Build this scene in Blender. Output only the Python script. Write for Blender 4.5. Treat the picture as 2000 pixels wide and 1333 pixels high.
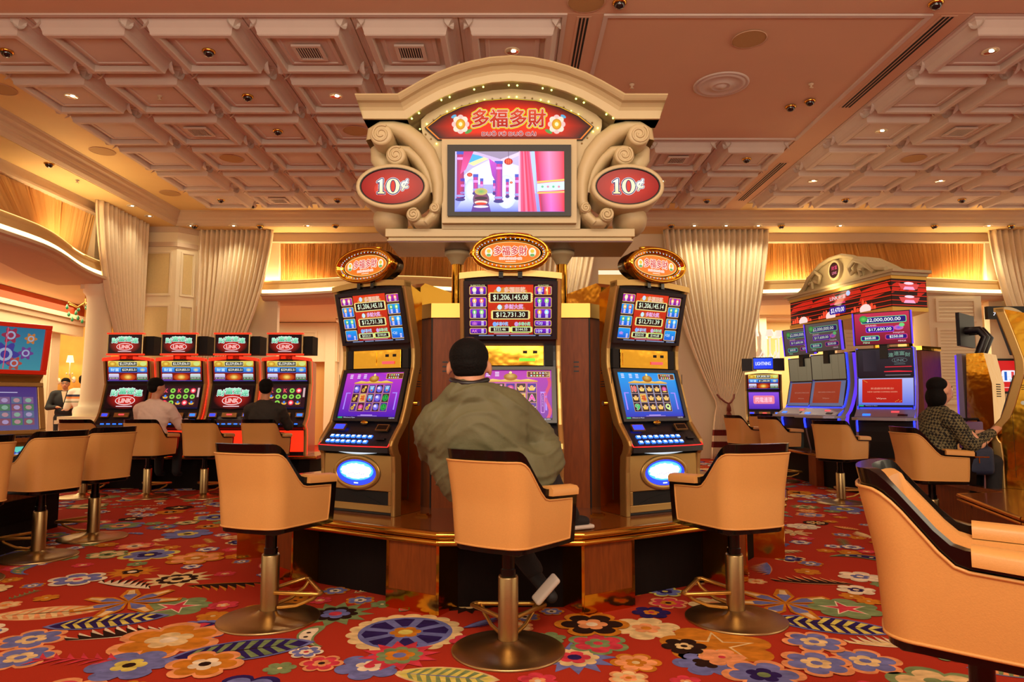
import bpy, math, random
from mathutils import Vector, Matrix
from math import sin, cos, pi, radians as R
for _o in list(bpy.data.objects): bpy.data.objects.remove(_o)
S = bpy.context.scene; COL = S.collection
# ---------------------------------------------------------------- camera, world, lights, exposure
FPX = 1333.33; TH = math.atan(117 / FPX); EYE = 1.30
cd = bpy.data.cameras.new('camera'); cam = bpy.data.objects.new('camera', cd); COL.objects.link(cam)
cd.sensor_width = 36; cd.lens = 24; cam.location = (0, 0, EYE); cam.rotation_euler = (pi/2 + TH, 0, 0)
cd.clip_start = .05; cd.clip_end = 200; S.camera = cam
S.view_settings.view_transform = 'Standard'; S.view_settings.look = 'None'; S.view_settings.exposure = 0.0; S.view_settings.gamma = 1
S.view_settings.use_curve_mapping = False
W = bpy.data.worlds.new('world'); S.world = W; W.use_nodes = True
W.node_tree.nodes['Background'].inputs[0].default_value = (1.0, .80, .53, 1); W.node_tree.nodes['Background'].inputs[1].default_value = 1.12
def area(name, loc, rot, sx, sy, power, col=(1, .72, .45)):
    l = bpy.data.lights.new(name, 'AREA'); l.shape = 'RECTANGLE'; l.size = sx; l.size_y = sy; l.energy = power; l.color = col
    o = bpy.data.objects.new(name, l); o.location = loc; o.rotation_euler = rot; COL.objects.link(o); return o
def spot(name, loc, power, ang=80, col=(1, .78, .52), blend=.6, rad=.06, rot=(0, 0, 0)):
    l = bpy.data.lights.new(name, 'SPOT'); l.energy = power; l.color = col; l.spot_size = R(ang); l.spot_blend = blend; l.shadow_soft_size = rad
    o = bpy.data.objects.new(name, l); o.location = loc; o.rotation_euler = rot; COL.objects.link(o); return o
area('light_hall_behind', (0, -1.6, 5.3), (R(22), 0, 0), 4.5, 3, 520, (1, .84, .64))
area('light_hall_left', (-9.5, 2.5, 4.6), (0, R(-50), 0), 5, 3, 90, (1, .78, .52))
area('light_hall_right', (9.5, 2.5, 4.6), (0, R(50), 0), 5, 3, 110, (1, .78, .54))
area('added_ceiling_fill', (0, -1.8, 2.6), (R(148), 0, 0), 10, 2, 480, (1, .88, .70))  # added fill lamp out of view, turned upward to brighten the ceiling
# cove lights behind the ledges of the pleated valances (they shine up on the pleats)
area('cove_light_back', (-2.9, 15.55, 4.02), (R(180), 0, 0), 6.0, .25, 125, (1, .77, .42))
area('cove_light_right', (8.4, 15.55, 4.02), (R(180), 0, 0), 5.2, .25, 115, (1, .77, .42))
area('cove_light_left', (-7.95, 9.3, 4.02), (R(180), 0, 0), .25, 6.6, 150, (1, .76, .40))
# bays beyond the pillars
area('bay_light_back', (-2.6, 17.8, 3.55), (0, 0, 0), 8, 2.4, 330, (1, .83, .52))
area('bay_light_right', (8.5, 17.2, 3.55), (0, 0, 0), 6, 2, 300, (1, .83, .52))
area('bay_light_left', (-11, 13.6, 3.5), (0, 0, 0), 4, 5, 310, (1, .83, .50))

def ray(u, v):
    x = (u - 1000) / FPX; y = -(v - 666.5) / FPX
    return Vector((x, cos(TH) - y * sin(TH), sin(TH) + y * cos(TH)))
def atY(u, v, Y): d = ray(u, v); return Vector((d.x * Y / d.y, Y, EYE + d.z * Y / d.y))
def atZ(u, v, z): d = ray(u, v); k = (z - EYE) / d.z; return Vector((d.x * k, d.y * k, z))
# ---------------------------------------------------------------- materials
def lin(h):
    if isinstance(h, str):
        h = h.lstrip('#'); c = [int(h[i:i+2], 16) / 255 for i in (0, 2, 4)]
        return tuple(x / 12.92 if x <= .04045 else ((x + .055) / 1.055) ** 2.4 for x in c)
    return tuple(h)
MT = {}
def mat(name, col, rough=.6, metal=0., noise=None, bump=None, coat=0, wood=False, spec=.5, sheen=0):
    m = bpy.data.materials.new(name); m.use_nodes = True; nt = m.node_tree; b = nt.nodes['Principled BSDF']
    c = lin(col); b.inputs['Base Color'].default_value = (*c, 1); b.inputs['Roughness'].default_value = rough
    b.inputs['Metallic'].default_value = metal; b.inputs['Coat Weight'].default_value = coat; b.inputs['Specular IOR Level'].default_value = spec
    if sheen: b.inputs['Sheen Weight'].default_value = sheen
    tc = nt.nodes.new('ShaderNodeTexCoord')
    if noise or wood:
        sc, am = noise or (8, .5)
        n = nt.nodes.new('ShaderNodeTexNoise'); n.inputs['Scale'].default_value = sc; n.inputs['Detail'].default_value = 5
        if wood:
            mp = nt.nodes.new('ShaderNodeMapping'); mp.inputs['Scale'].default_value = (6, 6, .7)
            nt.links.new(tc.outputs['Object'], mp.inputs[0]); nt.links.new(mp.outputs[0], n.inputs['Vector']); n.inputs['Distortion'].default_value = .8
        else: nt.links.new(tc.outputs['Object'], n.inputs['Vector'])
        r = nt.nodes.new('ShaderNodeMix'); r.data_type = 'RGBA'
        nt.links.new(n.outputs['Fac'], r.inputs[0])
        r.inputs[6].default_value = (*[max(0, x * (1 - am)) for x in c], 1); r.inputs[7].default_value = (*[min(1, x * (1 + am)) for x in c], 1)
        nt.links.new(r.outputs[2], b.inputs['Base Color'])
    if bump:
        n2 = nt.nodes.new('ShaderNodeTexNoise'); n2.inputs['Scale'].default_value = bump[0]; n2.inputs['Detail'].default_value = 3
        nt.links.new(tc.outputs['Object'], n2.inputs['Vector'])
        bp = nt.nodes.new('ShaderNodeBump'); bp.inputs['Strength'].default_value = bump[1]; bp.inputs['Distance'].default_value = bump[2] if len(bump) > 2 else .01
        nt.links.new(n2.outputs['Fac'], bp.inputs['Height']); nt.links.new(bp.outputs[0], b.inputs['Normal'])
    MT[name] = m; return m
def emat(name, col, st, samp=True):
    m = bpy.data.materials.new(name); m.use_nodes = True; b = m.node_tree.nodes['Principled BSDF']; c = lin(col)
    b.inputs['Base Color'].default_value = (*[x * .3 for x in c], 1); b.inputs['Emission Color'].default_value = (*c, 1); b.inputs['Emission Strength'].default_value = st
    b.inputs['Roughness'].default_value = .4
    if not samp: m.cycles.emission_sampling = 'NONE'
    MT[name] = m; return m
def attrmat(name, emis, rough=.5, samp=False, bump=None, spec=.5):
    m = bpy.data.materials.new(name); m.use_nodes = True; nt = m.node_tree; b = nt.nodes['Principled BSDF']
    a = nt.nodes.new('ShaderNodeAttribute'); a.attribute_name = 'Col'
    b.inputs['Roughness'].default_value = rough; b.inputs['Specular IOR Level'].default_value = spec
    if emis:
        b.inputs['Base Color'].default_value = (.01, .01, .01, 1); nt.links.new(a.outputs['Color'], b.inputs['Emission Color']); b.inputs['Emission Strength'].default_value = emis
    else:
        n = nt.nodes.new('ShaderNodeTexNoise'); n.inputs['Scale'].default_value = 260; n.inputs['Detail'].default_value = 2
        x = nt.nodes.new('ShaderNodeMix'); x.data_type = 'RGBA'; x.blend_type = 'MULTIPLY'; x.inputs[0].default_value = .75
        nt.links.new(a.outputs['Color'], x.inputs[6]); nt.links.new(n.outputs['Fac'], x.inputs[7])
        g = nt.nodes.new('ShaderNodeMix'); g.data_type = 'RGBA'; g.blend_type = 'MULTIPLY'; g.inputs[0].default_value = 1; g.inputs[7].default_value = (1.6, 1.6, 1.6, 1)
        nt.links.new(x.outputs[2], g.inputs[6]); nt.links.new(g.outputs[2], b.inputs['Base Color'])
    if not samp: m.cycles.emission_sampling = 'NONE'
    MT[name] = m; return m
mat('plaster', 'cdb293', .75, noise=(3, .05)); mat('plaster_warm', 'e0bd7c', .7, noise=(2, .06)); mat('plaster_flat', 'd8b090', .8, noise=(1.2, .06))
mat('coffer', 'd2c0b2', .75, noise=(4, .05)); mat('cream', 'ecdbb6', .6); mat('cream_panel', 'd9bf84', .6, noise=(30, .08))
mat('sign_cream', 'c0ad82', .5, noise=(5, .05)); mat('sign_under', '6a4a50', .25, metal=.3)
mat('leather', 'd39a54', .42, noise=(140, .07), bump=(220, .25, .002)); mat('leather_dark', 'b97c45', .5, noise=(140, .07), bump=(220, .25, .002))
mat('black_gloss', '080707', .18, coat=.15, spec=.35); mat('black', '0f0d0d', .5); mat('black_soft', '17141a', .35); mat('black_matt', '070606', .8)
mat('bronze', 'b59a6a', .34, metal=1., noise=(60, .06)); mat('brass', 'd89f34', .12, metal=1., bump=(3.5, .5, .014)); mat('brass_rail', 'd9a545', .18, metal=1.)
mat('champagne', 'b8965a', .38, metal=.85, noise=(90, .05)); mat('gold_trim', 'c79a4c', .3, metal=.9)
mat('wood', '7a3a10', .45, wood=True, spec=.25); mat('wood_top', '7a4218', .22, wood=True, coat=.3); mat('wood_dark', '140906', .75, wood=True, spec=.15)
mat('silver_grey', 'a19aa6', .35, metal=.6); mat('chrome', 'd8d8d8', .12, metal=1.)
mat('red_gloss', 'e03018', .3, coat=.4); mat('red_wall', 'b2441a', .7); mat('glass_dark', '15161a', .08, coat=1)
mat('curtain', 'ecd6b0', .8, noise=(20, .06), sheen=.2); mat('curtain_maroon', '7c1c12', .8); mat('pleat', 'e8b468', .7); mat('gold_paper', 'e2aa48', .5, noise=(6, .15))
mat('tassel', '6a2410', .7); mat('vent_dark', '1a1512', .7); mat('speaker', 'b58f5a', .8, noise=(300, .2))
mat('skin', 'c58a68', .5, noise=(30, .05)); mat('skin_light', 'd59c7a', .5, noise=(30, .05)); mat('hair', '0b0908', .75, spec=.15, bump=(90, .5, .01))
mat('olive', '605e40', .7, noise=(5, .12), bump=(30, .25, .01)); mat('trousers', '121014', .8, bump=(9, .5, .02)); mat('shoe', '131216', .7); mat('sole', 'c8beb2', .6)
mat('shirt_white', 'e2c7b8', .7, bump=(6, .5, .04)); mat('suit', '2c2620', .8, noise=(60, .15), bump=(6, .4, .03)); mat('suit_black', '141518', .7); mat('lips', 'a04a40', .5)
mat('eye_white', 'e8e0d8', .3); mat('navy_bag', '16203a', .6, bump=(8, .5, .02)); mat('green_glass', '1c8a58', .1, coat=1); mat('purple_seat', '6a3f78', .5); mat('white_glass', 'f0e6d6', .25)
mat('marble', 'c8a070', .3, noise=(3, .15)); mat('shade_cloth', 'ffffff', .8)
emat('cove_glow', 'ffdc98', 3.0); emat('cove_edge', 'ffd080', 1.5); emat('lamp_shade_lit', 'ffe0b0', 1.6); emat('chandelier_lit', 'fff0da', .85)
emat('downlight_core', 'ffeccc', 5); emat('downlight_dim', 'e8c8b0', .9); emat('bulb_green', 'e8ff70', 5, False); emat('bulb_white', 'e8fff0', 5, False); emat('led_pale', 'b8d0e8', .9, False)
emat('red_glow', 'ff2a10', 1.5); emat('red_line', 'ff2222', 1.6, False); emat('blue_glow', '2030ff', 3.2); emat('blue_key', '2468ff', 2.2); emat('white_key', 'e0f4ff', 1.3, False); emat('violet_glow', '5a34e8', 1.3)
emat('slot_red', 'ff5058', 1.1, False); emat('slot_green', '70ff20', 1.1, False); emat('white_glow', 'dff0ff', .9)
attrmat('display', 1.05, .2, spec=.12); attrmat('display_sign', 1.35, .2, spec=.1); attrmat('display_bright', 2.0, .2, spec=.12); attrmat('display_dim', .6, .12, spec=.25); attrmat('carpet_print', 0, .95, spec=.1); attrmat('paint_print', 0, .6)
# carpet base: red wool pile
m = mat('carpet', 'a8311c', .95, noise=(260, .28), bump=(320, .4, .004), spec=.1)
# houndstooth tweed for the woman's jacket
m = mat('houndstooth', '171510', .85); nt = m.node_tree; b = nt.nodes['Principled BSDF']; tc = nt.nodes.new('ShaderNodeTexCoord'); mp = nt.nodes.new('ShaderNodeMapping'); mp.inputs['Rotation'].default_value = (0, R(45), R(45))
ck = nt.nodes.new('ShaderNodeTexChecker'); ck.inputs['Scale'].default_value = 46; ck.inputs['Color1'].default_value = (*lin('6d6544'), 1); ck.inputs['Color2'].default_value = (*lin('14120e'), 1)
nt.links.new(tc.outputs['Object'], mp.inputs[0]); nt.links.new(mp.outputs[0], ck.inputs['Vector']); nt.links.new(ck.outputs['Color'], b.inputs['Base Color'])
# striped jersey
m = mat('striped_shirt', 'e8e0d0', .8); nt = m.node_tree; b = nt.nodes['Principled BSDF']; tc = nt.nodes.new('ShaderNodeTexCoord'); sp = nt.nodes.new('ShaderNodeSeparateXYZ'); cr = nt.nodes.new('ShaderNodeValToRGB'); mm = nt.nodes.new('ShaderNodeMath'); mm.operation = 'MULTIPLY_ADD'; mm.inputs[1].default_value = 1.6; mm.inputs[2].default_value = -1.6
nt.links.new(tc.outputs['Object'], sp.inputs[0]); nt.links.new(sp.outputs['Z'], mm.inputs[0]); nt.links.new(mm.outputs[0], cr.inputs[0]); nt.links.new(cr.outputs[0], b.inputs['Base Color'])
el = cr.color_ramp; el.interpolation = 'CONSTANT'; el.elements[0].color = (*lin('e8ddc8'), 1); el.elements[1].position = .55; el.elements[1].color = (*lin('d88a4a'), 1)
for pz, c in ((.42, '98a088'), (.47, 'e8ddc8'), (.62, '20284a'), (.69, 'e8e0d0')): e_ = el.elements.new(pz); e_.color = (*lin(c), 1)
# ---------------------------------------------------------------- mesh helpers
def mesh_obj(name, v, f, mats, mi=None, sm=None, parent=None):
    me = bpy.data.meshes.new(name); me.from_pydata([tuple(p) for p in v], [], f)
    for m in mats: me.materials.append(MT[m] if isinstance(m, str) else m)
    if mi: me.polygons.foreach_set('material_index', mi)
    if sm: me.polygons.foreach_set('use_smooth', sm)
    me.update(); o = bpy.data.objects.new(name, me); COL.objects.link(o)
    if parent: o.parent = parent
    return o
class G:
    def __init__(s): s.v = []; s.f = []; s.m = []; s.s = []; s.X = Matrix()
    def add(s, v, f, m=0, sm=False):
        k = len(s.v); s.v += [s.X @ Vector(p) for p in v]; s.f += [tuple(i + k for i in q) for q in f]; s.m += [m] * len(f); s.s += [sm] * len(f); return s
    def box(s, x0, x1, y0, y1, z0, z1, m=0):
        v = [(x, y, z) for x in (x0, x1) for y in (y0, y1) for z in (z0, z1)]
        return s.add(v, [(0, 1, 3, 2), (4, 6, 7, 5), (0, 4, 5, 1), (2, 3, 7, 6), (0, 2, 6, 4), (1, 5, 7, 3)], m)
    def quad(s, a, b, c, d, m=0): return s.add([a, b, c, d], [(0, 1, 2, 3)], m)
    def lathe(s, prof, c=(0, 0, 0), n=24, m=0, sm=True, cap=True, axis='Z'):
        v = []; L = len(prof)
        for r, z in prof:
            for i in range(n):
                a = 2 * pi * i / n; p = (r * cos(a), r * sin(a), z)
                if axis == 'Y': p = (p[0], p[2], p[1])
                if axis == 'X': p = (p[2], p[0], p[1])
                v.append((p[0] + c[0], p[1] + c[1], p[2] + c[2]))
        f = [(j * n + i, j * n + (i + 1) % n, (j + 1) * n + (i + 1) % n, (j + 1) * n + i) for j in range(L - 1) for i in range(n)]
        s.add(v, f, m, sm)
        if cap: s.add([v[i] for i in range(n)], [tuple(range(n))], m); s.add([v[(L - 1) * n + i] for i in range(n)], [tuple(range(n))], m)
        return s
    def cyl(s, c, r, h, n=20, m=0, axis='Z', r2=None): return s.lathe([(r, 0), (r if r2 is None else r2, h)], c, n, m, True, True, axis)
    def tube(s, pts, r, n=8, m=0, closed=False):
        pts = [Vector(p) for p in pts]; N = len(pts); v = []; up = Vector((0, 0, 1)); rr = r if isinstance(r, (list, tuple)) else [r] * N
        prev = None
        for i, p in enumerate(pts):
            if closed: t = pts[(i + 1) % N] - pts[i - 1]
            else: t = pts[min(i + 1, N - 1)] - pts[max(i - 1, 0)]
            t.normalize()
            a = (prev if prev is not None else (up if abs(t.z) < .9 else Vector((1, 0, 0))))
            a = a - t * a.dot(t)
            if a.length < 1e-4: a = t.orthogonal()
            a.normalize(); prev = a; b = t.cross(a)
            v += [p + (a * cos(2 * pi * k / n) + b * sin(2 * pi * k / n)) * rr[i] for k in range(n)]
        f = [(i * n + k, i * n + (k + 1) % n, ((i + 1) % N) * n + (k + 1) % n, ((i + 1) % N) * n + k) for i in range(N if closed else N - 1) for k in range(n)]
        s.add(v, f, m, True)
        if not closed: s.add(v[:n], [tuple(range(n))], m); s.add(v[-n:], [tuple(range(n))], m)
        return s
    def prism(s, poly, a, b, m=0, plane='XZ', side=None):
        n = len(poly)
        def P(p, d): return {'XZ': (p[0], d, p[1]), 'YZ': (d, p[0], p[1]), 'XY': (p[0], p[1], d)}[plane]
        v = [P(p, a) for p in poly] + [P(p, b) for p in poly]
        s.add(v, [tuple(range(n)), tuple(range(n, 2 * n))], m)
        s.add(v, [(i, (i + 1) % n, n + (i + 1) % n, n + i) for i in range(n)], m if side is None else side); return s
    def ell(s, c, r, n=14, m=0, k=10):
        v = []
        for j in range(k + 1):
            a = pi * j / k
            for i in range(n): v.append((c[0] + r[0] * sin(a) * cos(2 * pi * i / n), c[1] + r[1] * sin(a) * sin(2 * pi * i / n), c[2] + r[2] * cos(a)))
        return s.add(v, [(j * n + i, (j + 1) * n + i, (j + 1) * n + (i + 1) % n, j * n + (i + 1) % n) for j in range(k) for i in range(n)], m, True)
    def grid(s, fn, nu, nv, m=0, sm=True):
        v = [fn(i / nu, j / nv) for i in range(nu + 1) for j in range(nv + 1)]; w = nv + 1
        return s.add(v, [(i * w + j, (i + 1) * w + j, (i + 1) * w + j + 1, i * w + j + 1) for i in range(nu) for j in range(nv)], m, sm)
    def rpad(s, c, h, r, m=0, n=5):
        # rounded box: centre c, half sizes h, corner radius r
        k = 4 * n; v = []; rings = []
        for j in range(2 * n):
            a = -pi / 2 + pi * (j if j < n else j - 1) / (2 * n - 2); z = c[2] + (h[2] - r) * (-1 if j < n else 1) + r * sin(a); q = r * cos(a)
            for i in range(k):
                b = 2 * pi * (i - i // n) / (k - 4) ; sx = (1, -1, -1, 1)[i // n]; sy = (1, 1, -1, -1)[i // n]
                v.append((c[0] + sx * (h[0] - r) + q * cos(b), c[1] + sy * (h[1] - r) + q * sin(b), z))
        L = 2 * n
        s.add(v, [(j * k + i, j * k + (i + 1) % k, (j + 1) * k + (i + 1) % k, (j + 1) * k + i) for j in range(L - 1) for i in range(k)], m, True)
        return s.add([v[i] for i in range(k)], [tuple(range(k))], m).add([v[(L - 1) * k + i] for i in range(k)], [tuple(range(k))], m)
    def build(s, name, mats, parent=None, kind=None, label=None, bevel=0):
        if isinstance(mats, str): mats = [mats]
        o = mesh_obj(name, s.v, s.f, mats, s.m, s.s, parent)
        if kind: o['kind'] = kind
        if label: o['label'] = label
        if bevel:
            b = o.modifiers.new('bevel', 'BEVEL'); b.width = bevel; b.segments = 2; b.limit_method = 'ANGLE'; b.angle_limit = R(50)
        return o
def tag(o, label, cat, group=None, kind=None):
    o['label'] = label; o['category'] = cat
    if group: o['group'] = group
    if kind: o['kind'] = kind
    return o
def thing(name, label, cat, loc=(0, 0, 0), rz=0, group=None):
    o = bpy.data.objects.new(name, None); COL.objects.link(o); o.location = loc; o.rotation_euler = (0, 0, rz); o.empty_display_size = .1
    return tag(o, label, cat, group)
KIDS = {}
def copy_tree(o, parent=None):
    c = o.copy(); COL.objects.link(c); c.parent = parent
    for ch in list(o.children): copy_tree(ch, c)
    return c
# ---------------------------------------------------------------- flat print: lettering, screens, carpet motifs (coloured faces in thin layers)
_tc = bpy.data.curves.new('lettering', 'FONT'); _to = bpy.data.objects.new('lettering', _tc); COL.objects.link(_to); TXT = {}
def text_mesh(s, off=0.):
    k = (s, off)
    if k not in TXT:
        _tc.body = s; _tc.offset = off; _tc.resolution_u = 3
        dg = bpy.context.evaluated_depsgraph_get(); dg.update(); me = bpy.data.meshes.new_from_object(_to.evaluated_get(dg))
        v = [(p.co.x, p.co.y) for p in me.vertices]; f = [tuple(p.vertices) for p in me.polygons]; bpy.data.meshes.remove(me)
        xs = [p[0] for p in v] or [0, 1]; ys = [p[1] for p in v] or [0, 1]
        TXT[k] = (v, f, (min(xs), max(xs), min(ys), max(ys)))
    return TXT[k]
class P:
    def __init__(s): s.v = []; s.f = []; s.c = []
    def _a(s, pts, cols, L):
        k = len(s.v); s.v += [(p[0], p[1], L) for p in pts]; s.f.append(tuple(range(k, k + len(pts)))); s.c += cols; return s
    def poly(s, pts, col, L=1, col2=None):
        c = lin(col)
        if col2 is None: return s._a(pts, [c] * len(pts), L)
        ys = [p[1] for p in pts]; y0, y1 = min(ys), max(ys); d = lin(col2)
        return s._a(pts, [tuple(c[i] + (d[i] - c[i]) * (p[1] - y0) / (y1 - y0 + 1e-9) for i in range(3)) for p in pts], L)
    def rect(s, x0, y0, x1, y1, col, L=1, col2=None): return s.poly([(x0, y0), (x1, y0), (x1, y1), (x0, y1)], col, L, col2)
    def hrect(s, x0, y0, x1, y1, ca, cb, L=1): a, b = lin(ca), lin(cb); return s._a([(x0, y0), (x1, y0), (x1, y1), (x0, y1)], [a, b, b, a], L)
    def ell(s, cx, cy, rx, ry, col, L=1, n=20, rot=0, edge=None):
        pts = [(rx * cos(2 * pi * i / n), ry * sin(2 * pi * i / n)) for i in range(n)]; cr, sr = cos(rot), sin(rot)
        pts = [(cx + x * cr - y * sr, cy + x * sr + y * cr) for x, y in pts]
        if edge is None: return s.poly(pts, col, L)
        a, b = lin(col), lin(edge)
        for i in range(n): s._a([(cx, cy), pts[i], pts[(i + 1) % n]], [a, b, b], L)
        return s
    def rrect(s, x0, y0, x1, y1, r, col, L=1, col2=None):
        pts = []
        for (cx, cy, a0) in ((x1 - r, y1 - r, 0), (x0 + r, y1 - r, 90), (x0 + r, y0 + r, 180), (x1 - r, y0 + r, 270)):
            for k in range(4): a = R(a0 + 30 * k); pts.append((cx + r * cos(a), cy + r * sin(a)))
        return s.poly(pts, col, L, col2)
    def text(s, t, cx, cy, w, h, col, L=2, col2=None, off=0., outline=None):
        if outline:
            for i, (o_, c_) in enumerate(outline):
                for k_ in range(10): s.text(t, cx + o_ * h * cos(k_ * pi / 5), cy + o_ * h * sin(k_ * pi / 5), w, h, c_, L + i)
            L = L + len(outline)
        if off:
            for k_ in range(6): s.text(t, cx + off * h * cos(k_ * pi / 3), cy + off * h * sin(k_ * pi / 3), w, h, col, L, col2)
            return s
        v, f, bb = text_mesh(t, 0.)
        sx = w / max(1e-6, bb[1] - bb[0]); sy = h / max(1e-6, bb[3] - bb[2]); mx, my = (bb[0] + bb[1]) / 2, (bb[2] + bb[3]) / 2
        k = len(s.v); s.v += [(cx + (x - mx) * sx, cy + (y - my) * sy, L) for x, y in v]; a = lin(col); d = lin(col2 or col)
        cs = [tuple(a[i] + (d[i] - a[i]) * min(1, max(0, (y - bb[2]) / (bb[3] - bb[2] + 1e-9))) for i in range(3)) for x, y in v]
        s.c += cs; s.f += [tuple(i + k for i in q) for q in f]; return s
    def build(s, name, fn, matn='display', parent=None, dz=.0004, label=None):
        v = [fn(x, y, L * dz) for x, y, L in s.v]
        o = mesh_obj(name, v, s.f, [matn], parent=parent); ca = o.data.color_attributes.new('Col', 'FLOAT_COLOR', 'POINT')
        fl = []
        for c in s.c: fl += [c[0], c[1], c[2], 1.]
        ca.data.foreach_set('color', fl)
        if label: o['label'] = label
        return o
def plane_map(o, rgt, up):
    o, rgt, up = Vector(o), Vector(rgt), Vector(up); n = rgt.cross(up).normalized()
    return lambda x, y, d: o + rgt * x + up * y + n * d
# ================================================================ ROOM
ZC = 5.5; CP = 1.187; rnd = random.Random(4)
# floor
floor = G().quad((-16, -10, 0), (16, -10, 0), (16, 24, 0), (-16, 24, 0)).build('floor', 'carpet', kind='structure'); floor['label'] = 'red carpet floor with a bold multicoloured floral pattern'
PAL = dict(o='c0781f', p='dd9460', c='d9bd86', b='6a6fa8', n='2c1c58', g='76895a', k='2a160f', r='c43a48', y='cdbf5c', w='dfcfb0')
cp = P(); LC = [0]
def radial(cx, cy, r, n, amp, col, L, rot=0, sharp=1.0, sq=1.0):
    k = n * (8 if sharp < 1.5 else 4); pts = []
    for i in range(k):
        a = 2 * pi * i / k; q = abs(cos(n * a / 2)) ** sharp if sharp >= 0 else 1; rr = r * (1 - amp + amp * q)
        pts.append((cx + rr * cos(a + rot), cy + rr * sin(a + rot) * sq))
    cp.poly(pts, PAL.get(col, col), L)
def spiky(cx, cy, r, n, inner, col, L, rot=0):
    pts = []
    for i in range(2 * n): a = pi * i / n + rot; rr = r if i % 2 == 0 else r * inner; pts.append((cx + rr * cos(a), cy + rr * sin(a)))
    cp.poly(pts, PAL[col], L)
def loc2(cx, cy, rot): return lambda x, y: (cx + x * cos(rot) - y * sin(rot), cy + x * sin(rot) + y * cos(rot))
def m_flower(cx, cy, r, rot, cs, L, n=6):
    radial(cx, cy, r, n, .28, cs[0], L, rot, .6); radial(cx, cy, r * .82, n, .32, cs[1], L + 1, rot, .6); radial(cx, cy, r * .42, 5, .3, cs[2], L + 2, rot, .6); cp.ell(cx, cy, r * .16, r * .16, PAL[cs[3]], L + 3, 10)
def m_wheel(cx, cy, r, rot, cs, L, n=8):
    radial(cx, cy, r, 18, .09, cs[0], L, rot, .7); cp.ell(cx, cy, r * .8, r * .8, PAL[cs[1]], L + 1, 32)
    for i in range(n):
        a = rot + 2 * pi * i / n; w = pi / n * .7
        cp.poly([(cx + q * r * cos(a + d), cy + q * r * sin(a + d)) for q, d in ((.3, -w * .6), (.7, -w), (.74, 0), (.7, w), (.3, w * .6))], PAL[cs[2]], L + 2)
    radial(cx, cy, r * .27, 6, .25, 'o', L + 3, rot, .6); cp.ell(cx, cy, r * .13, r * .13, PAL['y'], L + 4, 10)
def m_star(cx, cy, r, rot, cs, L):
    spiky(cx, cy, r, 12, .62, cs[0], L, rot); radial(cx, cy, r * .58, 9, .2, cs[1], L + 1, rot, .7); radial(cx, cy, r * .38, 5, .3, cs[2], L + 2, rot, .6); cp.ell(cx, cy, r * .17, r * .17, PAL[cs[3]], L + 3, 10)
def m_leaf(cx, cy, r, rot, cs, L):
    T = loc2(cx, cy, rot); N = 12; sh = lambda t: .42 * sin(pi * t) ** .7
    def out(k): return [T(r * k * (2 * i / N - 1), r * k * sh(i / N)) for i in range(N + 1)] + [T(r * k * (2 * i / N - 1), -r * k * sh(i / N)) for i in range(N - 1, 0, -1)]
    cp.poly(out(1.1), PAL[cs[0]], L); cp.poly(out(1), PAL[cs[1]], L + 1)
    for i in range(1, 9):
        t = i / 10; x = r * (2 * t - 1)
        for s in (1, -1): cp.poly([T(x, 0), T(x + .07 * r, 0), T(x + .24 * r, s * r * sh(min(1, t + .11)) * .92), T(x + .12 * r, s * r * sh(min(1, t + .05)) * .92)], PAL[cs[2]], L + 2)
    cp.poly([T(-r, 0), T(0, .025 * r), T(r, 0), T(0, -.025 * r)], PAL[cs[3]], L + 3)
def m_paisley(cx, cy, r, rot, cs, L):
    for q, (sc, c) in enumerate(((1, cs[0]), (.74, cs[1]))):
        T = loc2(cx, cy, rot); pts = []
        for i in range(13): t = i / 12; w = .28 * sc * sin(pi * t ** .6); a = -1.0 + 2.1 * t * sc + (1 - sc); pts.append((a, w))
        P1 = [T(r * cos(a) + r * w * cos(a), r * sin(a) - r * .4 + r * w * sin(a)) for a, w in pts]; P2 = [T(r * cos(a) - r * w * cos(a), r * sin(a) - r * .4 - r * w * sin(a)) for a, w in pts]
        cp.poly(P1 + P2[::-1][1:-1], PAL[c], L + q)
    for a in (-.3, .05, .4): cp.ell(*T(r * cos(a), r * sin(a) - r * .4), r * .07, r * .07, PAL[cs[2]], L + 2, 8)
def m_flame(cx, cy, r, rot, cs, L):
    T = loc2(cx, cy, rot); N = 9
    for q, (sc, c) in enumerate(((1, cs[0]), (.7, cs[1]))):
        a = [T(r * (-1 + 2 * i / N), sc * r * .15 * sin(pi * i / N)) for i in range(N + 1)]; b = []
        for i in range(N, 0, -1): x = -1 + 2 * i / N; b += [T(r * (x - .03), -sc * r * .12 * sin(pi * i / N)), T(r * (x + .06), -sc * r * (.18 + .55 * sin(pi * (i - .5) / N)))]
        cp.poly(a + b, PAL[c], L + q)
def m_starfish(cx, cy, r, rot, cs, L):
    radial(cx, cy, r, 7, .2, cs[0], L, rot, .8); spiky(cx, cy, r * .72, 5, .35, cs[1], L + 1, rot); spiky(cx, cy, r * .6, 5, .33, cs[2], L + 2, rot)
def m_sprig(cx, cy, r, rot, cs, L):
    T = loc2(cx, cy, rot); cp.poly([T(-r, 0), T(r, .03 * r), T(r, -.03 * r)], PAL[cs[0]], L)
    for i in range(6):
        x = -.7 * r + i * .28 * r
        for s in (1, -1): cp.poly([T(x, 0), T(x + .12 * r, s * .12 * r), T(x + .32 * r, s * .34 * r), T(x + .2 * r, s * .06 * r)], PAL[cs[0]], L + 1)
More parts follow.
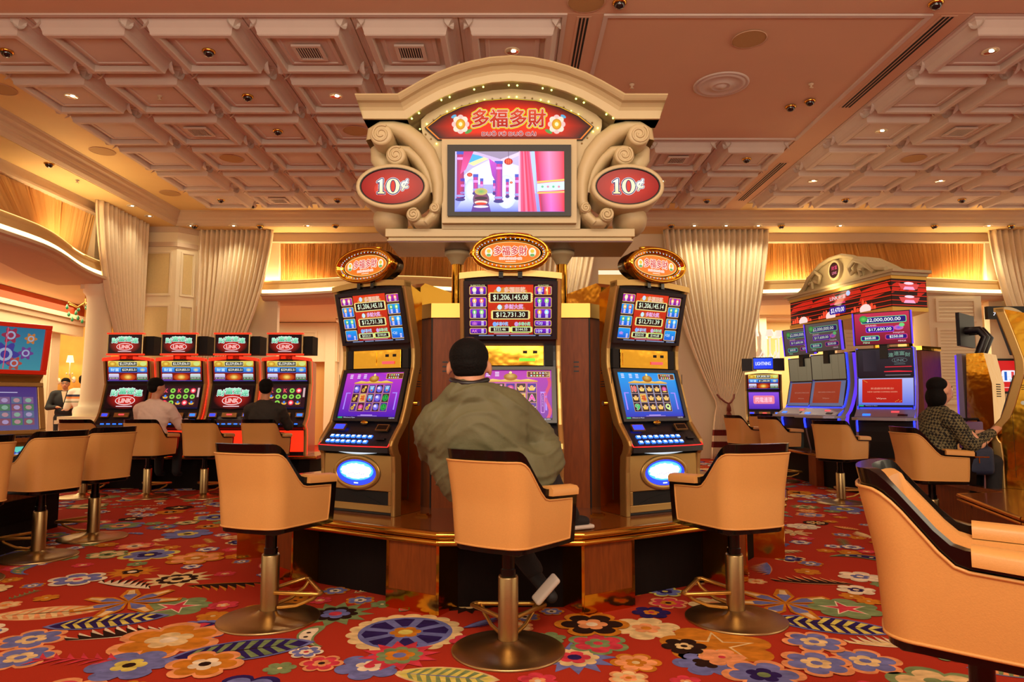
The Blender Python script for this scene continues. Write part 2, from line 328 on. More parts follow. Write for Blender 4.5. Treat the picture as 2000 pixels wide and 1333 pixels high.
def m_butterfly(cx, cy, r, rot, cs, L):
    for i in range(7):
        a = rot + 2 * pi * i / 7 + .2; T = loc2(cx, cy, a)
        cp.poly([T(0, 0), T(.5 * r, .2 * r), T(r, .1 * r), T(r, -.1 * r), T(.5 * r, -.2 * r)], PAL[cs[0]], L); cp.poly([T(.1 * r, 0), T(.5 * r, .13 * r), T(.9 * r, 0), T(.5 * r, -.13 * r)], PAL[cs[1]], L + 1)
        cp.poly([T(.6 * r, .08 * r), T(.93 * r, .05 * r), T(.93 * r, -.05 * r), T(.6 * r, -.08 * r)], PAL[cs[2]], L + 2)
MOT = dict(flower=m_flower, wheel=m_wheel, star=m_star, leaf=m_leaf, paisley=m_paisley, flame=m_flame, starfish=m_starfish, sprig=m_sprig, butterfly=m_butterfly)
placed = []
def put(kind, x, y, r, rot, cs):
    placed.append((x, y, r)); MOT[kind](x, y, r, rot, cs, 1 + (len(placed) % 9) * 5)
def putpx(kind, u, v, r, deg, cs): p = atZ(u, v, 0); put(kind, p.x, p.y, r, R(deg), cs)
for a in [('wheel', 792, 1236, .33, 10, 'cbn'), ('star', 655, 1200, .24, 0, 'gkbr'), ('paisley', 668, 1250, .2, 190, 'gwk'), ('flower', 722, 1303, .17, 20, 'bbwr'), ('star', 780, 1282, .21, 12, 'rgob'), ('flower', 628, 1298, .11, 0, 'prpk'), ('flower', 598, 1276, .09, 0, 'wbwr'),
          ('flower', 1156, 1222, .22, 0, 'okpw'), ('flower', 1262, 1228, .2, 10, 'ccpo'), ('star', 1122, 1285, .22, 0, 'bcrn'), ('flower', 1168, 1258, .17, 30, 'grgr'), ('flower', 1242, 1296, .13, 0, 'opoc'), ('flower', 1336, 1264, .12, 0, 'kkck'), ('spk', 0, 0, 0, 0, ''), ('flower', 1272, 1198, .12, 0, 'nnor'),
          ('leaf', 210, 1215, .3, 20, 'bnyk'), ('leaf', 475, 1272, .33, 20, 'bngk'), ('butterfly', 250, 1178, .32, 0, 'obc'), ('starfish', 343, 1186, .22, 15, 'gwr'), ('flower', 62, 1250, .18, 0, 'pbcb'), ('flower', 40, 1286, .18, 20, 'pbcb'), ('flame', 232, 1242, .26, 200, 'wk'), ('wheel', 378, 1235, .2, 0, 'bnr'),
          ('flower', 330, 1252, .3, 40, 'pocw'), ('flower', 252, 1302, .2, 10, 'bbyk'), ('sprig', 160, 1290, .25, 180, 'rr'), ('flower', 400, 1300, .19, 0, 'powk'), ('leaf', 90, 1198, .3, 15, 'pcpk'), ('flame', 440, 1142, .26, 10, 'ok'), ('star', 347, 1132, .25, 0, 'ckck'), ('flame', 240, 1145, .25, 160, 'kw'),
          ('leaf', 1620, 1222, .33, -22, 'bnyk'), ('butterfly', 1535, 1180, .34, 10, 'obc'), ('starfish', 1650, 1190, .22, 15, 'gwr'), ('flower', 1590, 1256, .17, 0, 'pbcb'), ('flower', 1595, 1298, .18, 10, 'pbcb'), ('flower', 1690, 1292, .18, 0, 'pbcb'), ('spiky', 0, 0, 0, 0, ''), ('flower', 1380, 1296, .17, 0, 'bbkk'), ('flower', 1410, 1285, .12, 0, 'pppr'),
          ('flower', 1492, 1320, .2, 0, 'pbng'), ('flame', 1735, 1262, .2, 170, 'wc'), ('flower', 1680, 1128, .16, 0, 'wwbw'), ('flower', 1672, 1154, .13, 0, 'wwnw'), ('flame', 1590, 1140, .27, 170, 'pk'), ('paisley', 1650, 1098, .26, 60, 'gnc'), ('leaf', 870, 1322, .24, -10, 'cygb'), ('starfish', 1400, 1262, .3, 10, 'oco')]:
    if a[0] in MOT: putpx(*a)
combos = ['pbcb', 'wbwr', 'ookw', 'ccpo', 'grgr', 'bbyk', 'opoc', 'kkck', 'nbwo', 'rpwk', 'gcgk', 'ybny', 'prok', 'cnbw', 'bgpn']
kinds = ['flower'] * 6 + ['star'] * 2 + ['wheel', 'leaf', 'leaf', 'paisley', 'flame', 'flame', 'starfish', 'sprig', 'butterfly']
tries = 0
while tries < 26000 and len(placed) < 1900:
    tries += 1; y = 1.6 + 13.5 * rnd.random() ** 1.3; x = rnd.uniform(-1, 1) * min(10.5, y * .85 + .6); r = rnd.choice([.08, .1, .13, .17, .2, .24])
    if all((x - a) ** 2 + (y - b) ** 2 > (r * .84 + c * .84) ** 2 for a, b, c in placed):
        k = rnd.choice(kinds); 
        if r < .12: k = 'flower'
        put(k, x, y, r, rnd.uniform(0, 6.28), rnd.choice(combos) if r > .12 else rnd.choice(['obwk', 'gggc', 'pcpo', 'bwbn', 'rrpw', 'oooc']))
cp.build('carpet_pattern', lambda x, y, d: Vector((x, y, .0006 + d)), 'carpet_print', floor, dz=.00012)
# ceiling
ceiling = G().box(-7.32, 14, 6.0, 14.80, ZC + .02, ZC + .12).box(-7.32, 14, -10, 7.06, ZC - .01, ZC + .1).build('ceiling', 'plaster_flat', kind='structure')
cg = G()  # smooth ceiling fields between the coffers
cg.box(.60, 1.0, 7.06, 14.75, ZC - .012, ZC + .02); cg.box(4.58, 5.0, 7.06, 14.75, ZC - .012, ZC + .02); cg.box(1.0, 4.58, 7.06, 10.65, ZC - .002, ZC + .02)
cg.build('ceiling_band', 'plaster_flat', ceiling)
cg = G(); cg.box(-7.32, -6.53, 7.06, 14.75, ZC - .012, ZC + .02); cg.box(-6.53, .60, 14.22, 14.75, ZC - .012, ZC + .02); cg.box(1.0, 4.58, 14.22, 14.75, ZC - .012, ZC + .02); cg.box(5.0, 13.4, 14.22, 14.75, ZC - .012, ZC + .02)
cg.build('ceiling_border', 'plaster_warm', ceiling, label='flat yellow border of the ceiling')  # border strips in a yellower plaster colour than the fields
def frame_rect(g, x0, x1, y0, y1, w, z, h, m=0):
    g.box(x0, x1, y0, y0 + w, z - h, z, m).box(x0, x1, y1 - w, y1, z - h, z, m).box(x0, x0 + w, y0 + w, y1 - w, z - h, z, m).box(x1 - w, x1, y0 + w, y1 - w, z - h, z, m)
g = G(); frame_rect(g, 1.0, 4.58, 7.08, 10.66, .05, ZC - .002, .025); frame_rect(g, -6.53, .60, 7.06, 14.24, .05, ZC + .0, .03); g.build('ceiling_moulding', 'coffer', ceiling)
prof = [(.5900, .03), (.586, 0), (.545, 0), (.53, -.014), (.515, -.02), (.495, -.05), (.47, -.085), (.455, -.13), (.452, -.155), (.44, -.165), (.385, -.165), (.378, -.15), (.376, -.085), (.32, -.085), (.31, -.115), (.27, -.118), (.262, -.105), (.258, -.105)]
cv = []; cf = []
for h, z in prof: cv += [(-h, -h, z), (h, -h, z), (h, h, z), (-h, h, z)]
for j in range(len(prof) - 1):
    for i in range(4): cf.append((j * 4 + i, j * 4 + (i + 1) % 4, (j + 1) * 4 + (i + 1) % 4, (j + 1) * 4 + i))
cf.append(tuple((len(prof) - 1) * 4 + i for i in range(4)))
k0 = len(cv)
for sx in (-1, 1):                      # scooped shell blocks in the four corners
    for sy in (-1, 1):
        b0 = len(cv); N = 5
        for z, rr in ((0, .11), (-.05, .105), (-.10, .07), (-.13, .03)):
            for i in range(N): a = pi / 2 * i / (N - 1); cv.append((sx * (.54 - rr * cos(a)), sy * (.54 - rr * sin(a)), z))
        for j in range(3):
            for i in range(N - 1): cf.append((b0 + j * N + i, b0 + j * N + i + 1, b0 + (j + 1) * N + i + 1, b0 + (j + 1) * N + i))
cof = mesh_obj('coffer_panel', cv, cf, ['coffer'], parent=ceiling); first = True
fields = [(.596 - CP * (i + .5), 7.09 + CP * (j + .5)) for i in range(6) for j in range(6)] + [(1.0 + 1.193 * (i + .5), 10.68 + CP * (j + .5)) for i in range(3) for j in range(3)] + [(5.02 + CP * (i + .5), 7.09 + CP * (j + .5)) for i in range(7) for j in range(6)]
for x, y in fields:
    o = cof if first else cof.copy()
    if not first: COL.objects.link(o); o.parent = ceiling
    o.location = (x, y, ZC); first = False
def snap(u, v):
    p = atZ(u, v, ZC - .115); b = min(fields, key=lambda q: (q[0] - p.x) ** 2 + (q[1] - p.y) ** 2)
    if (b[0] - p.x) ** 2 + (b[1] - p.y) ** 2 < .3: return Vector((b[0], b[1], ZC - .105))
    return atZ(u, v, ZC - .012)
def fixture(name, label, cat, p, group, build):
    if name not in KIDS: KIDS[name] = None; t = thing(name, label, cat, p, 0, group); build(t); KIDS[name] = t; return t
    t = copy_tree(KIDS[name]); t.location = p; t['label'] = label; return t
def b_down(t):
    G().lathe([(.088, 0), (.092, -.008), (.075, -.012), (.07, 0)], n=20, cap=False).build('trim_ring', 'cream', t)
    G().lathe([(.074, -.010), (.05, -.005), (0, -.003)], n=16, cap=False).build('reflector', 'chrome', t); G().ell((.015, 0, -.008), (.03, .022, .006), 12).build('lamp', 'downlight_core', t)
def b_dome(t):
    G().lathe([(.075, 0), (.078, -.015), (.062, -.028)], n=18, cap=False).build('mount_ring', 'brass_rail', t)
    G().lathe([(.058, -.024), (.054, -.05), (.035, -.07), (0, -.078)], n=16, cap=False).build('dome_glass', 'glass_dark', t)
def b_vent(t):
    g = G(); frame_rect(g, -.17, .17, -.17, .17, .04, 0, .025); g.build('vent_frame', 'coffer', t); G().box(-.13, .13, -.13, .13, -.006, 0).build('vent_duct', 'vent_dark', t)
    s0 = None
    for i in range(9):
        s = G().box(-.004, .004, -.13, .13, -.02, -.004).build('vent_slat', 'coffer', t) if s0 is None else s0.copy()
        if s0 is None: s0 = s
        else: COL.objects.link(s); s.parent = t
        s.location = (-.112 + i * .028, 0, 0)
def b_disc(t): G().cyl((0, 0, -.006), .19, .008, 32).build('speaker_grille', 'speaker', t); G().lathe([(.19, 0), (.2, -.008), (.19, -.01)], n=32, cap=False).build('speaker_rim', 'plaster_flat', t)
pos = lambda u: 'far left' if u < 300 else 'left' if u < 700 else 'central' if u < 1200 else 'right' if u < 1650 else 'far right'
def row(v): return 'front' if v < 150 else 'second' if v < 230 else 'middle' if v < 330 else 'rear'
for i, (u, v, w) in enumerate([(137, 196, 'coffer beside the yellow border strip'), (651, 192, 'coffer left of the arched pediment'), (1000, 106, 'coffer directly above the arched sign top'), (1936, 104, 'front coffer at far right'), (1728, 259, 'coffer right of the long slot diffuser'), (1595, 356, 'rear coffer near the short slot diffuser'), (1851, 356, 'rear coffer at far right'), (426, 393, 'rearmost coffer at far left'), (1296, 356, 'coffer just right of the sign scroll')]):
    t = fixture('downlight', 'recessed round downlight in the ' + w, 'downlight', snap(u, v), 'recessed downlights in the coffers', b_down); spot('lamp_beam', t.location - Vector((0, 0, .03)), 55, 110)
for i, (u, v, w) in enumerate([(15, 117, 'coffer at the top left corner'), (404, 114, 'front coffer left of centre'), (480, 198, 'second coffer row left of centre'), (536, 263, 'third coffer row left of centre'), (1453, 320, 'coffer behind the round ceiling rose'), (1388, 397, 'rear coffer right of the sign'), (1662, 398, 'rear coffer beyond the short slot diffuser'), (1895, 397, 'rearmost coffer at far right'), (416, 400, 'rearmost coffer beside the yellow strip'), (495, 401, 'rearmost coffer above the second curtain'), (651, 397, 'rearmost coffer above the pleated valance'), (1210, 4, 'plain band above the plain ceiling field'), (1828, 5, 'plain band near the top right corner'), (1544, 208, 'plain ceiling, left one of a pair'), (1582, 197, 'plain ceiling, right one of a pair'), (1191, 197, 'plain ceiling behind the pediment arch'), (1220, 208, 'plain ceiling beside the pediment shoulder')]):
    fixture('dome_camera', 'small brass rimmed dome camera on the ' + w, 'dome camera', snap(u, v), 'dome cameras on the ceiling', b_dome)
for u, v, w in [(96, 328, 'left yellow soffit'), (380, 450, 'rear soffit at the pillar corner'), (508, 450, 'rear soffit where the left curtain ends'), (655, 449, 'rear soffit above the middle of the pleats'), (1311, 449, 'rear soffit at the left end of the right curtain'), (1526, 450, 'rear soffit at the right end of the right curtain'), (1825, 450, 'rear soffit above the illuminated red canopy'), (1975, 450, 'rear soffit above the rightmost curtain')]:
    fixture('dome_camera', 'small brass rimmed dome camera at ' + w, 'dome camera', atZ(u, v - 9, 5.18), 'dome cameras on the ceiling', b_dome)
for u, v, w in [(603, 106, 'front row, first left of the arch'), (803, 104, 'front row, nearest to the arch'), (384, 261, 'third row near the yellow strip'), (1325, 312, 'coffer behind the right end of the sign'), (1882, 258, 'right field near the picture edge'), (537, 392, 'rearmost row left of the sign'), (1305, 384, 'rearmost row beside the sign oval')]:
    fixture('ceiling_vent', 'square slatted air vent in a coffer, ' + w, 'air vent', snap(u, v) - Vector((0, 0, .012)), 'square air vents', b_vent)
for u, v, w in [(0, 173, 'yellow strip at the picture edge'), (200, 295, 'yellow strip halfway along'), (332, 377, 'yellow strip near the pillar'), (683, 262, 'coffer left of the scroll'), (444, 313, 'coffer at left'), (1463, 76, 'plain ceiling above the rose'), (1145, 3, 'plain band near the long diffuser'), (1802, 312, 'coffer in the right field')]:
    fixture('ceiling_speaker', 'flush round speaker grille in the ' + w, 'ceiling speaker', snap(u, v), 'round ceiling speakers', b_disc)
for u, v, w in [(341, 204, 'left coffer'), (151, 351, 'left yellow soffit'), (1234, 165, 'plain ceiling near the arch'), (1584, 164, 'plain ceiling beyond the pair of cameras')]:
    p = snap(u, v) if u != 151 else atZ(u, v, 5.18); tag(G().lathe([(.035, 0), (.03, -.02), (.012, -.024), (.012, -.05), (.03, -.055), (0, -.057)], n=12, cap=False).build('sprinkler', 'plaster'), 'tiny sprinkler head on the ' + w, 'sprinkler', 'sprinkler heads').location = p
t = thing('ceiling_rose', 'round moulded plaster rose on the plain ceiling field', 'ceiling rose', atZ(1408, 165, ZC - .004))
G().lathe([(.36, 0), (.36, -.012), (.34, -.02), (.32, -.012), (.31, -.012), (.3, -.022), (.27, -.026), (.255, -.018), (.14, -.024), (.13, -.036), (.11, -.038), (.1, -.03), (.07, -.032), (.06, -.046), (0, -.05)], n=40, cap=False).build('rose_disc', 'coffer', t)
def diffuser(x0, x1, y0, y1, label):
    t = thing('slot_diffuser', label, 'air diffuser', ((x0 + x1) / 2, (y0 + y1) / 2, ZC - .014), 0, 'linear slot diffusers'); w = (x1 - x0) / 2; h = (y1 - y0) / 2
    G().box(-w - .02, w + .02, -h, h, -.004, 0).build('diffuser_plate', 'plaster_flat', t)
    for i in range(3): x = -w + (i + .5) * 2 * w / 3; G().box(x - w * .2, x + w * .2, -h + .02, h - .02, -.0065, -.004).build('slot', 'black_matt', t)
diffuser(.73, .85, 7.12, 13.9, 'long triple slot air diffuser running toward the arched sign'); diffuser(4.70, 4.84, 7.1, 9.45, 'long triple slot diffuser in the right ceiling band'); diffuser(4.72, 4.86, 11.7, 14.0, 'shorter triple slot diffuser farther back at right')
# cornice beams: left and back
def sweepY(g, pts, y0, y1, m=0): g.prism(pts, y0, y1, m, 'XZ')
pr = [(0, .02), (0, -.02), (-.03, -.04), (-.04, -.09), (-.075, -.12), (-.10, -.15), (-.10, -.20), (-.12, -.22), (-.13, -.27), (-.18, -.32), (-.9, -.32), (-.9, .02)]
G().prism([(-7.3 + a, ZC + b) for a, b in pr], -2, 15.0, 0, 'XZ').build('trim_1', 'plaster', kind='structure')
G().prism([(14.72 - a, ZC + b) for a, b in pr], -8.4, 14, 0, 'YZ').build('trim_2', 'plaster', kind='structure')
G().box(-8.3, -7.5, -2, 15.5, 5.172, 5.18).box(-7.6, 14, 14.95, 15.6, 5.172, 5.18).build('trim_3', 'plaster_warm', kind='structure')

for u, v, w in [(372, 447, 'above the corner pillar'), (455, 447, 'above the second curtain'), (1355, 447, 'above the left part of the large curtain'), (1417, 447, 'above the middle of the large curtain'), (1480, 447, 'above the right part of the large curtain'), (257, 408, 'above the left wall curtain'), (291, 428, 'in the left soffit by the corner'), (600, 447, 'above the left pleats'), (1130, 447, 'above the curtain behind the sign'), (1640, 447, 'above the right pleats'), (1930, 447, 'above the rightmost curtain')]:
    t = fixture('downlight', 'small recessed downlight in the soffit ' + w, 'downlight', atZ(u, v - 6, 5.17), 'recessed downlights in the coffers', b_down); spot('lamp_beam', t.location - Vector((0, .12, .04)), 75 if u > 400 else 25, 125, (1, .90, .64), 1)

g = G(); g.box(-14, 14, -9.6, -9.4, 0, 5.5, 0)  # unseen wall behind the camera, added so the brass reflects dark and light
for i in range(9): x = -12 + i * 3; g.box(x - .5, x + .5, -9.4, -9.0, 0, 5.5, 1); g.box(x + .9, x + 2.1, -9.4, -9.3, .2, 3.2, 2)
g.build('wall_rear_unseen', ['cream_panel', 'cream', 'wood_dark'], kind='structure')
# ================================================================ WALLS, VALANCES, CURTAINS, FAR ROOMS
G().box(-7.2, -5.4, 15.6, 15.75, 0, 5.2).box(-8.5, -8.26, 13.3, 15.2, 3.5, 5.2).build('wall_pier', 'cream', kind='structure')
G().box(.2, 2.0, 15.62, 15.8, 0, 5.2).box(2.0, 3.6, 15.62, 15.8, 4.35, 5.2).box(3.6, 5.6, 15.62, 15.8, 0, 5.2).box(2.0, 3.6, 16.6, 16.7, 0, 4.4, 1).build('wall_back', ['cream', 'plaster_warm'], kind='structure')
G().box(11.0, 14, 15.62, 15.8, 0, 5.2).build('wall_right', 'cream', kind='structure')
g = G()
for x0, x1 in ((-5.6, .3), (5.5, 11.2)): g.box(x0, x1, 15.52, 15.7, 4.98, 5.19); g.box(x0, x1, 15.48, 15.7, 4.96, 5.0)
g.box(-8.4, -8.18, -2, 13.4, 4.98, 5.19); g.box(-8.44, -8.14, -2, 13.4, 4.96, 5.0)
g.build('trim_4', 'plaster', kind='structure')
def bulge(t): return .5 - .5 * cos(2 * pi * t)
def valance(nm, P0, P1, inward, amp, n, label, seed):
    # pleated fabric band: P0..P1 along the wall, "inward" towards the room; the ledge in front bows out by amp
    P0, P1, I = Vector(P0), Vector(P1), Vector(inward); rr = random.Random(seed); L = n * 4; ph = [rr.uniform(.4, 1.6) for _ in range(L + 3)]
    sw = [rr.uniform(-.02, .02) for _ in range(L + 3)]; D = (P1 - P0)
    t = thing(nm, label, 'valance', P0); v = []; rows = 7
    off = lambda s: amp(s)
    def fn(a, b):
        i = int(round(a * L)); s = a + (b * (1 - b)) * 0 ; lean = (1 - b) * .10 * (a - .5) * 0
        p = D * min(1, max(0, s + sw[i] * .12 * b)) + I * (off(a) * (1 - b) - .05 + .034 * ph[i] * (1 if i % 2 else -1) * (.6 + .4 * (1 - b)))
        return Vector((p.x, p.y, 4.05 + .93 * b))
    G().grid(fn, L, rows, 0, False).build('pleated_fabric', 'pleat', t)
    def strip(name, m, prof, N=48):
        g = G(); k = len(prof)
        def f(a, b):
            q = prof[min(k - 1, int(round(b * (k - 1))))]; p = D * a + I * (off(a) + q[0]); return Vector((p.x, p.y, q[1]))
        return g.grid(f, N, k - 1, 0, False).build(name, m, t)
    strip('ledge', 'plaster_warm', [(-.1, 4.0), (.28, 4.0), (.30, 4.04), (.335, 4.04), (.34, 3.98), (.33, 3.95), (.36, 3.84), (.40, 3.82)])
    strip('glow_strip', 'cove_glow', [(.40, 3.82), (.385, 3.815), (.385, 3.735), (.41, 3.73)])
    strip('lip', 'cove_edge', [(.336, 4.045), (.345, 4.03)])
    strip('under_moulding', 'plaster', [(.40, 3.735), (.46, 3.73), (.46, 3.68), (.40, 3.66), (.36, 3.62), (.30, 3.59), (-.6, 3.59)])
    return t
valance('pleated_valance', (-5.7, 15.62, 0), (.35, 15.62, 0), (0, -1, 0), lambda s: -.15 + .62 * bulge(min(1, max(0, s))), 130, 'pleated gold fabric valance above the bay behind the four red machines', 1)
valance('pleated_valance', (5.4, 15.62, 0), (11.3, 15.62, 0), (0, -1, 0), lambda s: -.15 + .5 * bulge(s), 130, 'pleated gold fabric valance above the illuminated red canopy at right', 2)
def amp_l(s):
    y = -1 + s * 14.4
    return .55 if y < 10.2 else .55 * .5 * (1 + cos(pi * min(1, (y - 10.2) / 2.9))) - .18 * min(1, (y - 10.2) / 2.9)
valance('pleated_valance', (-8.24, -1, 0), (-8.24, 13.4, 0), (1, 0, 0), amp_l, 230, 'pleated gold fabric valance sweeping along the left side of the hall', 3)
# corner pillar with recessed panels
def panel(g, x0, x1, z0, z1, y, w=.035, d=.02, m=0, m2=1):
    frame = [(x0, x1, z0, z0 + w), (x0, x1, z1 - w, z1), (x0, x0 + w, z0 + w, z1 - w), (x1 - w, x1, z0 + w, z1 - w)]
    for a, b, c, e in frame: g.box(a, b, y - d, y, c, e, m)
    for a, b, c, e in [(x0 + w * 1.6, x1 - w * 1.6, z0 + w * 1.6, z1 - w * 1.6)]: g.box(a, b, y - d * .3, y, c, e, m2)
t = thing('corner_pillar', 'cream chamfered corner pillar with recessed gold panels between two curtains', 'pillar', (-7.75, 15.0, 0))
pts = [(-.55, .3), (-.55, -.05), (.3, -.05), (.62, .3)]
G().prism(pts, 0, 5.17, 0, 'XY').build('shaft', 'cream', t)
G().prism([(a * 1.08, b - .04 if b < .2 else b) for a, b in pts], 4.72, 4.82, 0, 'XY').prism([(a * 1.06, b - .03 if b < .2 else b) for a, b in pts], 5.05, 5.17, 0, 'XY').prism([(a * 1.1, b - .06 if b < .2 else b) for a, b in pts], 0, .9, 0, 'XY').build('pillar_moulding', 'plaster', t)
for z0, z1 in ((3.62, 4.62), (1.4, 3.42)):
    g = G(); panel(g, -.47, .20, z0, z1, -.05); g.build('raised_panel', ['cream', 'cream_panel'], t)
    g = G(); g.X = Matrix.Translation((.3, -.05, 0)) @ Matrix.Rotation(math.atan2(.35, .32), 4, 'Z'); panel(g, .09, .40, z0, z1, 0); g.build('raised_panel', ['cream', 'cream_panel'], t)
# round column at left
t = thing('round_column', 'cream round column on a moulded pedestal left of the red machines', 'column', (-8.25, 13.55, 0))
G().lathe([(.26, 1.28), (.235, 2.2), (.225, 3.3), (.24, 3.36), (.26, 3.4), (.30, 3.45), (.31, 3.62)], n=28).build('shaft', 'cream', t)
G().lathe([(.36, 1.0), (.36, 1.06), (.33, 1.1), (.34, 1.17), (.28, 1.2), (.27, 1.29)], n=28).build('column_base', 'cream', t)
G().box(-.42, .42, -.42, .42, 0, .86).box(-.47, .47, -.47, .47, .86, .93).box(-.44, .44, -.44, .44, .93, 1.0).box(-.46, .46, -.46, .46, 0, .2).build('pedestal', 'cream', t)
# curtains
def curtain(label, A, B, zt, zw, zb, wA, wB, bA, bB, n, band=False, yc=0):
    # A,B top corners (x,y); wA,wB waist corners; bA,bB hem corners
    A, B, wA, wB, bA, bB = [Vector((*q, 0)) for q in (A, B, wA, wB, bA, bB)]; nrm = Vector((-(B - A).y, (B - A).x, 0)).normalized()
    t = thing('curtain', label, 'curtain', A); rr = random.Random(n); ph = [rr.uniform(.7, 1.3) for _ in range(n + 2)]
    def fn(a, b):
        z = zt + (zb - zt) * b; k = (zt - z) / (zt - zw) if z > zw else 0
        if z > zw:
            e = k ** 1.25; ee = e * (.55 + .45 * e); L = A.lerp(wA, ee); Rr = B.lerp(wB, ee)
        else:
            e = ((zw - z) / (zw - zb)) ** .6; L = wA.lerp(bA, e); Rr = wB.lerp(bB, e)
        p = L.lerp(Rr, a); i = int(a * n); am = .075 * ph[i] * (1 - .55 * k if z > zw else .45 + .5 * e)
        am = min(am, (Rr - L).length / n * 1.6)
        p = p + nrm * am * sin(2 * pi * n * a + .4 * sin(3 * b)) - A
        return Vector((p.x, p.y, z))
    nb = 40
    ws = [] if not band else band
    g = G(); g.grid(fn, n * 8, nb, 0, True)
    if band:
        for q in range(len(g.f)):
            b = (q % nb + .5) / nb; z = zt + (zb - zt) * b
            if any(z0 < z < z1 for z0, z1 in band): g.m[q] = 1
    o = g.build('drape', ['curtain', 'curtain_maroon'], t); so = o.modifiers.new('cloth_thickness', 'SOLIDIFY'); so.thickness = .006
    return t
curtain('beige gathered curtain on the left wall beside the round column', (-7.98, 12.85), (-8.02, 14.72), 5.17, 1.9, .05, (-7.98, 14.15), (-8.02, 14.75), (-7.98, 14.1), (-8.02, 14.8), 13)
curtain('beige gathered curtain right of the corner pillar, drawn down to the left', (-7.12, 15.25), (-5.42, 15.25), 5.17, 1.6, .05, (-7.1, 15.25), (-6.55, 15.25), (-7.15, 15.25), (-6.4, 15.25), 15)
curtain('beige gathered curtain behind the arched slot sign', (.05, 15.3), (1.95, 15.3), 5.17, 1.9, .05, (.05, 15.3), (.95, 15.3), (0, 15.3), (1.0, 15.3), 15)
c3 = curtain('large beige curtain tied at the waist with maroon striped hem', (3.42, 15.2), (5.82, 15.2), 5.17, 1.22, .02, (4.55, 15.2), (4.88, 15.2), (4.38, 15.2), (5.02, 15.2), 19, [(.12, .2), (.30, .42), (.52, .64), (-.1, .04)])
tb = thing('curtain_tieback', 'dark red tasselled tieback around the large striped hem curtain', 'tieback', (4.72, 15.02, 1.24)); g = G(); g.tube([(-.19, .10, .20), (-.15, .02, .12), (-.06, -.06, .03), (0, -.09, 0), (.06, -.06, .03), (.15, .02, .12), (.19, .10, .20)], .02); g.build('cord', 'tassel', tb)
G().lathe([(.02, 0), (.045, -.08), (.05, -.16), (.03, -.18), (.06, -.24), (.07, -.5), (.06, -.62), (0, -.62)], (0, -.09, 0), 14).build('tassel', 'tassel', tb)
curtain('beige gathered curtain at the right edge of the photo', (10.85, 15.25), (12.8, 15.25), 5.17, 1.6, .05, (11.9, 15.25), (12.8, 15.25), (11.9, 15.25), (12.8, 15.25), 15)
# --- left bay: gold papered wall, casings, red frieze
wl = G().box(-16, -9.6, 17.0, 17.2, 0, 3.75).build('wall_left', 'gold_paper', kind='structure')
G().box(-16, -8.3, -2, 24, 3.61, 3.67).build('ceiling_left_bay', 'cream', kind='structure')
G().box(-9.8, -8.0, 16.98, 17.2, 0, 3.7).build('wall_left_return', 'red_wall', kind='structure')
# casing screen wall with cornice and red frieze seen at far left
p0 = atY(-60, 500, 12.4); p1 = atY(168, 560, 16.6)
g = G(); dv = Vector((p1.x - p0.x, p1.y - p0.y, 0)); Ln = dv.length; g.X = Matrix.Translation((p0.x, p0.y, 0)) @ Matrix.Rotation(math.atan2(dv.y, dv.x), 4, 'Z')
g.box(0, Ln, 0, .2, 3.32, 3.6, 2); g.box(0, Ln, -.12, .2, 3.22, 3.32, 0); g.box(0, Ln, -.06, .2, 3.10, 3.22, 1); g.box(0, Ln, .0, .2, 2.86, 3.10, 0)
g.build('wall_left_frieze', ['cream', 'plaster', 'red_wall'], kind='structure')
for k, (u, w, Y) in enumerate([(92, .16, 15.6), (76, .10, 15.5), (45, .24, 15.3), (-5, .5, 15.0), (-60, .6, 15)]):
    p = atY(u, 700, Y); G().box(p.x - w / 2, p.x + w / 2, Y, Y + .3, 0, 2.95).box(p.x - w / 2 - .03, p.x + w / 2 + .03, Y - .04, Y, 0, .3).box(p.x - w * .3, p.x + w * .3, Y - .03, Y, .45, 2.6).build('trim_%d' % (5 + k), 'cream', kind='structure')
def sconce(u, v, Y, label):
    p = atY(u, v, Y); t = thing('wall_sconce', label, 'wall lamp', p, 0, 'twin sconces on the gold wall')
    G().lathe([(.085, 0), (.055, .17)], n=16, cap=False, c=(0, -.18, 0)).build('lamp_shade', 'lamp_shade_lit', t)
    G().tube([(0, -.18, .05), (0, -.18, -.25), (0, -.12, -.4), (0, 0, -.42)], .012).build('arm', 'white_glass', t); G().ell((0, 0, -.42), (.05, .03, .08)).build('backplate', 'white_glass', t)
    g = G(); [g.ell((.07 * cos(a), -.18 + .07 * sin(a), -.28), (.015, .015, .03), 6, 0, 4) for a in [i * 1.05 for i in range(6)]]; g.build('glass_drops', 'white_glass', t)
    l = bpy.data.lights.new('sconce_glow', 'POINT'); l.energy = 10; l.color = (1, .75, .42); l.shadow_soft_size = .08; o = bpy.data.objects.new('sconce_glow', l); o.location = p + Vector((0, -.22, .06)); COL.objects.link(o)
sconce(117, 712, 16.9, 'lit white shaded wall lamp on gold wall, left of two'); sconce(146, 709, 16.9, 'lit white shaded wall lamp nearer the round column')
p = atY(166, 600, 14.6); t = thing('chandelier', 'glass chandelier with green drops half hidden behind the round column', 'chandelier', p)
g = G(); [g.tube([(0, 0, .1), (.15 * cos(a), .15 * sin(a), -.02), (.34 * cos(a), .34 * sin(a), .06)], .014) for a in [i * pi / 3 for i in range(6)]]; g.tube([(0, 0, .9), (0, 0, 0)], .01); g.build('chandelier_arms', 'gold_trim', t)
dm = None
for i in range(14):
    a = i * 2 * pi / 14; q = (.34 if i % 2 else .22); o = (dm.copy() if dm else G().lathe([(0, .05), (.02, .01), (.032, -.03), (.02, -.06), (0, -.07)], n=10, cap=False).build('green_drop', 'green_glass', t))
    if dm: COL.objects.link(o); o.parent = t
    dm = dm or o; o.location = (q * cos(a), q * sin(a), -.02 - .12 * (i % 3))
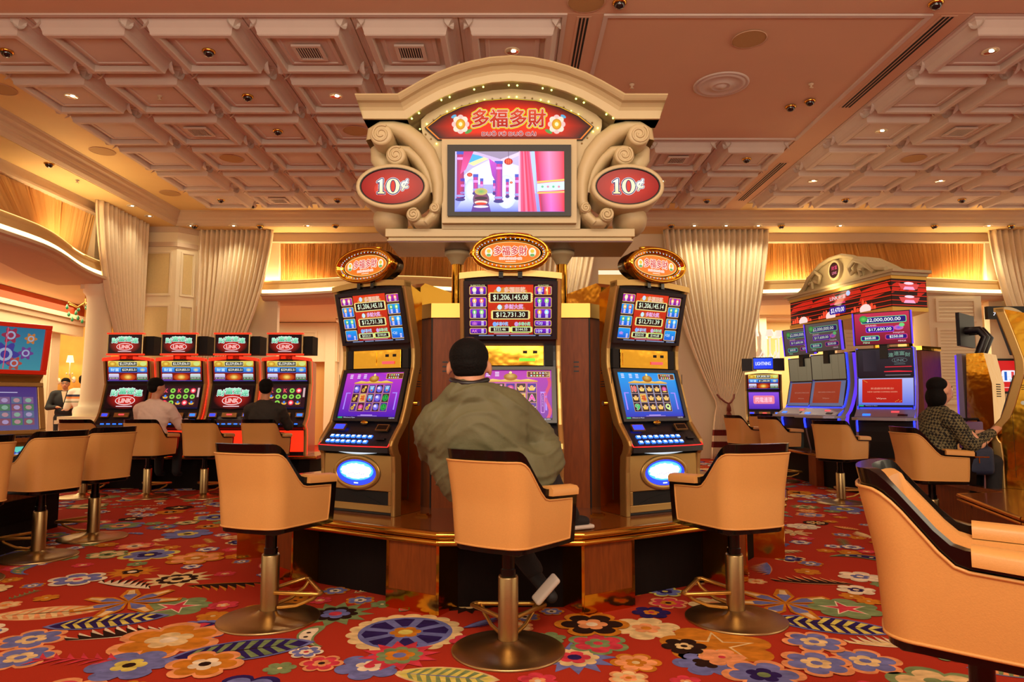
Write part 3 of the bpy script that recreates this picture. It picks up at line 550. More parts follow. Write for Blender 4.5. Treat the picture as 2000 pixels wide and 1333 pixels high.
# --- far room behind the back bay
fw = G().box(-9.6, 7, 20.4, 20.6, 0, 3.9); fw.build('wall_far', 'cream', kind='structure')
G().box(-7, 5, 15.9, 20.4, 3.62, 3.68).box(5, 14, 15.9, 20.0, 3.62, 3.68).build('ceiling_far', 'cream', kind='structure')
def louvre_panel(t, x0, x1, z0, z1, y, n, name='louvre_slat'):
    g = G(); frame = .06; g.box(x0 - frame, x1 + frame, y - .04, y, z0 - frame, z0).box(x0 - frame, x1 + frame, y - .04, y, z1, z1 + frame).box(x0 - frame, x0, y - .04, y, z0, z1).box(x1, x1 + frame, y - .04, y, z0, z1); g.build('louvre_frame', 'cream', t)
    h = (z1 - z0) / n; s0 = None
    for i in range(n):
        if s0 is None: o = s0 = G().prism([(0, 0), (-.03, 0), (-.005, h * .96), (0, h * .96)], 0, x1 - x0, 0, 'YZ').build(name, 'cream', t)
        else: o = s0.copy(); COL.objects.link(o); o.parent = t
        o.location = (x0, y, z0 + i * h)
t = thing('louvred_partition', 'cream partition with louvred panels above a door opening, behind the red machines', 'partition', (-6.7, 20.2, 0))
G().box(-2.2, -1.35, -.15, .15, 0, 3.6).box(-.95, 1.55, -.15, .15, 2.45, 3.6).box(-1.2, -.95, -.2, .15, 0, 3.6).box(1.2, 1.5, -.18, .15, 0, 3.6).box(-2.2, -1.2, -.18, .15, 2.3, 2.5).build('partition_body', 'cream', t)
louvre_panel(t, -.5, .9, 2.75, 3.3, -.15, 8); louvre_panel(t, -2.1, -1.45, .7, 2.2, -.15, 14)
G().box(-1.2, 1.2, .15, .2, 0, 2.5).build('doorway_back', 'pleat', t)
valance('far_valance', (-4.9, 19.3, -.12), (-1.2, 19.3, -.12), (0, -1, 0), lambda s: .0, 40, 'small pleated valance in the far room beyond the back bay', 8)
# small chandelier cluster behind the large curtain at right
def chandelier(u, v, Y, label, sc=1.):
    p = atY(u, v, Y); t = thing('white_chandelier', label, 'chandelier', p)
    g = G(); sh = None
    for i in range(8):
        a = i * pi / 4 + .2; rx, ry = .42 * sc, .42 * sc
        g.tube([(0, 0, -.25 * sc), (rx * .5 * cos(a), ry * .5 * sin(a), -.42 * sc), (rx * cos(a), ry * sin(a), -.3 * sc), (rx * cos(a), ry * sin(a), .1 * sc)], .018 * sc, 6)
        o = sh.copy() if sh else G().lathe([(.1 * sc, 0), (.06 * sc, .14 * sc)], n=14, cap=False).build('lamp_shade', 'chandelier_lit', t)
        if sh: COL.objects.link(o); o.parent = t
        sh = sh or o; o.location = (rx * cos(a), ry * sin(a), .14 * sc)
    for i in range(8): a = i * pi / 4 + .6; b = a + pi / 4; g.tube([(.4 * sc * cos(a), .4 * sc * sin(a), -.2 * sc), (.43 * sc * cos((a + b) / 2), .43 * sc * sin((a + b) / 2), -.5 * sc), (.4 * sc * cos(b), .4 * sc * sin(b), -.2 * sc)], .016 * sc, 6)
    g.build('chandelier_arms', 'chandelier_lit', t); G().lathe([(.02, .9), (.02, .3), (.06, .2), (.04, -.1), (.09, -.25), (.05, -.42), (0, -.48)], n=12).build('stem', 'white_glass', t)
chandelier(1483, 672, 16.2, 'lit white glass chandelier hanging right of the large curtain', 1.05)
G().box(4.9, 8.0, 19.2, 19.3, 0, 3.7).build('wall_right_bay', 'red_wall', kind='structure'); G().box(7.0, 16, 19.0, 19.1, 0, 3.7).build('wall_right_far', 'cream_panel', kind='structure')
g = G(); g.box(5.55, 5.95, 18.4, 18.7, 0, 3.7); g.box(6.5, 6.9, 18.4, 18.7, 0, 3.7); g.box(4.7, 5.8, 17.6, 17.9, 0, 1.2); g.box(4.65, 5.85, 17.55, 17.95, 1.15, 1.25); g.build('wall_right_pilasters', 'cream', kind='structure')
valance('far_valance', (5.3, 18.8, -.1), (8.6, 18.8, -.1), (0, -1, 0), lambda s: .0, 40, 'small pleated valance in the far room right of the curtain', 9)
# louvred pier at right
t = thing('louvred_pier', 'cream square pier with tall louvred panel behind the seated woman', 'pillar', (9.85, 15.0, 0))
G().box(-.62, .55, 0, .6, .95, 3.62).build('pier_shaft', 'cream', t); G().box(-.85, .8, -.12, .7, 0, .86).box(-.92, .87, -.2, .75, .86, .95).build('pedestal', 'plaster_warm', t)
louvre_panel(t, -.42, .36, 1.28, 2.85, 0, 22); louvre_panel(t, -.42, .36, 3.1, 3.5, 0, 5)
t = thing('louvred_pier', 'cream louvred wall pier half hidden behind the black monitors', 'pillar', (8.35, 15.6, 0))
G().box(-.9, .5, 0, .5, 0, 3.62).build('pier_shaft', 'cream', t); louvre_panel(t, -.7, .3, 2.3, 3.4, 0, 12)
# right edge: black hanging sign, red screen
p = atY(1956, 611, 14.8); t = thing('hanging_sign', 'black sign with white Chinese characters hanging at the right edge', 'sign', p)
G().box(-.3, .6, 0, .1, -.14, .14).build('sign_board', 'black', t); P().text('永利軒', .05, 0, .42, .15, 'f4f4ff', 1, outline=[(.02, 'f4f4ff')]).build('sign_lettering', plane_map((-.02, -.002, 0), (1, 0, 0), (0, 0, 1)), 'display', t)
p = atY(1965, 735, 15.6); t = thing('wall_screen', 'large red lit screen on the wall at the right edge', 'screen', p)
G().box(-.42, .62, 0, .08, -.40, .40).build('screen_frame', 'black', t)
q = P(); q.rect(0, 0, .96, .70, 'd01c1c', 0); q.rrect(.28, .22, .6, .48, .04, 'f0f0ff', 1); q.rect(.34, .25, .4, .45, '2060c0', 2); q.rect(.5, .3, .56, .45, 'e04040', 2); q.rect(.15, .08, .65, .095, 'ffd0c0', 1); [q.ell(.06 + .03 * i, .66 - .02 * i, .03, .02, 'ff9aa0', 1, 8) for i in range(4)]; q.rect(0, .33, .96, .338, '801010', 1)
q.build('screen_picture', plane_map((-.38, -.002, -.35), (1, 0, 0), (0, 0, 1)), 'display', t)
# ================================================================ CHAIRS
def chair_path(n=44, hw_f=.292, hw_b=.238, yb=-.25, yf=.255, rc=.105):
    pts = []
    for i in range(12): t = i / 12; pts.append((hw_f + (hw_b - hw_f) * t ** 1.2, yf + (yb + rc - yf) * t))
    for i in range(9): a = -pi / 2 * i / 8; pts.append((hw_b - rc + rc * cos(a), yb + rc + rc * sin(a)))
    for i in range(1, 6): x = (hw_b - rc) * (1 - i / 5.); pts.append((x, yb - .012 * (1 - (x / (hw_b - rc)) ** 2)))
    return pts + [(-x, y) for x, y in pts[::-1][1:]]
CPATH = chair_path(); CN = len(CPATH)
def ztop(x, y):
    if y < -.215: return 1.045
    if y < -.02: t = (y + .215) / .195; return 1.045 - .205 * (3 * t * t - 2 * t ** 3)
    return .84 - .014 * (y + .02) / .28
def off_path(d):
    out = []
    for i, (x, y) in enumerate(CPATH):
        a = CPATH[max(0, i - 1)]; b = CPATH[min(CN - 1, i + 1)]; tx, ty = b[0] - a[0], b[1] - a[1]; l = math.hypot(tx, ty); out.append((x - ty / l * d, y + tx / l * d))
    return out
def shell_surf(g, d, zb, zt_off, m, rows=8, bulge_=0., i0=0, i1=None, taper=True):
    pth = off_path(d); i1 = CN - 1 if i1 is None else i1; v = []; k = rows + 1; front_cut = .035
    for i in range(i0, i1 + 1):
        x, y = pth[i]; bx, by = CPATH[i]; zt = ztop(bx, by) + zt_off
        for j in range(k):
            s = j / rows; z = zb + (zt - zb) * s; sc = 1 - .09 * (1 - (z - .54) / .5) ** 1.3 if z < 1.04 else 1
            w = 1 + bulge_ * 4 * s * (1 - s); lean = -.045 * max(0, (z - .78) / .27) ** 1.2 * (1 if by < 0 else max(0, 1 - by / .1))
            v.append((x * sc * w, (y * sc * w if y < 0 else y * (1 - .03 * (1 - s)) * w) + lean, z))
    L = i1 - i0; f = [(a * k + j, (a + 1) * k + j, (a + 1) * k + j + 1, a * k + j + 1) for a in range(L) for j in range(rows)]
    g.add(v, f, m, True); return v, k
def make_chair(label, dark=False):
    lm = 'leather_dark' if dark else 'leather'
    t = thing('casino_chair', label, 'chair')
    # black lacquered frame: a band of constant thickness between the two upholstered skins
    g = G(); a, k = shell_surf(g, -.002, .545, .010, 0); b, k = shell_surf(g, -.047, .545, .010, 0); n = len(a) // k
    g.add([a[i * k + k - 1] for i in range(n)] + [b[i * k + k - 1] for i in range(n)], [(i, i + 1, n + i + 1, n + i) for i in range(n - 1)], 0, True)
    g.add([a[i * k] for i in range(n)] + [b[i * k] for i in range(n)], [(i, i + 1, n + i + 1, n + i) for i in range(n - 1)], 0)
    for q in (0, n - 1): g.add(a[q * k:(q + 1) * k] + b[q * k:(q + 1) * k], [(j, j + 1, k + j + 1, k + j) for j in range(k - 1)], 0)
    fr = g.build('black_frame', 'black_gloss', t)
    # outer skin with piping
    def skin(d0, zb, zt, i0, i1, name, pipe=True, bl=.006):
        g = G(); v, k = shell_surf(g, d0, zb, zt, 0, 10, bl, i0, i1); n = len(v) // k
        v2 = []; w2, _ = shell_surf(G(), d0 - .012, zb, zt, 0, 10, bl, i0, i1)
        loop = [i * k for i in range(n)] + [(n - 1) * k + j for j in range(1, k)] + [i * k + k - 1 for i in range(n - 2, -1, -1)] + [j for j in range(k - 2, 0, -1)]
        g.add([v[i] for i in loop] + [w2[i] for i in loop], [(i, (i + 1) % len(loop), len(loop) + (i + 1) % len(loop), len(loop) + i) for i in range(len(loop))], 0)
        o = g.build(name, lm, t)
        if pipe: G().tube([v[i] for i in loop], .0055, 6, 0, True).build('piping', lm, o)
        return o
    skin(.008, .575, -.046, 2, CN - 3, 'outer_shell')
    g = G(); v, k = shell_surf(g, -.085, .60, -.030, 0, 8, 0, 1, CN - 2); n = len(v) // k; w, _ = shell_surf(G(), -.045, .60, -.018, 0, 8, 0, 1, CN - 2)
    g.add([v[i * k + k - 1] for i in range(n)] + [w[i * k + k - 1] for i in range(n)], [(i, i + 1, n + i + 1, n + i) for i in range(n - 1)], 0, True)
    for q in (0, n - 1): g.add(v[q * k:(q + 1) * k] + w[q * k:(q + 1) * k], [(j, j + 1, k + j + 1, k + j) for j in range(k - 1)], 0)
    g.build('inner_upholstery', lm, t)
    for s in (1, -1):
        g = G(); pp = [off_path(-.035)[i] for i in range(0, 9)]; pts = [(s * x, y, ztop(x, y) + .004) for x, y in pp][1:]
        sec = [(-.05, -.028), (-.052, .002), (-.04, .016), (0, .022), (.04, .016), (.052, .002), (.05, -.03)]
        v = []
        for x, y, z in pts: v += [(x + s * a, y, z + b) for a, b in sec]
        m = len(sec); f = [(i * m + j, (i + 1) * m + j, (i + 1) * m + j + 1, i * m + j + 1) for i in range(len(pts) - 1) for j in range(m - 1)]
        g.add(v, f, 0, True).add(v[:m], [tuple(range(m))], 0).add(v[-m:], [tuple(range(m))], 0).build('arm_pad', lm, t)
    g = G(); g.rpad((0, .035, .635), (.205, .25, .055), .045); st = g.build('seat_cushion', lm, t)
    G().tube([(.2 * cx, .035 + .245 * cy, .668) for cx, cy in [(1, -.8), (1, .8), (.85, 1), (-.85, 1), (-1, .8), (-1, -.8)]], .005, 6).build('piping', lm, st)
    G().rpad((0, .02, .555), (.19, .22, .022), .018).build('seat_pan', 'black', t)
    G().cyl((0, 0, .36), .034, .18, 20).cyl((0, 0, .36), .040, .06, 20).build('gas_lift', 'black_gloss', t)
    G().lathe([(.053, .05), (.053, .375), (.049, .385), (.036, .385)], n=28).build('pole_sleeve', 'bronze', t)
    G().lathe([(.295, 0), (.297, .010), (.290, .015), (.2, .022), (.12, .032), (.075, .044), (.055, .060)], n=56, cap=False).build('base_disc', 'bronze', t)
    f = G(); hw = .20; yf_ = .27; z = .165; L = [(-.045, .02, z)]
    for i in range(5): a = pi - pi / 2 * i / 4 * 1.25 - .2; L.append((-hw + .035 + .04 * cos(a), yf_ - .04 + .04 * sin(a), z))
    L += [(-x, y, zz) for x, y, zz in L[::-1]]
    f.tube(L, .0125, 8)
    for s in (1, -1): f.tube([(s * .15, yf_ - .005, z), (s * .135, yf_ - .04, z - .04), (s * .09, .14, .085), (s * .04, .04, .075)], .011, 8)
    f.build('footrest', 'gold_trim', t)
    return t
chair0 = make_chair('x'); KC = [0]
def chair(label, x, y, deg, dz=0, grp='orange leather casino chairs', foot=0):
    t = chair0 if KC[0] == 0 else copy_tree(chair0); KC[0] = 1
    t.location = (x, y, dz); t.rotation_euler = (0, 0, -R(deg)); t['label'] = label; t['group'] = grp
    for c in t.children:
        if c.name.startswith('footrest'): c.rotation_euler = (0, 0, R(foot))
    return t
chair('empty orange leather swivel chair facing the left gold slot machine', -1.45, 4.20, 20, foot=-42)
chair('orange leather swivel chair under the man in the olive jacket', -.02, 3.69, 32, foot=32)
chair('empty orange leather swivel chair facing the right gold slot machine', 1.335, 4.20, -20, foot=42)
chair('large orange leather chair closest to the camera, cut by the right edge', 1.385, 2.09, 124, .045)
for i, (x, l) in enumerate([(-5.82, 'empty tan chair at the leftmost red trimmed machine'), (-4.95, 'tan chair under the man in the white shirt'), (-4.18, 'empty tan chair between the two seated men at the red machines'), (-3.38, 'tan chair under the man in the dark suit')]): chair(l, x, 9.4, 2, 0, 'chairs at the red machine bank')
chair('tan swivel chair at the left edge, nearest of the left row', -3.98, 5.0, -62, 0, 'chairs at the left machines'); chair('tan swivel chair in the left row, middle one with footrest at left', -3.95, 5.82, -66, 0, 'chairs at the left machines'); chair('tan swivel chair in the left row, farthest from camera', -3.98, 6.62, -66, 0, 'chairs at the left machines')
chair('tan chair in front of the blue lit triple screen machine', 4.2, 8.85, 52, 0, 'chairs at the blue lit machines'); chair('tan chair second from the striped curtain hem', 4.35, 11.2, 72, 0, 'chairs at the blue lit machines'); chair('tan chair nearest the striped curtain hem', 4.05, 12.0, 72, 0, 'chairs at the blue lit machines'); chair('small tan chair farthest away, before the yellow lit machine', 4.88, 13.3, 30, 0, 'chairs at the blue lit machines')
chair('orange chair under the woman in the houndstooth jacket', 3.95, 6.52, 92, 0)
t = thing('purple_chair', 'dark framed purple chair behind the seated woman', 'chair', (6.05, 8.72, 0), -R(-20))
G().rpad((0, .0, .52), (.24, .24, .04), .03).build('seat', 'purple_seat', t); G().rpad((0, .24, .86), (.21, .022, .17), .02).build('backrest', 'purple_seat', t)
g = G(); g.tube([(-.24, .27, .5), (-.24, .29, 1.02), (-.2, .29, 1.06), (.2, .29, 1.06), (.24, .29, 1.02), (.24, .27, .5)], .018); g.build('back_frame', 'wood_dark', t)
l0 = None
for sx, sy in ((-1, -1), (1, -1), (1, 1), (-1, 1)):
    o = l0.copy() if l0 else G().cyl((0, 0, 0), .02, .5, 10, r2=.024).build('leg', 'wood_dark', t)
    if l0: COL.objects.link(o); o.parent = t
    l0 = l0 or o; o.location = (sx * .2, sy * .2, 0)
# ================================================================ SLOT MACHINES
def strip_prism(g, prof, d0, d1, x0, x1, m=0):
    for (ya, za), (yb, zb) in zip(prof[:-1], prof[1:]):
        v = [(x, y + d, z) for x in (x0, x1) for (y, z) in ((ya, za), (yb, zb)) for d in (d0, d1)]
        g.add(v, [(0, 1, 3, 2), (4, 6, 7, 5), (0, 2, 6, 4), (1, 5, 7, 3)], m)
    for (y, z) in (prof[0], prof[-1]): g.add([(x, y + d, z) for x in (x0, x1) for d in (d0, d1)], [(0, 1, 3, 2)], m)
def smooth_prof(pr, it=2):
    for _ in range(it):
        q = [pr[0]]
        for a, b in zip(pr[:-1], pr[1:]): q += [(a[0] * .75 + b[0] * .25, a[1] * .75 + b[1] * .25), (a[0] * .25 + b[0] * .75, a[1] * .25 + b[1] * .75)]
        pr = q + [pr[-1]]
    return pr
def seg_map(p0, p1, w, out=.002):
    # map for a display between profile points p0 (bottom) and p1 (top), width w
    up = Vector((0, p1[0] - p0[0], p1[1] - p0[1])); L = up.length; up.normalize(); o = Vector((-w / 2, p0[0], p0[1])); n = Vector((1, 0, 0)).cross(up)
    return plane_map(o + n * out, (1, 0, 0), up), L
def upper_fortune(w, h, vals, theme, main='b00d0a'):
    p = P(); X = lambda a: a * w; Y = lambda a: a * h
    p.rect(0, 0, w, h, '300818', 0); p.rect(X(.23), 0, X(.77), h, 'a01208', 1, 'e03a1a'); side, s2 = ('1858d8', '1ea0f0') if theme == 'blue' else ('3a1090', '8a28d0')
    rows = [(.80, .97), (.56, .76), (.34, .54), (.19, .31), (.04, .16)] if theme != 'blue' else [(.80, .97), (.55, .77), (.30, .52), (.04, .27)]
    for sx in (0, 1):
        x0, x1 = (.01, .215) if sx == 0 else (.785, .99)
        for j, (y0, y1) in enumerate(rows):
            a, b = (('8a1890', 'b030b0') if j == 0 and theme == 'blue' else (side, s2))
            p.rrect(X(x0), Y(y0), X(x1), Y(y1), X(.016), 'e0b860', 2); p.rrect(X(x0 + .008), Y(y0 + .012), X(x1 - .008), Y(y1 - .012), X(.014), a, 3, b)
            cx = (x0 + x1) / 2; ym = (y0 + y1) / 2
            if j < 3:
                for k in (0, 1):
                    c = [('fff0a0', 'ff9a70'), ('ffb040', 'ff7050'), ('60c060', '90e070'), ('e8a020', 'a0e0ff')][(j + sx) % 4][k]; ex = x0 + .06 + .085 * k
                    p.ell(X(ex), Y(y1 - .07), X(.026), Y(.05), c, 4, 10); p.ell(X(ex), Y(y1 - .07), X(.013), Y(.025), 'fff8d8', 5, 8)
                    for q in range(3): p.rect(X(ex - .015), Y(y0 + .025 + q * .028), X(ex + .018), Y(y0 + .042 + q * .028), 'f4e8ff', 4)
                for q in range(3): p.rect(X(x0 + .014), Y(y0 + .025 + q * .028), X(x0 + .022), Y(y0 + .042 + q * .028), 'ff4040', 4)
            else:
                p.text('AK' if sx == 0 and j == 4 else 'QJ' if j == 3 and sx else '109' if sx else '金', X(x0 + .06), Y(ym), X(.07), Y(.06), ['ff90e0', 'e0f0ff'][sx], 4)
                for q in range(3): p.rect(X(x0 + .14), Y(y0 + .025 + q * .03), X(x0 + .17), Y(y0 + .042 + q * .03), 'f4e8ff', 4)
    if theme != 'blue':
        p.text('SUBSTITUTE', X(.11), Y(.985), X(.17), Y(.022), 'f8ffb0', 3); p.text('SCATTER', X(.89), Y(.985), X(.13), Y(.022), 'f8ffb0', 3); p.rect(X(.90), Y(.81), X(.975), Y(.955), 'e04818', 4); p.rect(X(.93), Y(.81), X(.943), Y(.955), 'ffe060', 5); p.text('50', X(.865), Y(.93), X(.04), Y(.04), 'ffffff', 4); p.text('10', X(.865), Y(.88), X(.04), Y(.04), 'ffffff', 4); p.text('5', X(.865), Y(.83), X(.015), Y(.035), 'ffffff', 4)
    def box(x0, x1, y0, y1, val, rim='e8c860', numc='fff8d0', nw=.86):
        p.rrect(X(x0 - .018), Y(y0 - .02), X(x1 + .018), Y(y1 + .02), X(.012), rim, 3); p.rect(X(x0 - .004), Y(y0 - .006), X(x1 + .004), Y(y1 + .006), 'fff6c8', 4); p.rect(X(x0), Y(y0), X(x1), Y(y1), '240806', 5)
        for q in range(4):
            for e in (x0 - .016, x1 + .016): p.ell(X(e), Y(y0 + (y1 - y0) * (q + .5) / 4), X(.009), Y(.018), 'f0e880', 5, 8)
        p.text(val, X((x0 + x1) / 2), Y((y0 + y1) / 2), X((x1 - x0) * nw), Y((y1 - y0) * .72), numc, 6, 'd8f8d8', off=.012)
    def title(s, cx, cy, tw, th, col, edge):
        p.text(s, X(cx), Y(cy), X(tw), Y(th), col, 4, off=.01, outline=[(.07, edge), (.045, 'ffffff')])
    p.ell(X(.5), Y(.87), X(.2), Y(.085), 'd88830', 2, 20); p.ell(X(.36), Y(.91), X(.028), Y(.05), 'c8e0ff', 4, 12); title('多福巨奖', .55, .90, .25, .10, 'e89030', 'c04810')
    box(.26, .74, .67, .83, vals[0]); p.ell(X(.5), Y(.53), X(.18), Y(.09), 'c86030', 2, 20); p.ell(X(.37), Y(.565), X(.028), Y(.05), 'c8f0ff', 4, 12); title('多财大奖', .54, .575, .22, .09, 'e040c8', 'a02880')
    box(.29, .71, .345, .485, vals[1], nw=.82); p.ell(X(.31), Y(.235), X(.025), Y(.045), '80b0ff', 4, 10); title('多喜中奖', .40, .24, .14, .07, '2080e0', '2050a0'); p.ell(X(.57), Y(.235), X(.025), Y(.045), 'd0a0e0', 4, 10); title('多寿小奖', .665, .24, .14, .07, '20b850', '108040')
    box(.262, .478, .09, .17, vals[2], 'a8d890', nw=.66); box(.522, .738, .09, .17, vals[3], 'a8f060', nw=.66)
    p.rect(X(.3), Y(.045), X(.72), Y(.058), 'c890a0', 3); p.rect(0, 0, w, Y(.03), '080820', 4)
    for a, b in ((.12, .3), (.33, .48), (.5, .8), (.84, .98)): p.rect(X(a), Y(.008), X(b), Y(.022), '9ab0e0', 5)
    return p
def lower_reels(w, h, theme):
    p = P(); X = lambda a: a * w; Y = lambda a: a * h
    c0, c1, fr = dict(purple=('3a10b0', 'c038c8', '8040d0'), blue=('2018b8', '20a0f0', '3058e0'), violet=('6a10a0', 'b838b0', 'a030b0'))[theme]
    p.rect(0, 0, w, h, c0, 0, c1); p.ell(X(.5), Y(.80), X(.3), Y(.2), c1, 1, 24, edge=c1 if theme == 'violet' else {'purple': 'a030c8', 'blue': '2890e8'}[theme])
    p.poly([(X(.06), Y(.2)), (X(.08), Y(.2)), (X(.08), Y(.55)), (X(.14), Y(.55)), (X(.14), Y(.57)), (X(.06), Y(.57))], 'a888ff', 1); p.poly([(X(1 - a), Y(b)) for a, b in ((.06, .2), (.08, .2), (.08, .55), (.14, .55), (.14, .57), (.06, .57))], 'a888ff', 1)
    p.poly([(X(.17), Y(.79)), (X(.28), Y(.83)), (X(.38), Y(.81)), (X(.5), Y(.84)), (X(.62), Y(.81)), (X(.72), Y(.83)), (X(.83), Y(.79)), (X(.83), Y(.765)), (X(.17), Y(.765))], 'd09020', 2, 'ffe080')
    p.ell(X(.5), Y(.87), X(.085), Y(.075), 'a86818', 3, 18); p.ell(X(.5), Y(.885), X(.07), Y(.055), 'f0d070', 4, 18, edge='b07018'); p.ell(X(.5), Y(.955), X(.018), Y(.03), 'ffe890', 4, 10); [p.rect(X(.43), Y(.845 + k * .022), X(.57), Y(.851 + k * .022), '8a5010', 5) for k in range(3)]
    rr = random.Random(len(theme)); syms = dict(purple=['jade', 'gourd', 'fan', 'jade', 'fan', 'gourd', 'door', 'fan', 'jade', 'green', 'gourd', 'ruby', 'gourd', 'jade', 'green'], blue=['10', 'coin', 'ingot', 'ingot', 'ruby', 'ingot', 'door', 'ingot', 'ingot', 'gold', '9', 'gold', 'ingot', 'ingot', 'Q'], violet=['ruby', 'K', 'ruby', 'gold', 'ingot', 'gold', 'Q', 'gold', 'door', 'A', 'K', 'ruby', '9', 'J', 'gold'])[theme]
    for j in range(3):
        for i in range(5):
            x0, y0 = .18 + i * .13, .55 - j * .195; p.rect(X(x0), Y(y0), X(x0 + .118), Y(y0 + .19), 'e0a848', 2); p.rect(X(x0 + .005), Y(y0 + .004), X(x0 + .113), Y(y0 + .186), ['4a1a90', '3a0c30'][(i + j) % 2] if theme != 'blue' else '180828', 3)
            cx, cy = X(x0 + .059), Y(y0 + .095); k = syms[j * 5 + i]; sx, sy = X(.048), Y(.075)
            if k == 'jade': p.ell(cx, cy, sx, sy, 'b8a8ff', 4, 14, edge='4848c0'); p.ell(cx - sx * .3, cy + sy * .3, sx * .5, sy * .35, 'e8e0ff', 5, 10); p.ell(cx, cy - sy * .5, sx * .9, sy * .25, '7060e0', 6, 10)
            elif k == 'gourd': p.ell(cx - sx * .2, cy - sy * .3, sx * .65, sy * .6, 'ffe870', 4, 14, edge='b07818'); p.ell(cx + sx * .35, cy + sy * .5, sx * .45, sy * .42, 'ffe870', 5, 12, edge='c08820'); p.ell(cx - sx * .2, cy - sy * .3, sx * .25, sy * .25, '905010', 6, 8)
            elif k == 'fan': p.ell(cx, cy, sx, sy, '60c8ff', 4, 10, edge='2050b0'); [p.poly([(cx, cy - sy * .8), (cx + sx * a, cy + sy * .9), (cx + sx * (a + .18), cy + sy * .9)], 'e8f8ff', 5) for a in (-.8, -.3, .15, .6)]; p.ell(cx, cy - sy * .4, sx * .35, sy * .3, 'e04050', 6, 8)
            elif k == 'door': p.rect(X(x0 + .008), Y(y0 + .01), X(x0 + .11), Y(y0 + .18), 'e8c060', 4); p.text('福', cx, cy, sx * 1.5, sy * 1.6, 'd03018', 5, off=.03)
            elif k == 'green': p.ell(cx, cy, sx * 1.05, sy, '50e868', 4, 12, edge='108838'); p.text('發', cx, cy, sx * 1.4, sy * 1.4, '0a7028', 5, off=.02)
            elif k == 'ruby': p.ell(cx, cy, sx * .9, sy * .8, 'ff80c8', 4, 12, edge='b01060'); p.ell(cx, cy - sy * .7, sx * .8, sy * .18, 'f0c050', 5, 10)
            elif k in ('ingot', 'gold', 'coin'):
                p.poly([(cx - sx, cy + sy * .3), (cx - sx * .6, cy - sy * .7), (cx + sx * .6, cy - sy * .7), (cx + sx, cy + sy * .3), (cx + sx * .4, cy + sy * .05), (cx - sx * .4, cy + sy * .05)], 'f0a828' if k != 'coin' else 'e8c850', 4, 'fff0a0'); p.ell(cx, cy + sy * .2, sx * .5, sy * .5, 'fff0b0', 5, 12, edge='e89828'); p.ell(cx, cy + sy * .25, sx * .15, sy * .15, 'c04818', 6, 8)
            else: p.text(k, cx, cy, sx * (1.5 if k != 'I' else .6), sy * 1.6, {'10': 'ff3838', '9': '30c060', 'Q': 'c8f080', 'A': 'ff40b0', 'K': 'ff70a0', 'J': '60a0ff'}.get(k, 'ffffff'), 4, off=.05, outline=[(.09, 'fff0e0')])
    p.rrect(X(.70), Y(.86), X(.985), Y(.985), X(.01), 'e0b060', 2); p.rect(X(.71), Y(.87), X(.975), Y(.975), '683018', 3)
    for k in range(5):
        for l in (0, 1): p.ell(X(.755 + .036 * k), Y(.895 + .052 * l), X(.012), Y(.017), ['c0e8ff', 'ffb0a0', 'b0ffb0', 'ffe080', 'e0b0ff'][(k + l) % 5], 4, 8)
    if theme == 'violet':
        p.text('ALL', X(.945), Y(.95), X(.06), Y(.035), 'fff0b0', 4); p.text('UP', X(.955), Y(.90), X(.04), Y(.035), 'fff0b0', 4); p.rrect(X(.865), Y(.15), X(.91), Y(.55), X(.01), 'e0a0f0', 2); p.rrect(X(.87), Y(.16), X(.905), Y(.54), X(.01), '8020a0', 3); [p.text(c_, X(.888), Y(.5 - .035 * k_), X(.014), Y(.022), 'f0d0ff', 4) for k_, c_ in enumerate('ALLWAYS')]
        p.poly([(X(.93 + .03 * sin(k * .9)), Y(.05 + .08 * k)) for k in range(11)] + [(X(.97 + .03 * sin(k * .9)), Y(.05 + .08 * k)) for k in range(10, -1, -1)], 'd84070', 1)
    for k, x in enumerate((.07, .2, .31)): [p.rect(X(x), Y(.955 - .035 * l), X(x + .05), Y(.972 - .035 * l), 'f0e8ff', 2) for l in range(3)]
    p.rect(X(.0), Y(.0), w, Y(.05), '281038', 3); p.rect(X(.01), Y(.008), X(.09), Y(.042), '20b070', 4); p.text('Welcome to Wynn', X(.21), Y(.025), X(.2), Y(.03), 'e0e0ff', 4); p.text('5:20 PM', X(.93), Y(.025), X(.09), Y(.026), 'e0e0ff', 4)
    p.rect(X(.4), Y(.075), X(.6), Y(.088), 'd0b0f0', 3); p.rect(X(.35), Y(.058), X(.68), Y(.068), 'b090e0', 3)
    return p
def oval_map(s): return None
def oval_sign(g, rx, ry, prof, m=0, n=40):
    v = []
    for k, y in prof: v += [((rx + k) * cos(2 * pi * i / n), y, (ry + k) * sin(2 * pi * i / n)) for i in range(n)]
    g.add(v, [(j * n + i, j * n + (i + 1) % n, (j + 1) * n + (i + 1) % n, (j + 1) * n + i) for j in range(len(prof) - 1) for i in range(n)], m, True)
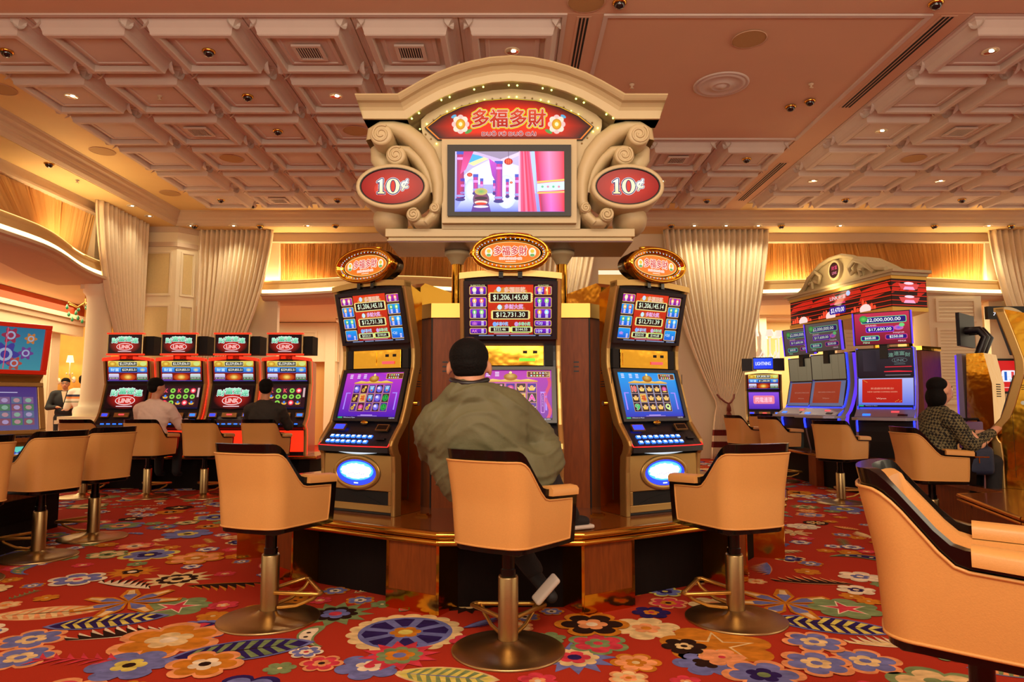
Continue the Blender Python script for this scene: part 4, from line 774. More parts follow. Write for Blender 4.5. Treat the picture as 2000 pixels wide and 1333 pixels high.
def fortune_topper(t, z=1.80, y=.06):
    o = bpy.data.objects.new('topper', None); g = G(); g.X = Matrix.Translation((0, y, z))
    oval_sign(g, .215, .083, [(-.0, -.012), (.004, -.02), (.024, -.026), (.028, -.05), (.045, -.055), (.052, -.03), (.052, .03)], 0); g.ell((0, 0, .122), (.15, .045, .022)); g.ell((-.262, -.005, 0), (.018, .04, .03)); g.ell((.262, -.005, 0), (.018, .04, .03))
    top = g.build('oval_topper', 'brass', t)
    g = G(); g.X = Matrix.Translation((0, y, z)); oval_sign(g, .235, .10, [(.03, .02), (.02, .12), (-.04, .15), (-.10, .155)], 0); g.box(-.03, .03, .06, .3, -.14, -.06); g.build('topper_housing', 'black_gloss', top)
    g = G(); g.cyl((0, y + .30, z - .17), .16, .035, 28).cyl((0, y + .28, z - .20), .05, .12, 16).box(-.05, .05, y + .05, y + .3, z - .15, z - .11); g.box(-.08, -.05, y - .01, y + .02, z - .17, z - .12).box(.05, .08, y - .01, y + .02, z - .17, z - .12); g.build('topper_arm', 'black_gloss', t)
    p = P(); p.ell(0, 0, .205, .079, 'ffc070', 1, 36); p.ell(0, 0, .197, .073, 'ff5a20', 2, 36, edge='f08020'); p.text('多福多財', 0, .014, .225, .062, 'e05048', 3, off=.02, outline=[(.1, 'ffd0a0'), (.07, 'fff4e8')]); p.text('DUŌ FÚ DUŌ CÁI', 0, -.037, .15, .017, 'e86850', 3, outline=[(.2, 'fff0e0')]); p.rect(-.035, -.062, .035, -.056, 'ffe0c0', 3)
    for s in (-1, 1): p.ell(s * .148, .004, .026, .032, 'fff0d8', 3, 14); p.ell(s * .148, .012, .014, .014, 'f0c840', 4, 10); p.ell(s * .148, -.016, .016, .01, '70b060', 4, 10)
    p.build('topper_face', plane_map((0, y - .013, z), (1, 0, 0), (0, 0, 1)), 'display', top)
    g = G(); n = 44
    for i in range(n): a = 2 * pi * i / n; g.ell((.229 * cos(a), y - .025, z + .097 * sin(a)), (.0048, .004, .0048), 6, 0, 4)
    g.build('led_ring', 'led_pale', top)['kind'] = 'stuff'
def base_oval(t, z):
    g = G(); g.X = Matrix.Translation((0, -.004, z)); oval_sign(g, .188, .094, [(.03, .0), (.03, -.004), (.026, -.006), (.002, -.012), (-.003, -.006)], 0); o = g.build('oval_rim', 'champagne', t)
    p = P(); p.ell(0, 0, .186, .092, '1850e0', 1, 32, edge='2a38d8'); p.ell(0, .012, .16, .068, 'a8e8ff', 2, 24, edge='38a0f8'); rr = random.Random(3)
    pts = []
    for i in range(40): a = 2 * pi * i / 40; q = 1 + rr.uniform(-.1, .08); pts.append((.145 * q * cos(a), .01 + .052 * q * sin(a)))
    p.poly(pts, 'ffffff', 3); [p.ell(-.07 + .02 * k, -.012 + .004 * (k % 3), .007, .004, 'a090d8', 4, 8, rot=.6) for k in range(8)]; p.rect(-.02, -.078, .02, -.07, 'd0e8ff', 3)
    p.build('lit_oval', plane_map((0, -.006, z), (1, 0, 0), (0, 0, 1)), 'display_bright', o)
def machine_A(name, label, loc, rz, vals, theme_up, theme_low, slot_m, top=True, grp='gold framed slot machines on the centre carousel'):
    t = thing(name, label, 'slot machine', loc, rz, grp); w = .35
    pr = [(0, 0), (0, .40), (-.035, .445), (-.045, .50), (.02, .58), (.085, .66), (.19, 1.01), (.205, 1.05), (.205, 1.17), (.195, 1.215), (.12, 1.5), (.075, 1.655)]
    sp_ = smooth_prof(pr, 1)
    body = [(y + .03, z) for y, z in sp_] + [(.10, 1.665), (.30, 1.60), (.31, .1), (.31, 0)]
    G().prism(body, -w + .012, w - .012, 1, 'YZ', side=0).build('cabinet_body', ['black_soft', 'brass'], t)
    for s in (-1, 1):
        g = G(); a, b = (w - .036, w) if s > 0 else (-w, -w + .036); strip_prism(g, sp_, -.004, .075, a, b); g.build('side_rim', 'champagne', t, bevel=.010)
    g = G(); N = 16
    for i in range(N):
        xa, xb = -w + 2 * w * i / N, -w + 2 * w * (i + 1) / N; f = lambda x: 1.655 + .022 * (1 - (x / w) ** 2)
        v = [(x, y, z + q) for x, z in ((xa, f(xa)), (xb, f(xb))) for y in (.068, .15) for q in (-.03, .012)]
        g.add(v, [(0, 1, 3, 2), (4, 6, 7, 5), (0, 4, 5, 1), (2, 3, 7, 6), (0, 2, 6, 4), (1, 5, 7, 3)], 0, False)
    g.build('top_rim', 'champagne', t)
    # base panel
    g = G(); g.box(-.314, .314, 0, .03, .165, .415).box(-.314, .314, 0, .03, .02, .07).box(-.314, -.29, -.002, .03, .07, .165).box(.29, .314, -.002, .03, .07, .165); bp_ = g.build('base_panel', 'champagne', t, bevel=.004)
    G().box(-.29, .29, .012, .03, .07, .165).prism([(-.24 + .48 * i / 12, .07 + .06 * sin(pi * i / 12)) for i in range(13)], .006, .012).build('lower_grille', 'black_matt', t)
    base_oval(t, .287)
    g = G(); g.prism([(-.2 + .4 * i / 10, .432 - .016 * sin(pi * i / 10)) for i in range(11)] + [(.2, .434), (-.2, .434)], -.006, .0); g.build('under_deck_light', 'white_glow', t)
    # button deck
    fr = lambda x: -.055 - .035 * (1 - (x / .33) ** 2)
    xs = [-.325 + .65 * i / 16 for i in range(17)]
    g = G(); pl = [(x, fr(x)) for x in xs] + [(.325, .06), (-.325, .06)]; g.prism(pl, .437, .478, 0, 'XY'); g.grid(lambda a, b: Vector((-.325 + .65 * a, fr(-.325 + .65 * a) * (1 - b) + .035 * b, .478 + .095 * b)), 16, 1, 0, False); dk = g.build('button_deck', 'black_soft', t)
    G().tube([(-.322, .02, .560)] + [(x, fr(x) - .002, .479) for x in xs] + [(.322, .02, .560)], .0035, 6).build('red_edge_light', 'red_line', dk)
    dm = lambda x, b: Vector((x, fr(x) * (1 - b) + .035 * b, .478 + .095 * b + .004))
    k0 = None
    for r in range(2):
        for i in range(8):
            x = -.245 + i * .052 + r * .008
            if k0 is None: k0 = o = G().rpad((0, 0, 0), (.019, .014, .006), .005, 0, 3).build('button', 'blue_key', dk); G().box(-.013, .013, -.008, .008, .0055, .0075).build('button_cap', 'white_key', o)
            else: o = k0.copy(); COL.objects.link(o); o.parent = dk; c_ = k0.children[0].copy(); COL.objects.link(c_); c_.parent = o
            o.location = dm(x, .28 + .36 * r); o.rotation_euler = (R(42), 0, 0)
    G().rpad(tuple(dm(.235, .5)), (.04, .022, .006), .005).build('spin_button', 'black_gloss', dk)
    for x, mm_, nm in ((-.205, 'blue_glow', 'small_display'), (.2, 'black_gloss', 'card_reader')):
        f, L = seg_map((.02, .585), (.07, .645), .001); g = G()
        for a, b, c_, e, m_, hh in ((x - .055, x + .055, .0, .055, 0, .004), (x - .045, x + .045, .008, .047, 1, .006)): v = [f(q, r_, h_) for q in (a, b) for r_ in (c_, e) for h_ in (-.01, hh)]; g.add(v, [(0, 1, 3, 2), (4, 6, 7, 5), (0, 4, 5, 1), (2, 3, 7, 6), (0, 2, 6, 4), (1, 5, 7, 3)], m_)
        g.build(nm, ['bronze', mm_], t)
    # displays with black bezels
    for nm, a, b, pw, drawn, mt in (('lower_display', (.085, .665), (.188, 1.005), .56, lower_reels, 'display'), ('upper_display', (.178, 1.245), (.09, 1.59), .575, upper_fortune, 'display')):
        f, L = seg_map(a, b, pw, .004); p = drawn(pw, L, theme_low) if nm[0] == 'l' else drawn(pw, L, vals, theme_up); d = p.build(nm, f, mt, t)
        g = G(); f2, _ = seg_map(a, b, pw, .001)
        for x0, x1, y0, y1 in ((-.03, pw + .03, -.02, 0), (-.03, pw + .03, L, L + .025), (-.03, 0, 0, L), (pw, pw + .03, 0, L)): v = [f2(q, r_, h_) for q in (x0, x1) for r_ in (y0, y1) for h_ in (-.02, .018)]; g.add(v, [(0, 1, 3, 2), (4, 6, 7, 5), (0, 4, 5, 1), (2, 3, 7, 6), (0, 2, 6, 4), (1, 5, 7, 3)], 0)
        g.build('bezel', 'black_soft', d)
    # bill panel
    f, L = seg_map((.205, 1.04), (.205, 1.19), .6, .0); g = G()
    def bx(g, x0, x1, y0, y1, h, m=0): v = [f(q, r_, h_) for q in (x0, x1) for r_ in (y0, y1) for h_ in (-.03, h)]; g.add(v, [(0, 1, 3, 2), (4, 6, 7, 5), (0, 4, 5, 1), (2, 3, 7, 6), (0, 2, 6, 4), (1, 5, 7, 3)], m)
    g = G(); bx(g, .07, .53, .0, .14, .012); bpn = g.build('bill_panel', 'brass', t, bevel=.003); g = G(); bx(g, .09, .30, .02, .12, .016); g.build('mirror_plate', 'brass', bpn)
    g = G(); bx(g, .385, .415, .085, .105, .015); bx(g, .455, .485, .085, .105, .015); g.build('ticket_eyes', 'black_matt', bpn); g = G(); bx(g, .36, .47, .032, .052, .022); g.build('bill_slot', slot_m, bpn)
    [(lambda g: (bx(g, x0, x0 + .055, .0, .14, .008), g.build('speaker_grille', 'black_matt', t)))(G()) for x0 in (.005, .54)]
    G().lathe([(.035, 0), (.02, .01), (0, .012)], n=16, cap=False, axis='Y', c=(0, 0, 0)).build('deck_badge', 'brass', t).matrix_local = Matrix.Translation((0, .065, .64)) @ Matrix.Rotation(pi, 4, 'Z') @ Matrix.Diagonal((1, 1, .5, 1))
    g = G()
    for s in (-1, 1):
        for z0 in (1.0, .9):
            for i in range(3): g.box(s * (w - .011) - .002, s * (w - .011) + .002, .24, .29, z0 + i * .018, z0 + i * .018 + .007)
        g.box(s * (w - .011) - .002, s * (w - .011) + .002, .16, .162, .1, 1.0)
    g.build('side_vents', 'black_matt', t)['kind'] = 'stuff'
    for s in (-1, 1): G().cyl((s * (w - .012) if s > 0 else -w - .003, .25, .78), .018, .016, 14, axis='X').build('side_lock', 'chrome', t)
    if top: fortune_topper(t)
    return t
PZ = .502
CX = -.01
machine_A('slot_machine', 'left gold slot machine facing the empty left chair, with purple reels', (CX - 1.105, 4.97, PZ), R(-29.4), ['$1,206,145.18', '$12,731.38', '$323.51', '$144.64'], 'blue', 'purple', 'slot_red')
machine_A('slot_machine', 'middle gold slot machine being played by the man in the olive jacket', (CX, 4.52, PZ), 0, ['$1,206,145.08', '$12,731.30', '$323.46', '$144.55'], 'purple', 'violet', 'slot_green')
machine_A('slot_machine', 'right gold slot machine facing the empty right chair, with blue reels', (CX + 1.105, 4.97, PZ), R(29.4), ['$1,206,145.14', '$12,731.39', '$323.52', '$144.68'], 'blue', 'blue', 'slot_red')
# ---------------------------------------------------------------- carousel platform
t = thing('machine_platform', 'dark wood carousel platform with brass rails carrying the gold slot machines', 'platform', (CX, 6.8, 0))
def W2(x, y): return (x, y - 6.8)
half = [(.4375, 4.268), (.785, 4.46), (1.52, 4.88), (1.71, 5.06), (2.25, 5.75), (2.45, 6.25), (2.45, 7.5), (1.6, 8.8), (.5, 9.3)]
out = [W2(-x, y) for x, y in half[::-1]] + [W2(x, y) for x, y in half]
G().prism(out, .462, .50, 0, 'XY').build('platform_top', 'wood_top', t)
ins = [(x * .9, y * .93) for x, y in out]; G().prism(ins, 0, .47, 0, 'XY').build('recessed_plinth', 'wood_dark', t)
fp = [(-x, y) for x, y in half[:6][::-1]] + half[:6]
for i in range(len(fp) - 1):
    a, b = Vector((*W2(*fp[i]), 0)), Vector((*W2(*fp[i + 1]), 0)); n = Vector(((b - a).y, -(b - a).x, 0)).normalized(); g = G()
    ex = (b - a).normalized() * .012
    for z, r, o in ((.482, .024, .018), (.436, .021, .012)): g.tube([a + n * o + Vector((0, 0, z)) - ex, b + n * o + Vector((0, 0, z)) + ex], r, 10)
    g.build('brass_rail', 'brass_rail', t)
def pil(a, b):
    a, b = Vector((*W2(*a), 0)), Vector((*W2(*b), 0)); d = b - a; L = d.length; g = G(); X_ = Matrix.Translation(a) @ Matrix.Rotation(math.atan2(d.y, d.x), 4, 'Z')
    g.X = X_; g.box(.015, L - .015, 0.0, .25, .12, .45); o = g.build('pilaster', 'wood', t)
    g = G(); g.X = X_; g.box(.012, L - .012, -.006, .25, 0, .12); g.build('brass_kick_plate', 'brass', o); [(lambda g: (setattr(g, 'X', X_), g.box(x0, x0 + .021, -.004, .25, 0, .45), g.build('brass_edge', 'brass', o)))(G()) for x0 in (-.006, L - .015)]
for s in ((.4375, 4.268), (.785, 4.46)), ((1.52, 4.88), (1.71, 5.06)), ((2.25, 5.75), (2.45, 6.25)): pil(s[0], s[1]); pil((-s[1][0], s[1][1]), (-s[0][0], s[0][1]))
# small things lying on the platform
g = G(); g.box(-.05, .05, -.03, .03, 0, .012).box(-.035, .035, -.02, .02, .012, .02); o = tag(g.build('power_socket', 'brass_rail'), 'brass floor socket on the platform left of the seated man', 'socket', 'sockets on the platform'); o.location = (-.62, 4.85, .5); o.rotation_euler = (0, 0, R(-20))
c = o.copy(); COL.objects.link(c); c.location = (.60, 4.85, .5); c['label'] = 'brass floor socket on the platform beside the white soled shoe'
# hub column
t = thing('hub_column', 'faceted wooden hub with brass crown band behind the gold slot machines', 'cabinet', (CX, 6.8, 0))
hp = [(-1.35, 6.3), (-1.12, 5.62), (-.76, 5.38), (-.60, 5.2), (.60, 5.2), (.76, 5.38), (1.12, 5.62), (1.35, 6.3), (1.35, 7.6), (-1.35, 7.6)]
hp = [W2(*q) for q in hp]
G().prism([(x, y) for x, y in hp], .5, 1.94, 0, 'XY').build('hub_body', 'wood', t)
G().prism([(x * 1.012, y * 1.012) for x, y in hp], 1.935, 2.045, 0, 'XY').build('crown_band', 'gold_trim', t)
g = G()
for i in (1, 2, 3, 4, 5, 6): x, y = hp[i]; g.tube([(x * 1.003, y * 1.003, .5), (x * 1.003, y * 1.003, 1.94)], .006, 6)
for x in (-.5, .5):
    for i in range(3): g.box(x - .02, x + .02, 5.2 - 6.8 - .003, 5.2 - 6.8, 1.52 + i * .035, 1.53 + i * .035)
g.build('hub_joints', 'black', t)
hf = Matrix.Translation((-.94, 5.50 - 6.8, 0)) @ Matrix.Rotation(math.atan2(-.24, .36), 4, 'Z')
g = G(); g.X = hf; g.box(.18, .27, -.03, 0, 1.60, 1.76); o = g.build('meter_box', 'black_soft', t); P().text('53201', .225, 1.56, .07, .03, 'f0d890', 1).build('number_tag', lambda x, z, d: hf @ Vector((x, -.004 - d, z)), 'display_dim', t)
g = G(); g.X = hf; g.box(.19, .26, -.015, 0, 1.05, 1.38); o = g.build('keypad_strip', 'bronze', t); g = G(); g.X = hf; [g.box(.205, .245, -.02, -.015, 1.09 + .035 * i, 1.11 + .035 * i) for i in range(8)]; g.build('keypad_slots', 'black', o)['kind'] = 'stuff'
g = G(); g.X = hf; g.cyl((.225, -.02, 1.45), .02, .02, 16, axis='Y'); g.build('side_lock', 'chrome', t)
for s, lab in ((-1, 'left'), (1, 'right')):
    q = thing('brass_box', 'polished brass casing on the hub behind the %s gold slot machine' % lab, 'cabinet', (CX + s * .93, 5.52, 2.047), R(29.4 * s))
    G().prism([(0, 0), (0, .16), (.06, .20), (.5, .17), (.5, 0)], -.24, .24, 0, 'YZ').build('brass_casing', 'brass', q); g = G()
    for i in range(3): g.box(-.05, .05, -.003, .0, .04 + i * .04, .052 + i * .04)
    g.build('vent_slots', 'black_matt', q)
# posts carrying the sign
for s, lab in ((-1, 'left'), (1, 'right')):
    q = thing('brass_post', '%s polished brass post holding up the arched sign' % lab, 'post', (-.02 + s * .413, 5.32, 2.04))
    G().cyl((0, 0, 0), .043, .36, 24).build('post_tube', 'brass', q); G().lathe([(.045, .33), (.05, .34), (.06, .36), (.085, .40), (.10, .405), (.10, .43), (.085, .435), (.10, .455)], n=28).build('capital', 'sign_cream', q)
# ---------------------------------------------------------------- arched overhead sign
SY = 4.98; K = 5.03 / FPX
def sg(zx, zy): p = atY(600 + .4 * zx, 120 + .4 * zy, SY); return (p.x, p.z)
t = thing('arched_sign', 'cream arched overhead sign with red Chinese banner, screen and two oval price plates', 'sign', (0, SY, 0))
def spr(name, pts, y0, y1, m, par=t, bevel=.004, px=True): return G().prism([sg(*q) for q in pts] if px else pts, y0, y1).build(name, m, par, bevel=bevel)
ctr = 997; O = [(270, 232), (468, 232), (520, 202), (580, 168), (650, 133), (730, 102), (810, 79), (900, 61), (ctr, 54)]; O = O + [(2 * ctr - x, y) for x, y in O[::-1][1:]]
I = [(296, 325), (505, 325), (545, 296), (600, 262), (665, 226), (740, 195), (820, 170), (905, 153), (ctr, 146)]; I = I + [(2 * ctr - x, y) for x, y in I[::-1][1:]]
def mix(t0): return [(a[0] + (b[0] - a[0]) * t0, a[1] + (b[1] - a[1]) * t0) for a, b in zip(O, I)]
g = G()
lay = [(0, -.26), (.10, -.27), (.20, -.25), (.26, -.235), (.28, -.20), (.42, -.17), (.55, -.155), (.9, -.15), (.93, -.17), (1, -.17), (1, .0)]
for (ta, ya), (tb_, yb) in zip(lay[:-1], lay[1:]):
    A = [sg(*q) for q in mix(ta)]; B = [sg(*q) for q in mix(tb_)]
    g.add([(x, ya, z) for x, z in A] + [(x, yb, z) for x, z in B], [(i, i + 1, len(A) + i + 1, len(A) + i) for i in range(len(A) - 1)], 0)
A = [sg(*q) for q in O]; B = [sg(*q) for q in I]
g.add([(x, -.26, z) for x, z in A] + [(x, .5, z) for x, z in A], [(i, i + 1, len(A) + i + 1, len(A) + i) for i in range(len(A) - 1)], 0)
g.add([(x, -.15, z) for x, z in B] + [(x, .5, z) for x, z in B], [(i, i + 1, len(A) + i + 1, len(A) + i) for i in range(len(A) - 1)], 0)
for e in (0, -1): g.add([(A[e][0], -.26, A[e][1]), (B[e][0], -.15, B[e][1]), (B[e][0], .5, B[e][1]), (A[e][0], .5, A[e][1])], [(0, 1, 2, 3)], 0)
ped = g.build('pediment', 'sign_cream', t)
bd = [(560, 330), (560, 296)] + [(x, y - 5) for x, y in I if 560 < x < 1435] + [(1435, 296), (1435, 330), (1400, 470), (1340, 600), (1330, 825), (660, 825), (655, 600), (590, 470)]
spr('back_board', bd, -.04, .45, 'sign_cream'); spr('screen_surround', [(664, 405), (1310, 405), (1310, 806), (664, 806)], -.10, .0, 'sign_cream', bevel=.006)
# red banner
ban = [(578, 340), (640, 398), (1340, 398), (1396, 336), (1330, 283), (1240, 240), (1120, 208), (985, 198), (860, 208), (745, 240), (650, 285)]
spr('banner_frame', ban, -.065, -.03, 'black', bevel=.003); q = P()
sc = lambda pts, k: [(985 + (x - 985) * k, 312 + (y - 312) * k) for x, y in pts]
q.poly([sg(*a) for a in sc(ban, .985)], 'ff7020', 1, 'f0d020'); q.poly([sg(*a) for a in sc(ban, .965)], '40060a', 2)
bi = [sg(*a) for a in sc(ban, .955)]; c0 = sg(985, 320)
for i in range(len(bi)):
    a, b = bi[i], bi[(i + 1) % len(bi)]; m_ = lambda u, v, k: (u[0] + (v[0] - u[0]) * k, u[1] + (v[1] - u[1]) * k)
    q._a([c0, m_(c0, a, .6), m_(c0, b, .6)], [lin('ff3410'), lin('f02808'), lin('f02808')], 3); q._a([m_(c0, a, .6), a, b, m_(c0, b, .6)], [lin('f02808'), lin('7a1008') if abs(a[0]) < .35 else lin('200404'), lin('7a1008') if abs(b[0]) < .35 else lin('200404'), lin('f02808')], 3)
x_, z_ = sg(985, 296); q.text('多福多財', x_, z_, .545, .135, 'c03028', 5, 'e85a38', off=.028, outline=[(.135, 'c87818'), (.115, 'ffe840'), (.08, 'd89020'), (.045, 'fff0f0')])
x_, z_ = sg(985, 369); q.text('DUŌ FÚ DUŌ CÁI', x_, z_, .40, .034, 'a02838', 5, off=.03, outline=[(.10, 'ffe0c0'), (.07, 'ffd8e0')])
for zx, s in ((752, 1), (1215, -1)):
    X0, Z0 = sg(zx, 325)
    for k in range(8): a = k * pi / 4; q.ell(X0 + .042 * cos(a), Z0 + .05 * sin(a), .024, .024, 'ffe8d0' if k % 2 else 'ffc8c0', 6 + k % 2, 12)
    q.ell(X0, Z0, .036, .042, 'ffd830', 8, 16, edge='e08818'); q.ell(X0, Z0, .014, .016, 'fff8c0', 9, 10); q.ell(X0 + s * .06, Z0 - .055, .03, .014, '58a048', 6, 10, rot=.5 * s); q.ell(X0 - s * .05, Z0 + .06, .022, .012, '60b0d8', 6, 10, rot=.5 * s)
q.build('banner_face', lambda x, z, d: Vector((x, -.066 - d, z)), 'display', t)
# marquee bulbs
gb = G(); go = G()
for zx, zy, k in [(555, 343, 1), (588, 318, 1), (620, 298, 0), (655, 277, 0), (686, 258, 1), (722, 243, 1), (757, 230, 0), (795, 220, 0), (831, 209, 1), (867, 202, 1), (905, 196, 0), (945, 193, 0), (985, 188, 1), (1023, 187, 1), (1062, 190, 0), (1098, 194, 0), (1139, 202, 1), (1177, 210, 1), (1215, 221, 0), (1250, 236, 0), (1286, 256, 1), (1321, 272, 1), (1355, 298, 0), (1388, 312, 0), (1415, 338, 1), (1392, 355, 1), (1365, 385, 0), (1338, 412, 0), (582, 368, 0), (608, 390, 0), (635, 414, 1), (720, 404, 1), (790, 404, 1), (870, 404, 1), (950, 404, 1), (1030, 404, 1), (1100, 404, 1), (1170, 404, 1), (1250, 404, 1)]:
    x, z = sg(zx, zy); (gb if k else go).ell((x, -.048, z), (.0065, .0065, .0065), 8, 0, 6)
for zx, zy in [(526, 310), (560, 284), (666, 222), (705, 208), (821, 172), (864, 160), (985, 152), (1025, 153), (1145, 166), (1187, 175), (1303, 216), (1340, 234), (1446, 290), (1478, 308)]: x, z = sg(zx, zy + 6); gb.ell((x, -.16, z - .01), (.007, .007, .007), 8, 0, 6)
gb.build('lit_bulbs', 'bulb_green', t)['kind'] = 'stuff'; go.build('unlit_bulbs', 'bronze', t)['kind'] = 'stuff'
# the screen
spr('screen_frame', [(692, 437), (1282, 437), (1282, 777), (692, 777)], -.125, -.09, 'black', bevel=.006)
q = P(); A0 = sg(727, 757); A1 = sg(1248, 470); sw, sh_ = A1[0] - A0[0], A1[1] - A0[1]; X = lambda a: sw * a; Y = lambda a: sh_ * a
q.rect(0, 0, sw, sh_, '8090f8', 0, 'c8b8f0'); q.poly([(X(.0), Y(0)), (X(.62), 0), (X(.6), Y(.3)), (X(.1), Y(.3))], '6878e8', 1, 'e8f0ff'); q.poly([(X(.08), Y(.6)), (X(.16), Y(.72)), (X(.35), Y(.9)), (X(.6), Y(.75)), (X(.6), Y(.45)), (X(.1), Y(.45))], 'e8e8ff', 1, 'd0d0f8')
q.poly([(X(.1), Y(.98)), (X(.3), Y(.9)), (X(.17), Y(.78)), (X(.1), Y(.8))], '38a8f0', 2); q.poly([(X(.12), Y(.8)), (X(.17), Y(.76)), (X(.31), Y(.88)), (X(.30), Y(.93))], 'f8e8a0', 3); q.poly([(X(.18), Y(1)), (X(.6), Y(1)), (X(.42), Y(.87))], '9888a8', 3); q.poly([(X(.42), Y(.87)), (X(.6), Y(1)), (X(.6), Y(.94)), (X(.42), Y(.8))], 'e0c8f0', 4); q.poly([(X(.42), Y(.87)), (X(.18), Y(1)), (X(.22), Y(.93)), (X(.42), Y(.8))], 'c8b0e0', 4)
def colm(x, y0, y1, wd, ca='d02888', cb='7838a8', L=6):
    q.hrect(X(x - wd), Y(y0), X(x), Y(y1), cb, ca, L); q.hrect(X(x), Y(y0), X(x + wd), Y(y1), ca, cb, L); q.ell(X(x), Y(y0), X(wd * 1.4), Y(.03), '302880', L + 1, 12); q.ell(X(x), Y(y0 + .06), X(wd * 1.3), Y(.02), '9098e8', L + 1, 12); q.rect(X(x - wd * 1.1), Y(y1 - .05), X(x + wd * 1.1), Y(y1), '3850c0', L + 1); q.rect(X(x - wd * .9), Y(y1 - .14), X(x + wd * .9), Y(y1 - .1), 'e890e8', L + 1)
for a in ((.07, .25, .55, .018), (.19, .3, .62, .022), (.245, .35, .55, .014), (.36, .3, .52, .012), (.48, .25, .54, .014), (.57, .22, .62, .02)): colm(*a, L=5)
colm(.40, .17, .84, .034); colm(.05, .2, 1.0, .033, 'c02060', '902070'); q.poly([(X(.08), Y(1)), (X(.17), Y(1)), (X(.1), Y(.7)), (X(.05), Y(.62))], 'f050a0', 8, 'c02878'); q.poly([(X(.31), Y(.88)), (X(.38), Y(.8)), (X(.37), Y(.5)), (X(.34), Y(.6))], '8828b0', 9, 'c848c8')
for x, y, r_ in ((.49, .83, .04), (.135, .61, .025), (.515, .48, .014)): q.ell(X(x), Y(y), X(r_), Y(r_ * 1.4), 'e83020', 9, 14, edge='b01818'); [q.rect(X(x + k * r_ * .4) - .0008, Y(y - r_), X(x + k * r_ * .4) + .0008, Y(y + r_), 'ffb070', 10) for k in (-1, 0, 1)]
q.ell(X(.47), Y(.33), X(.10), Y(.28), 'ffffff', 4, 20, edge='c8d4ff'); q.ell(X(.15), Y(.35), X(.06), Y(.2), 'ffffff', 4, 16, edge='b8c8ff'); q.rect(X(.488), Y(.88), X(.492), Y(1), '503050', 9)
q.poly([(X(.15), Y(0)), (X(.33), Y(0)), (X(.31), Y(.13)), (X(.24), Y(.18)), (X(.17), Y(.13))], '583090', 10); q.ell(X(.24), Y(.20), X(.075), Y(.14), 'a03048', 11, 18, edge='604070'); q.ell(X(.24), Y(.33), X(.06), Y(.06), '58a860', 12, 14, edge='c8b060'); q.ell(X(.24), Y(.22), X(.06), Y(.03), '301830', 13, 14); q.ell(X(.24), Y(.15), X(.06), Y(.03), 'ffd0c0', 13, 14); q.ell(X(.24), Y(.13), X(.05), Y(.02), 'e03020', 14, 12); q.ell(X(.24), Y(.08), X(.07), Y(.02), 'f0e0ff', 14, 12)
for k in range(8): a0, a1 = .585 + .1 * k / 8, .585 + .1 * (k + 1) / 8; b0, b1 = .58 + .17 * k / 8, .58 + .17 * (k + 1) / 8; q.poly([(X(b0), 0), (X(b1), 0), (X(a1), Y(1)), (X(a0), Y(1))], ['ffb0d0', 'f05080', 'ff3868', 'f87098', 'e82858', 'ff5080', 'f03868', 'e85888'][k], 12)
q.rect(X(.7), Y(.3), X(.74), Y(1), 'b0c8f8', 8); q.poly([(X(.73), Y(1)), (X(1), Y(1)), (X(1), 0), (X(.78), 0), (X(.75), Y(.5))], 'd81858', 12); q._a([(X(.75), Y(1)), (X(.86), Y(1)), (X(.88), 0), (X(.79), 0)], [lin('d82850'), lin('f888b8'), lin('e868c8'), lin('a01850')], 13); q._a([(X(.86), Y(1)), (X(1), Y(1)), (X(1), 0), (X(.88), 0)], [lin('f888b8'), lin('d82840'), lin('d81838'), lin('e868c8')], 13)
q.poly([(X(.75), Y(.33)), (X(1), Y(.36)), (X(1), Y(.50)), (X(.75), Y(.46))], 'c8e0f0', 14); [q.ell(X(.8 + .05 * k), Y(.41), X(.012), Y(.02), ['60b890', 'd080a0'][k % 2], 15, 8) for k in range(4)]; q.poly([(X(.75), Y(.47)), (X(1), Y(.51)), (X(1), Y(.54)), (X(.75), Y(.5))], 'ffc060', 14); q.poly([(X(.75), Y(.29)), (X(1), Y(.31)), (X(1), Y(.34)), (X(.75), Y(.32))], 'ffb060', 14)
q.build('screen_picture', lambda x, z, d: Vector((A0[0] + x, -.126 - d, A0[1] + z)), 'display_sign', t, dz=.0003)
# scrolls and price plates
def ribbon(pts, wd, y0, y1, name='scroll_band', par=t):
    n = len(pts); g = G(); P_ = [Vector((*sg(*p), 0)) for p in pts]; ww = [w_ * .4 * K for w_ in (wd if isinstance(wd, list) else [wd] * n)]; sec = [(-1, y1), (-1, y0 + .03), (-.7, y0 + .008), (0, y0 - .012), (.7, y0 + .008), (1, y0 + .03), (1, y1)]; v = []
    for i, p in enumerate(P_):
        d = (P_[min(i + 1, n - 1)] - P_[max(i - 1, 0)]).normalized(); nn = Vector((-d.y, d.x, 0))
        for a, y in sec: q_ = p + nn * a * ww[i]; v.append((q_.x, y, q_.y))
    m = len(sec); g.add(v, [(i * m + j, (i + 1) * m + j, (i + 1) * m + j + 1, i * m + j + 1) for i in range(n - 1) for j in range(m - 1)], 0, True); return g.build(name, 'sign_cream', par)
def volute(zx, zy, r, y0, y1, s):
    x, z = sg(zx, zy); rr = r * .4 * K; g = G(); g.X = Matrix.Translation((x, 0, z)); g.lathe([(rr, y1), (rr, y0 + .02), (rr * .95, y0 + .005), (rr * .8, y0), (0, y0)], n=28, axis='Y', cap=False)
    sp2 = [(rr * (.85 - .7 * k / 26) * cos(s * k * .42 + 1), y0 - .002, rr * (.85 - .7 * k / 26) * sin(s * k * .42 + 1)) for k in range(27)]; g.tube(sp2, .009, 6); g.build('volute', 'sign_cream', t)
def mir(p): return (2 * 991 - p[0], p[1])
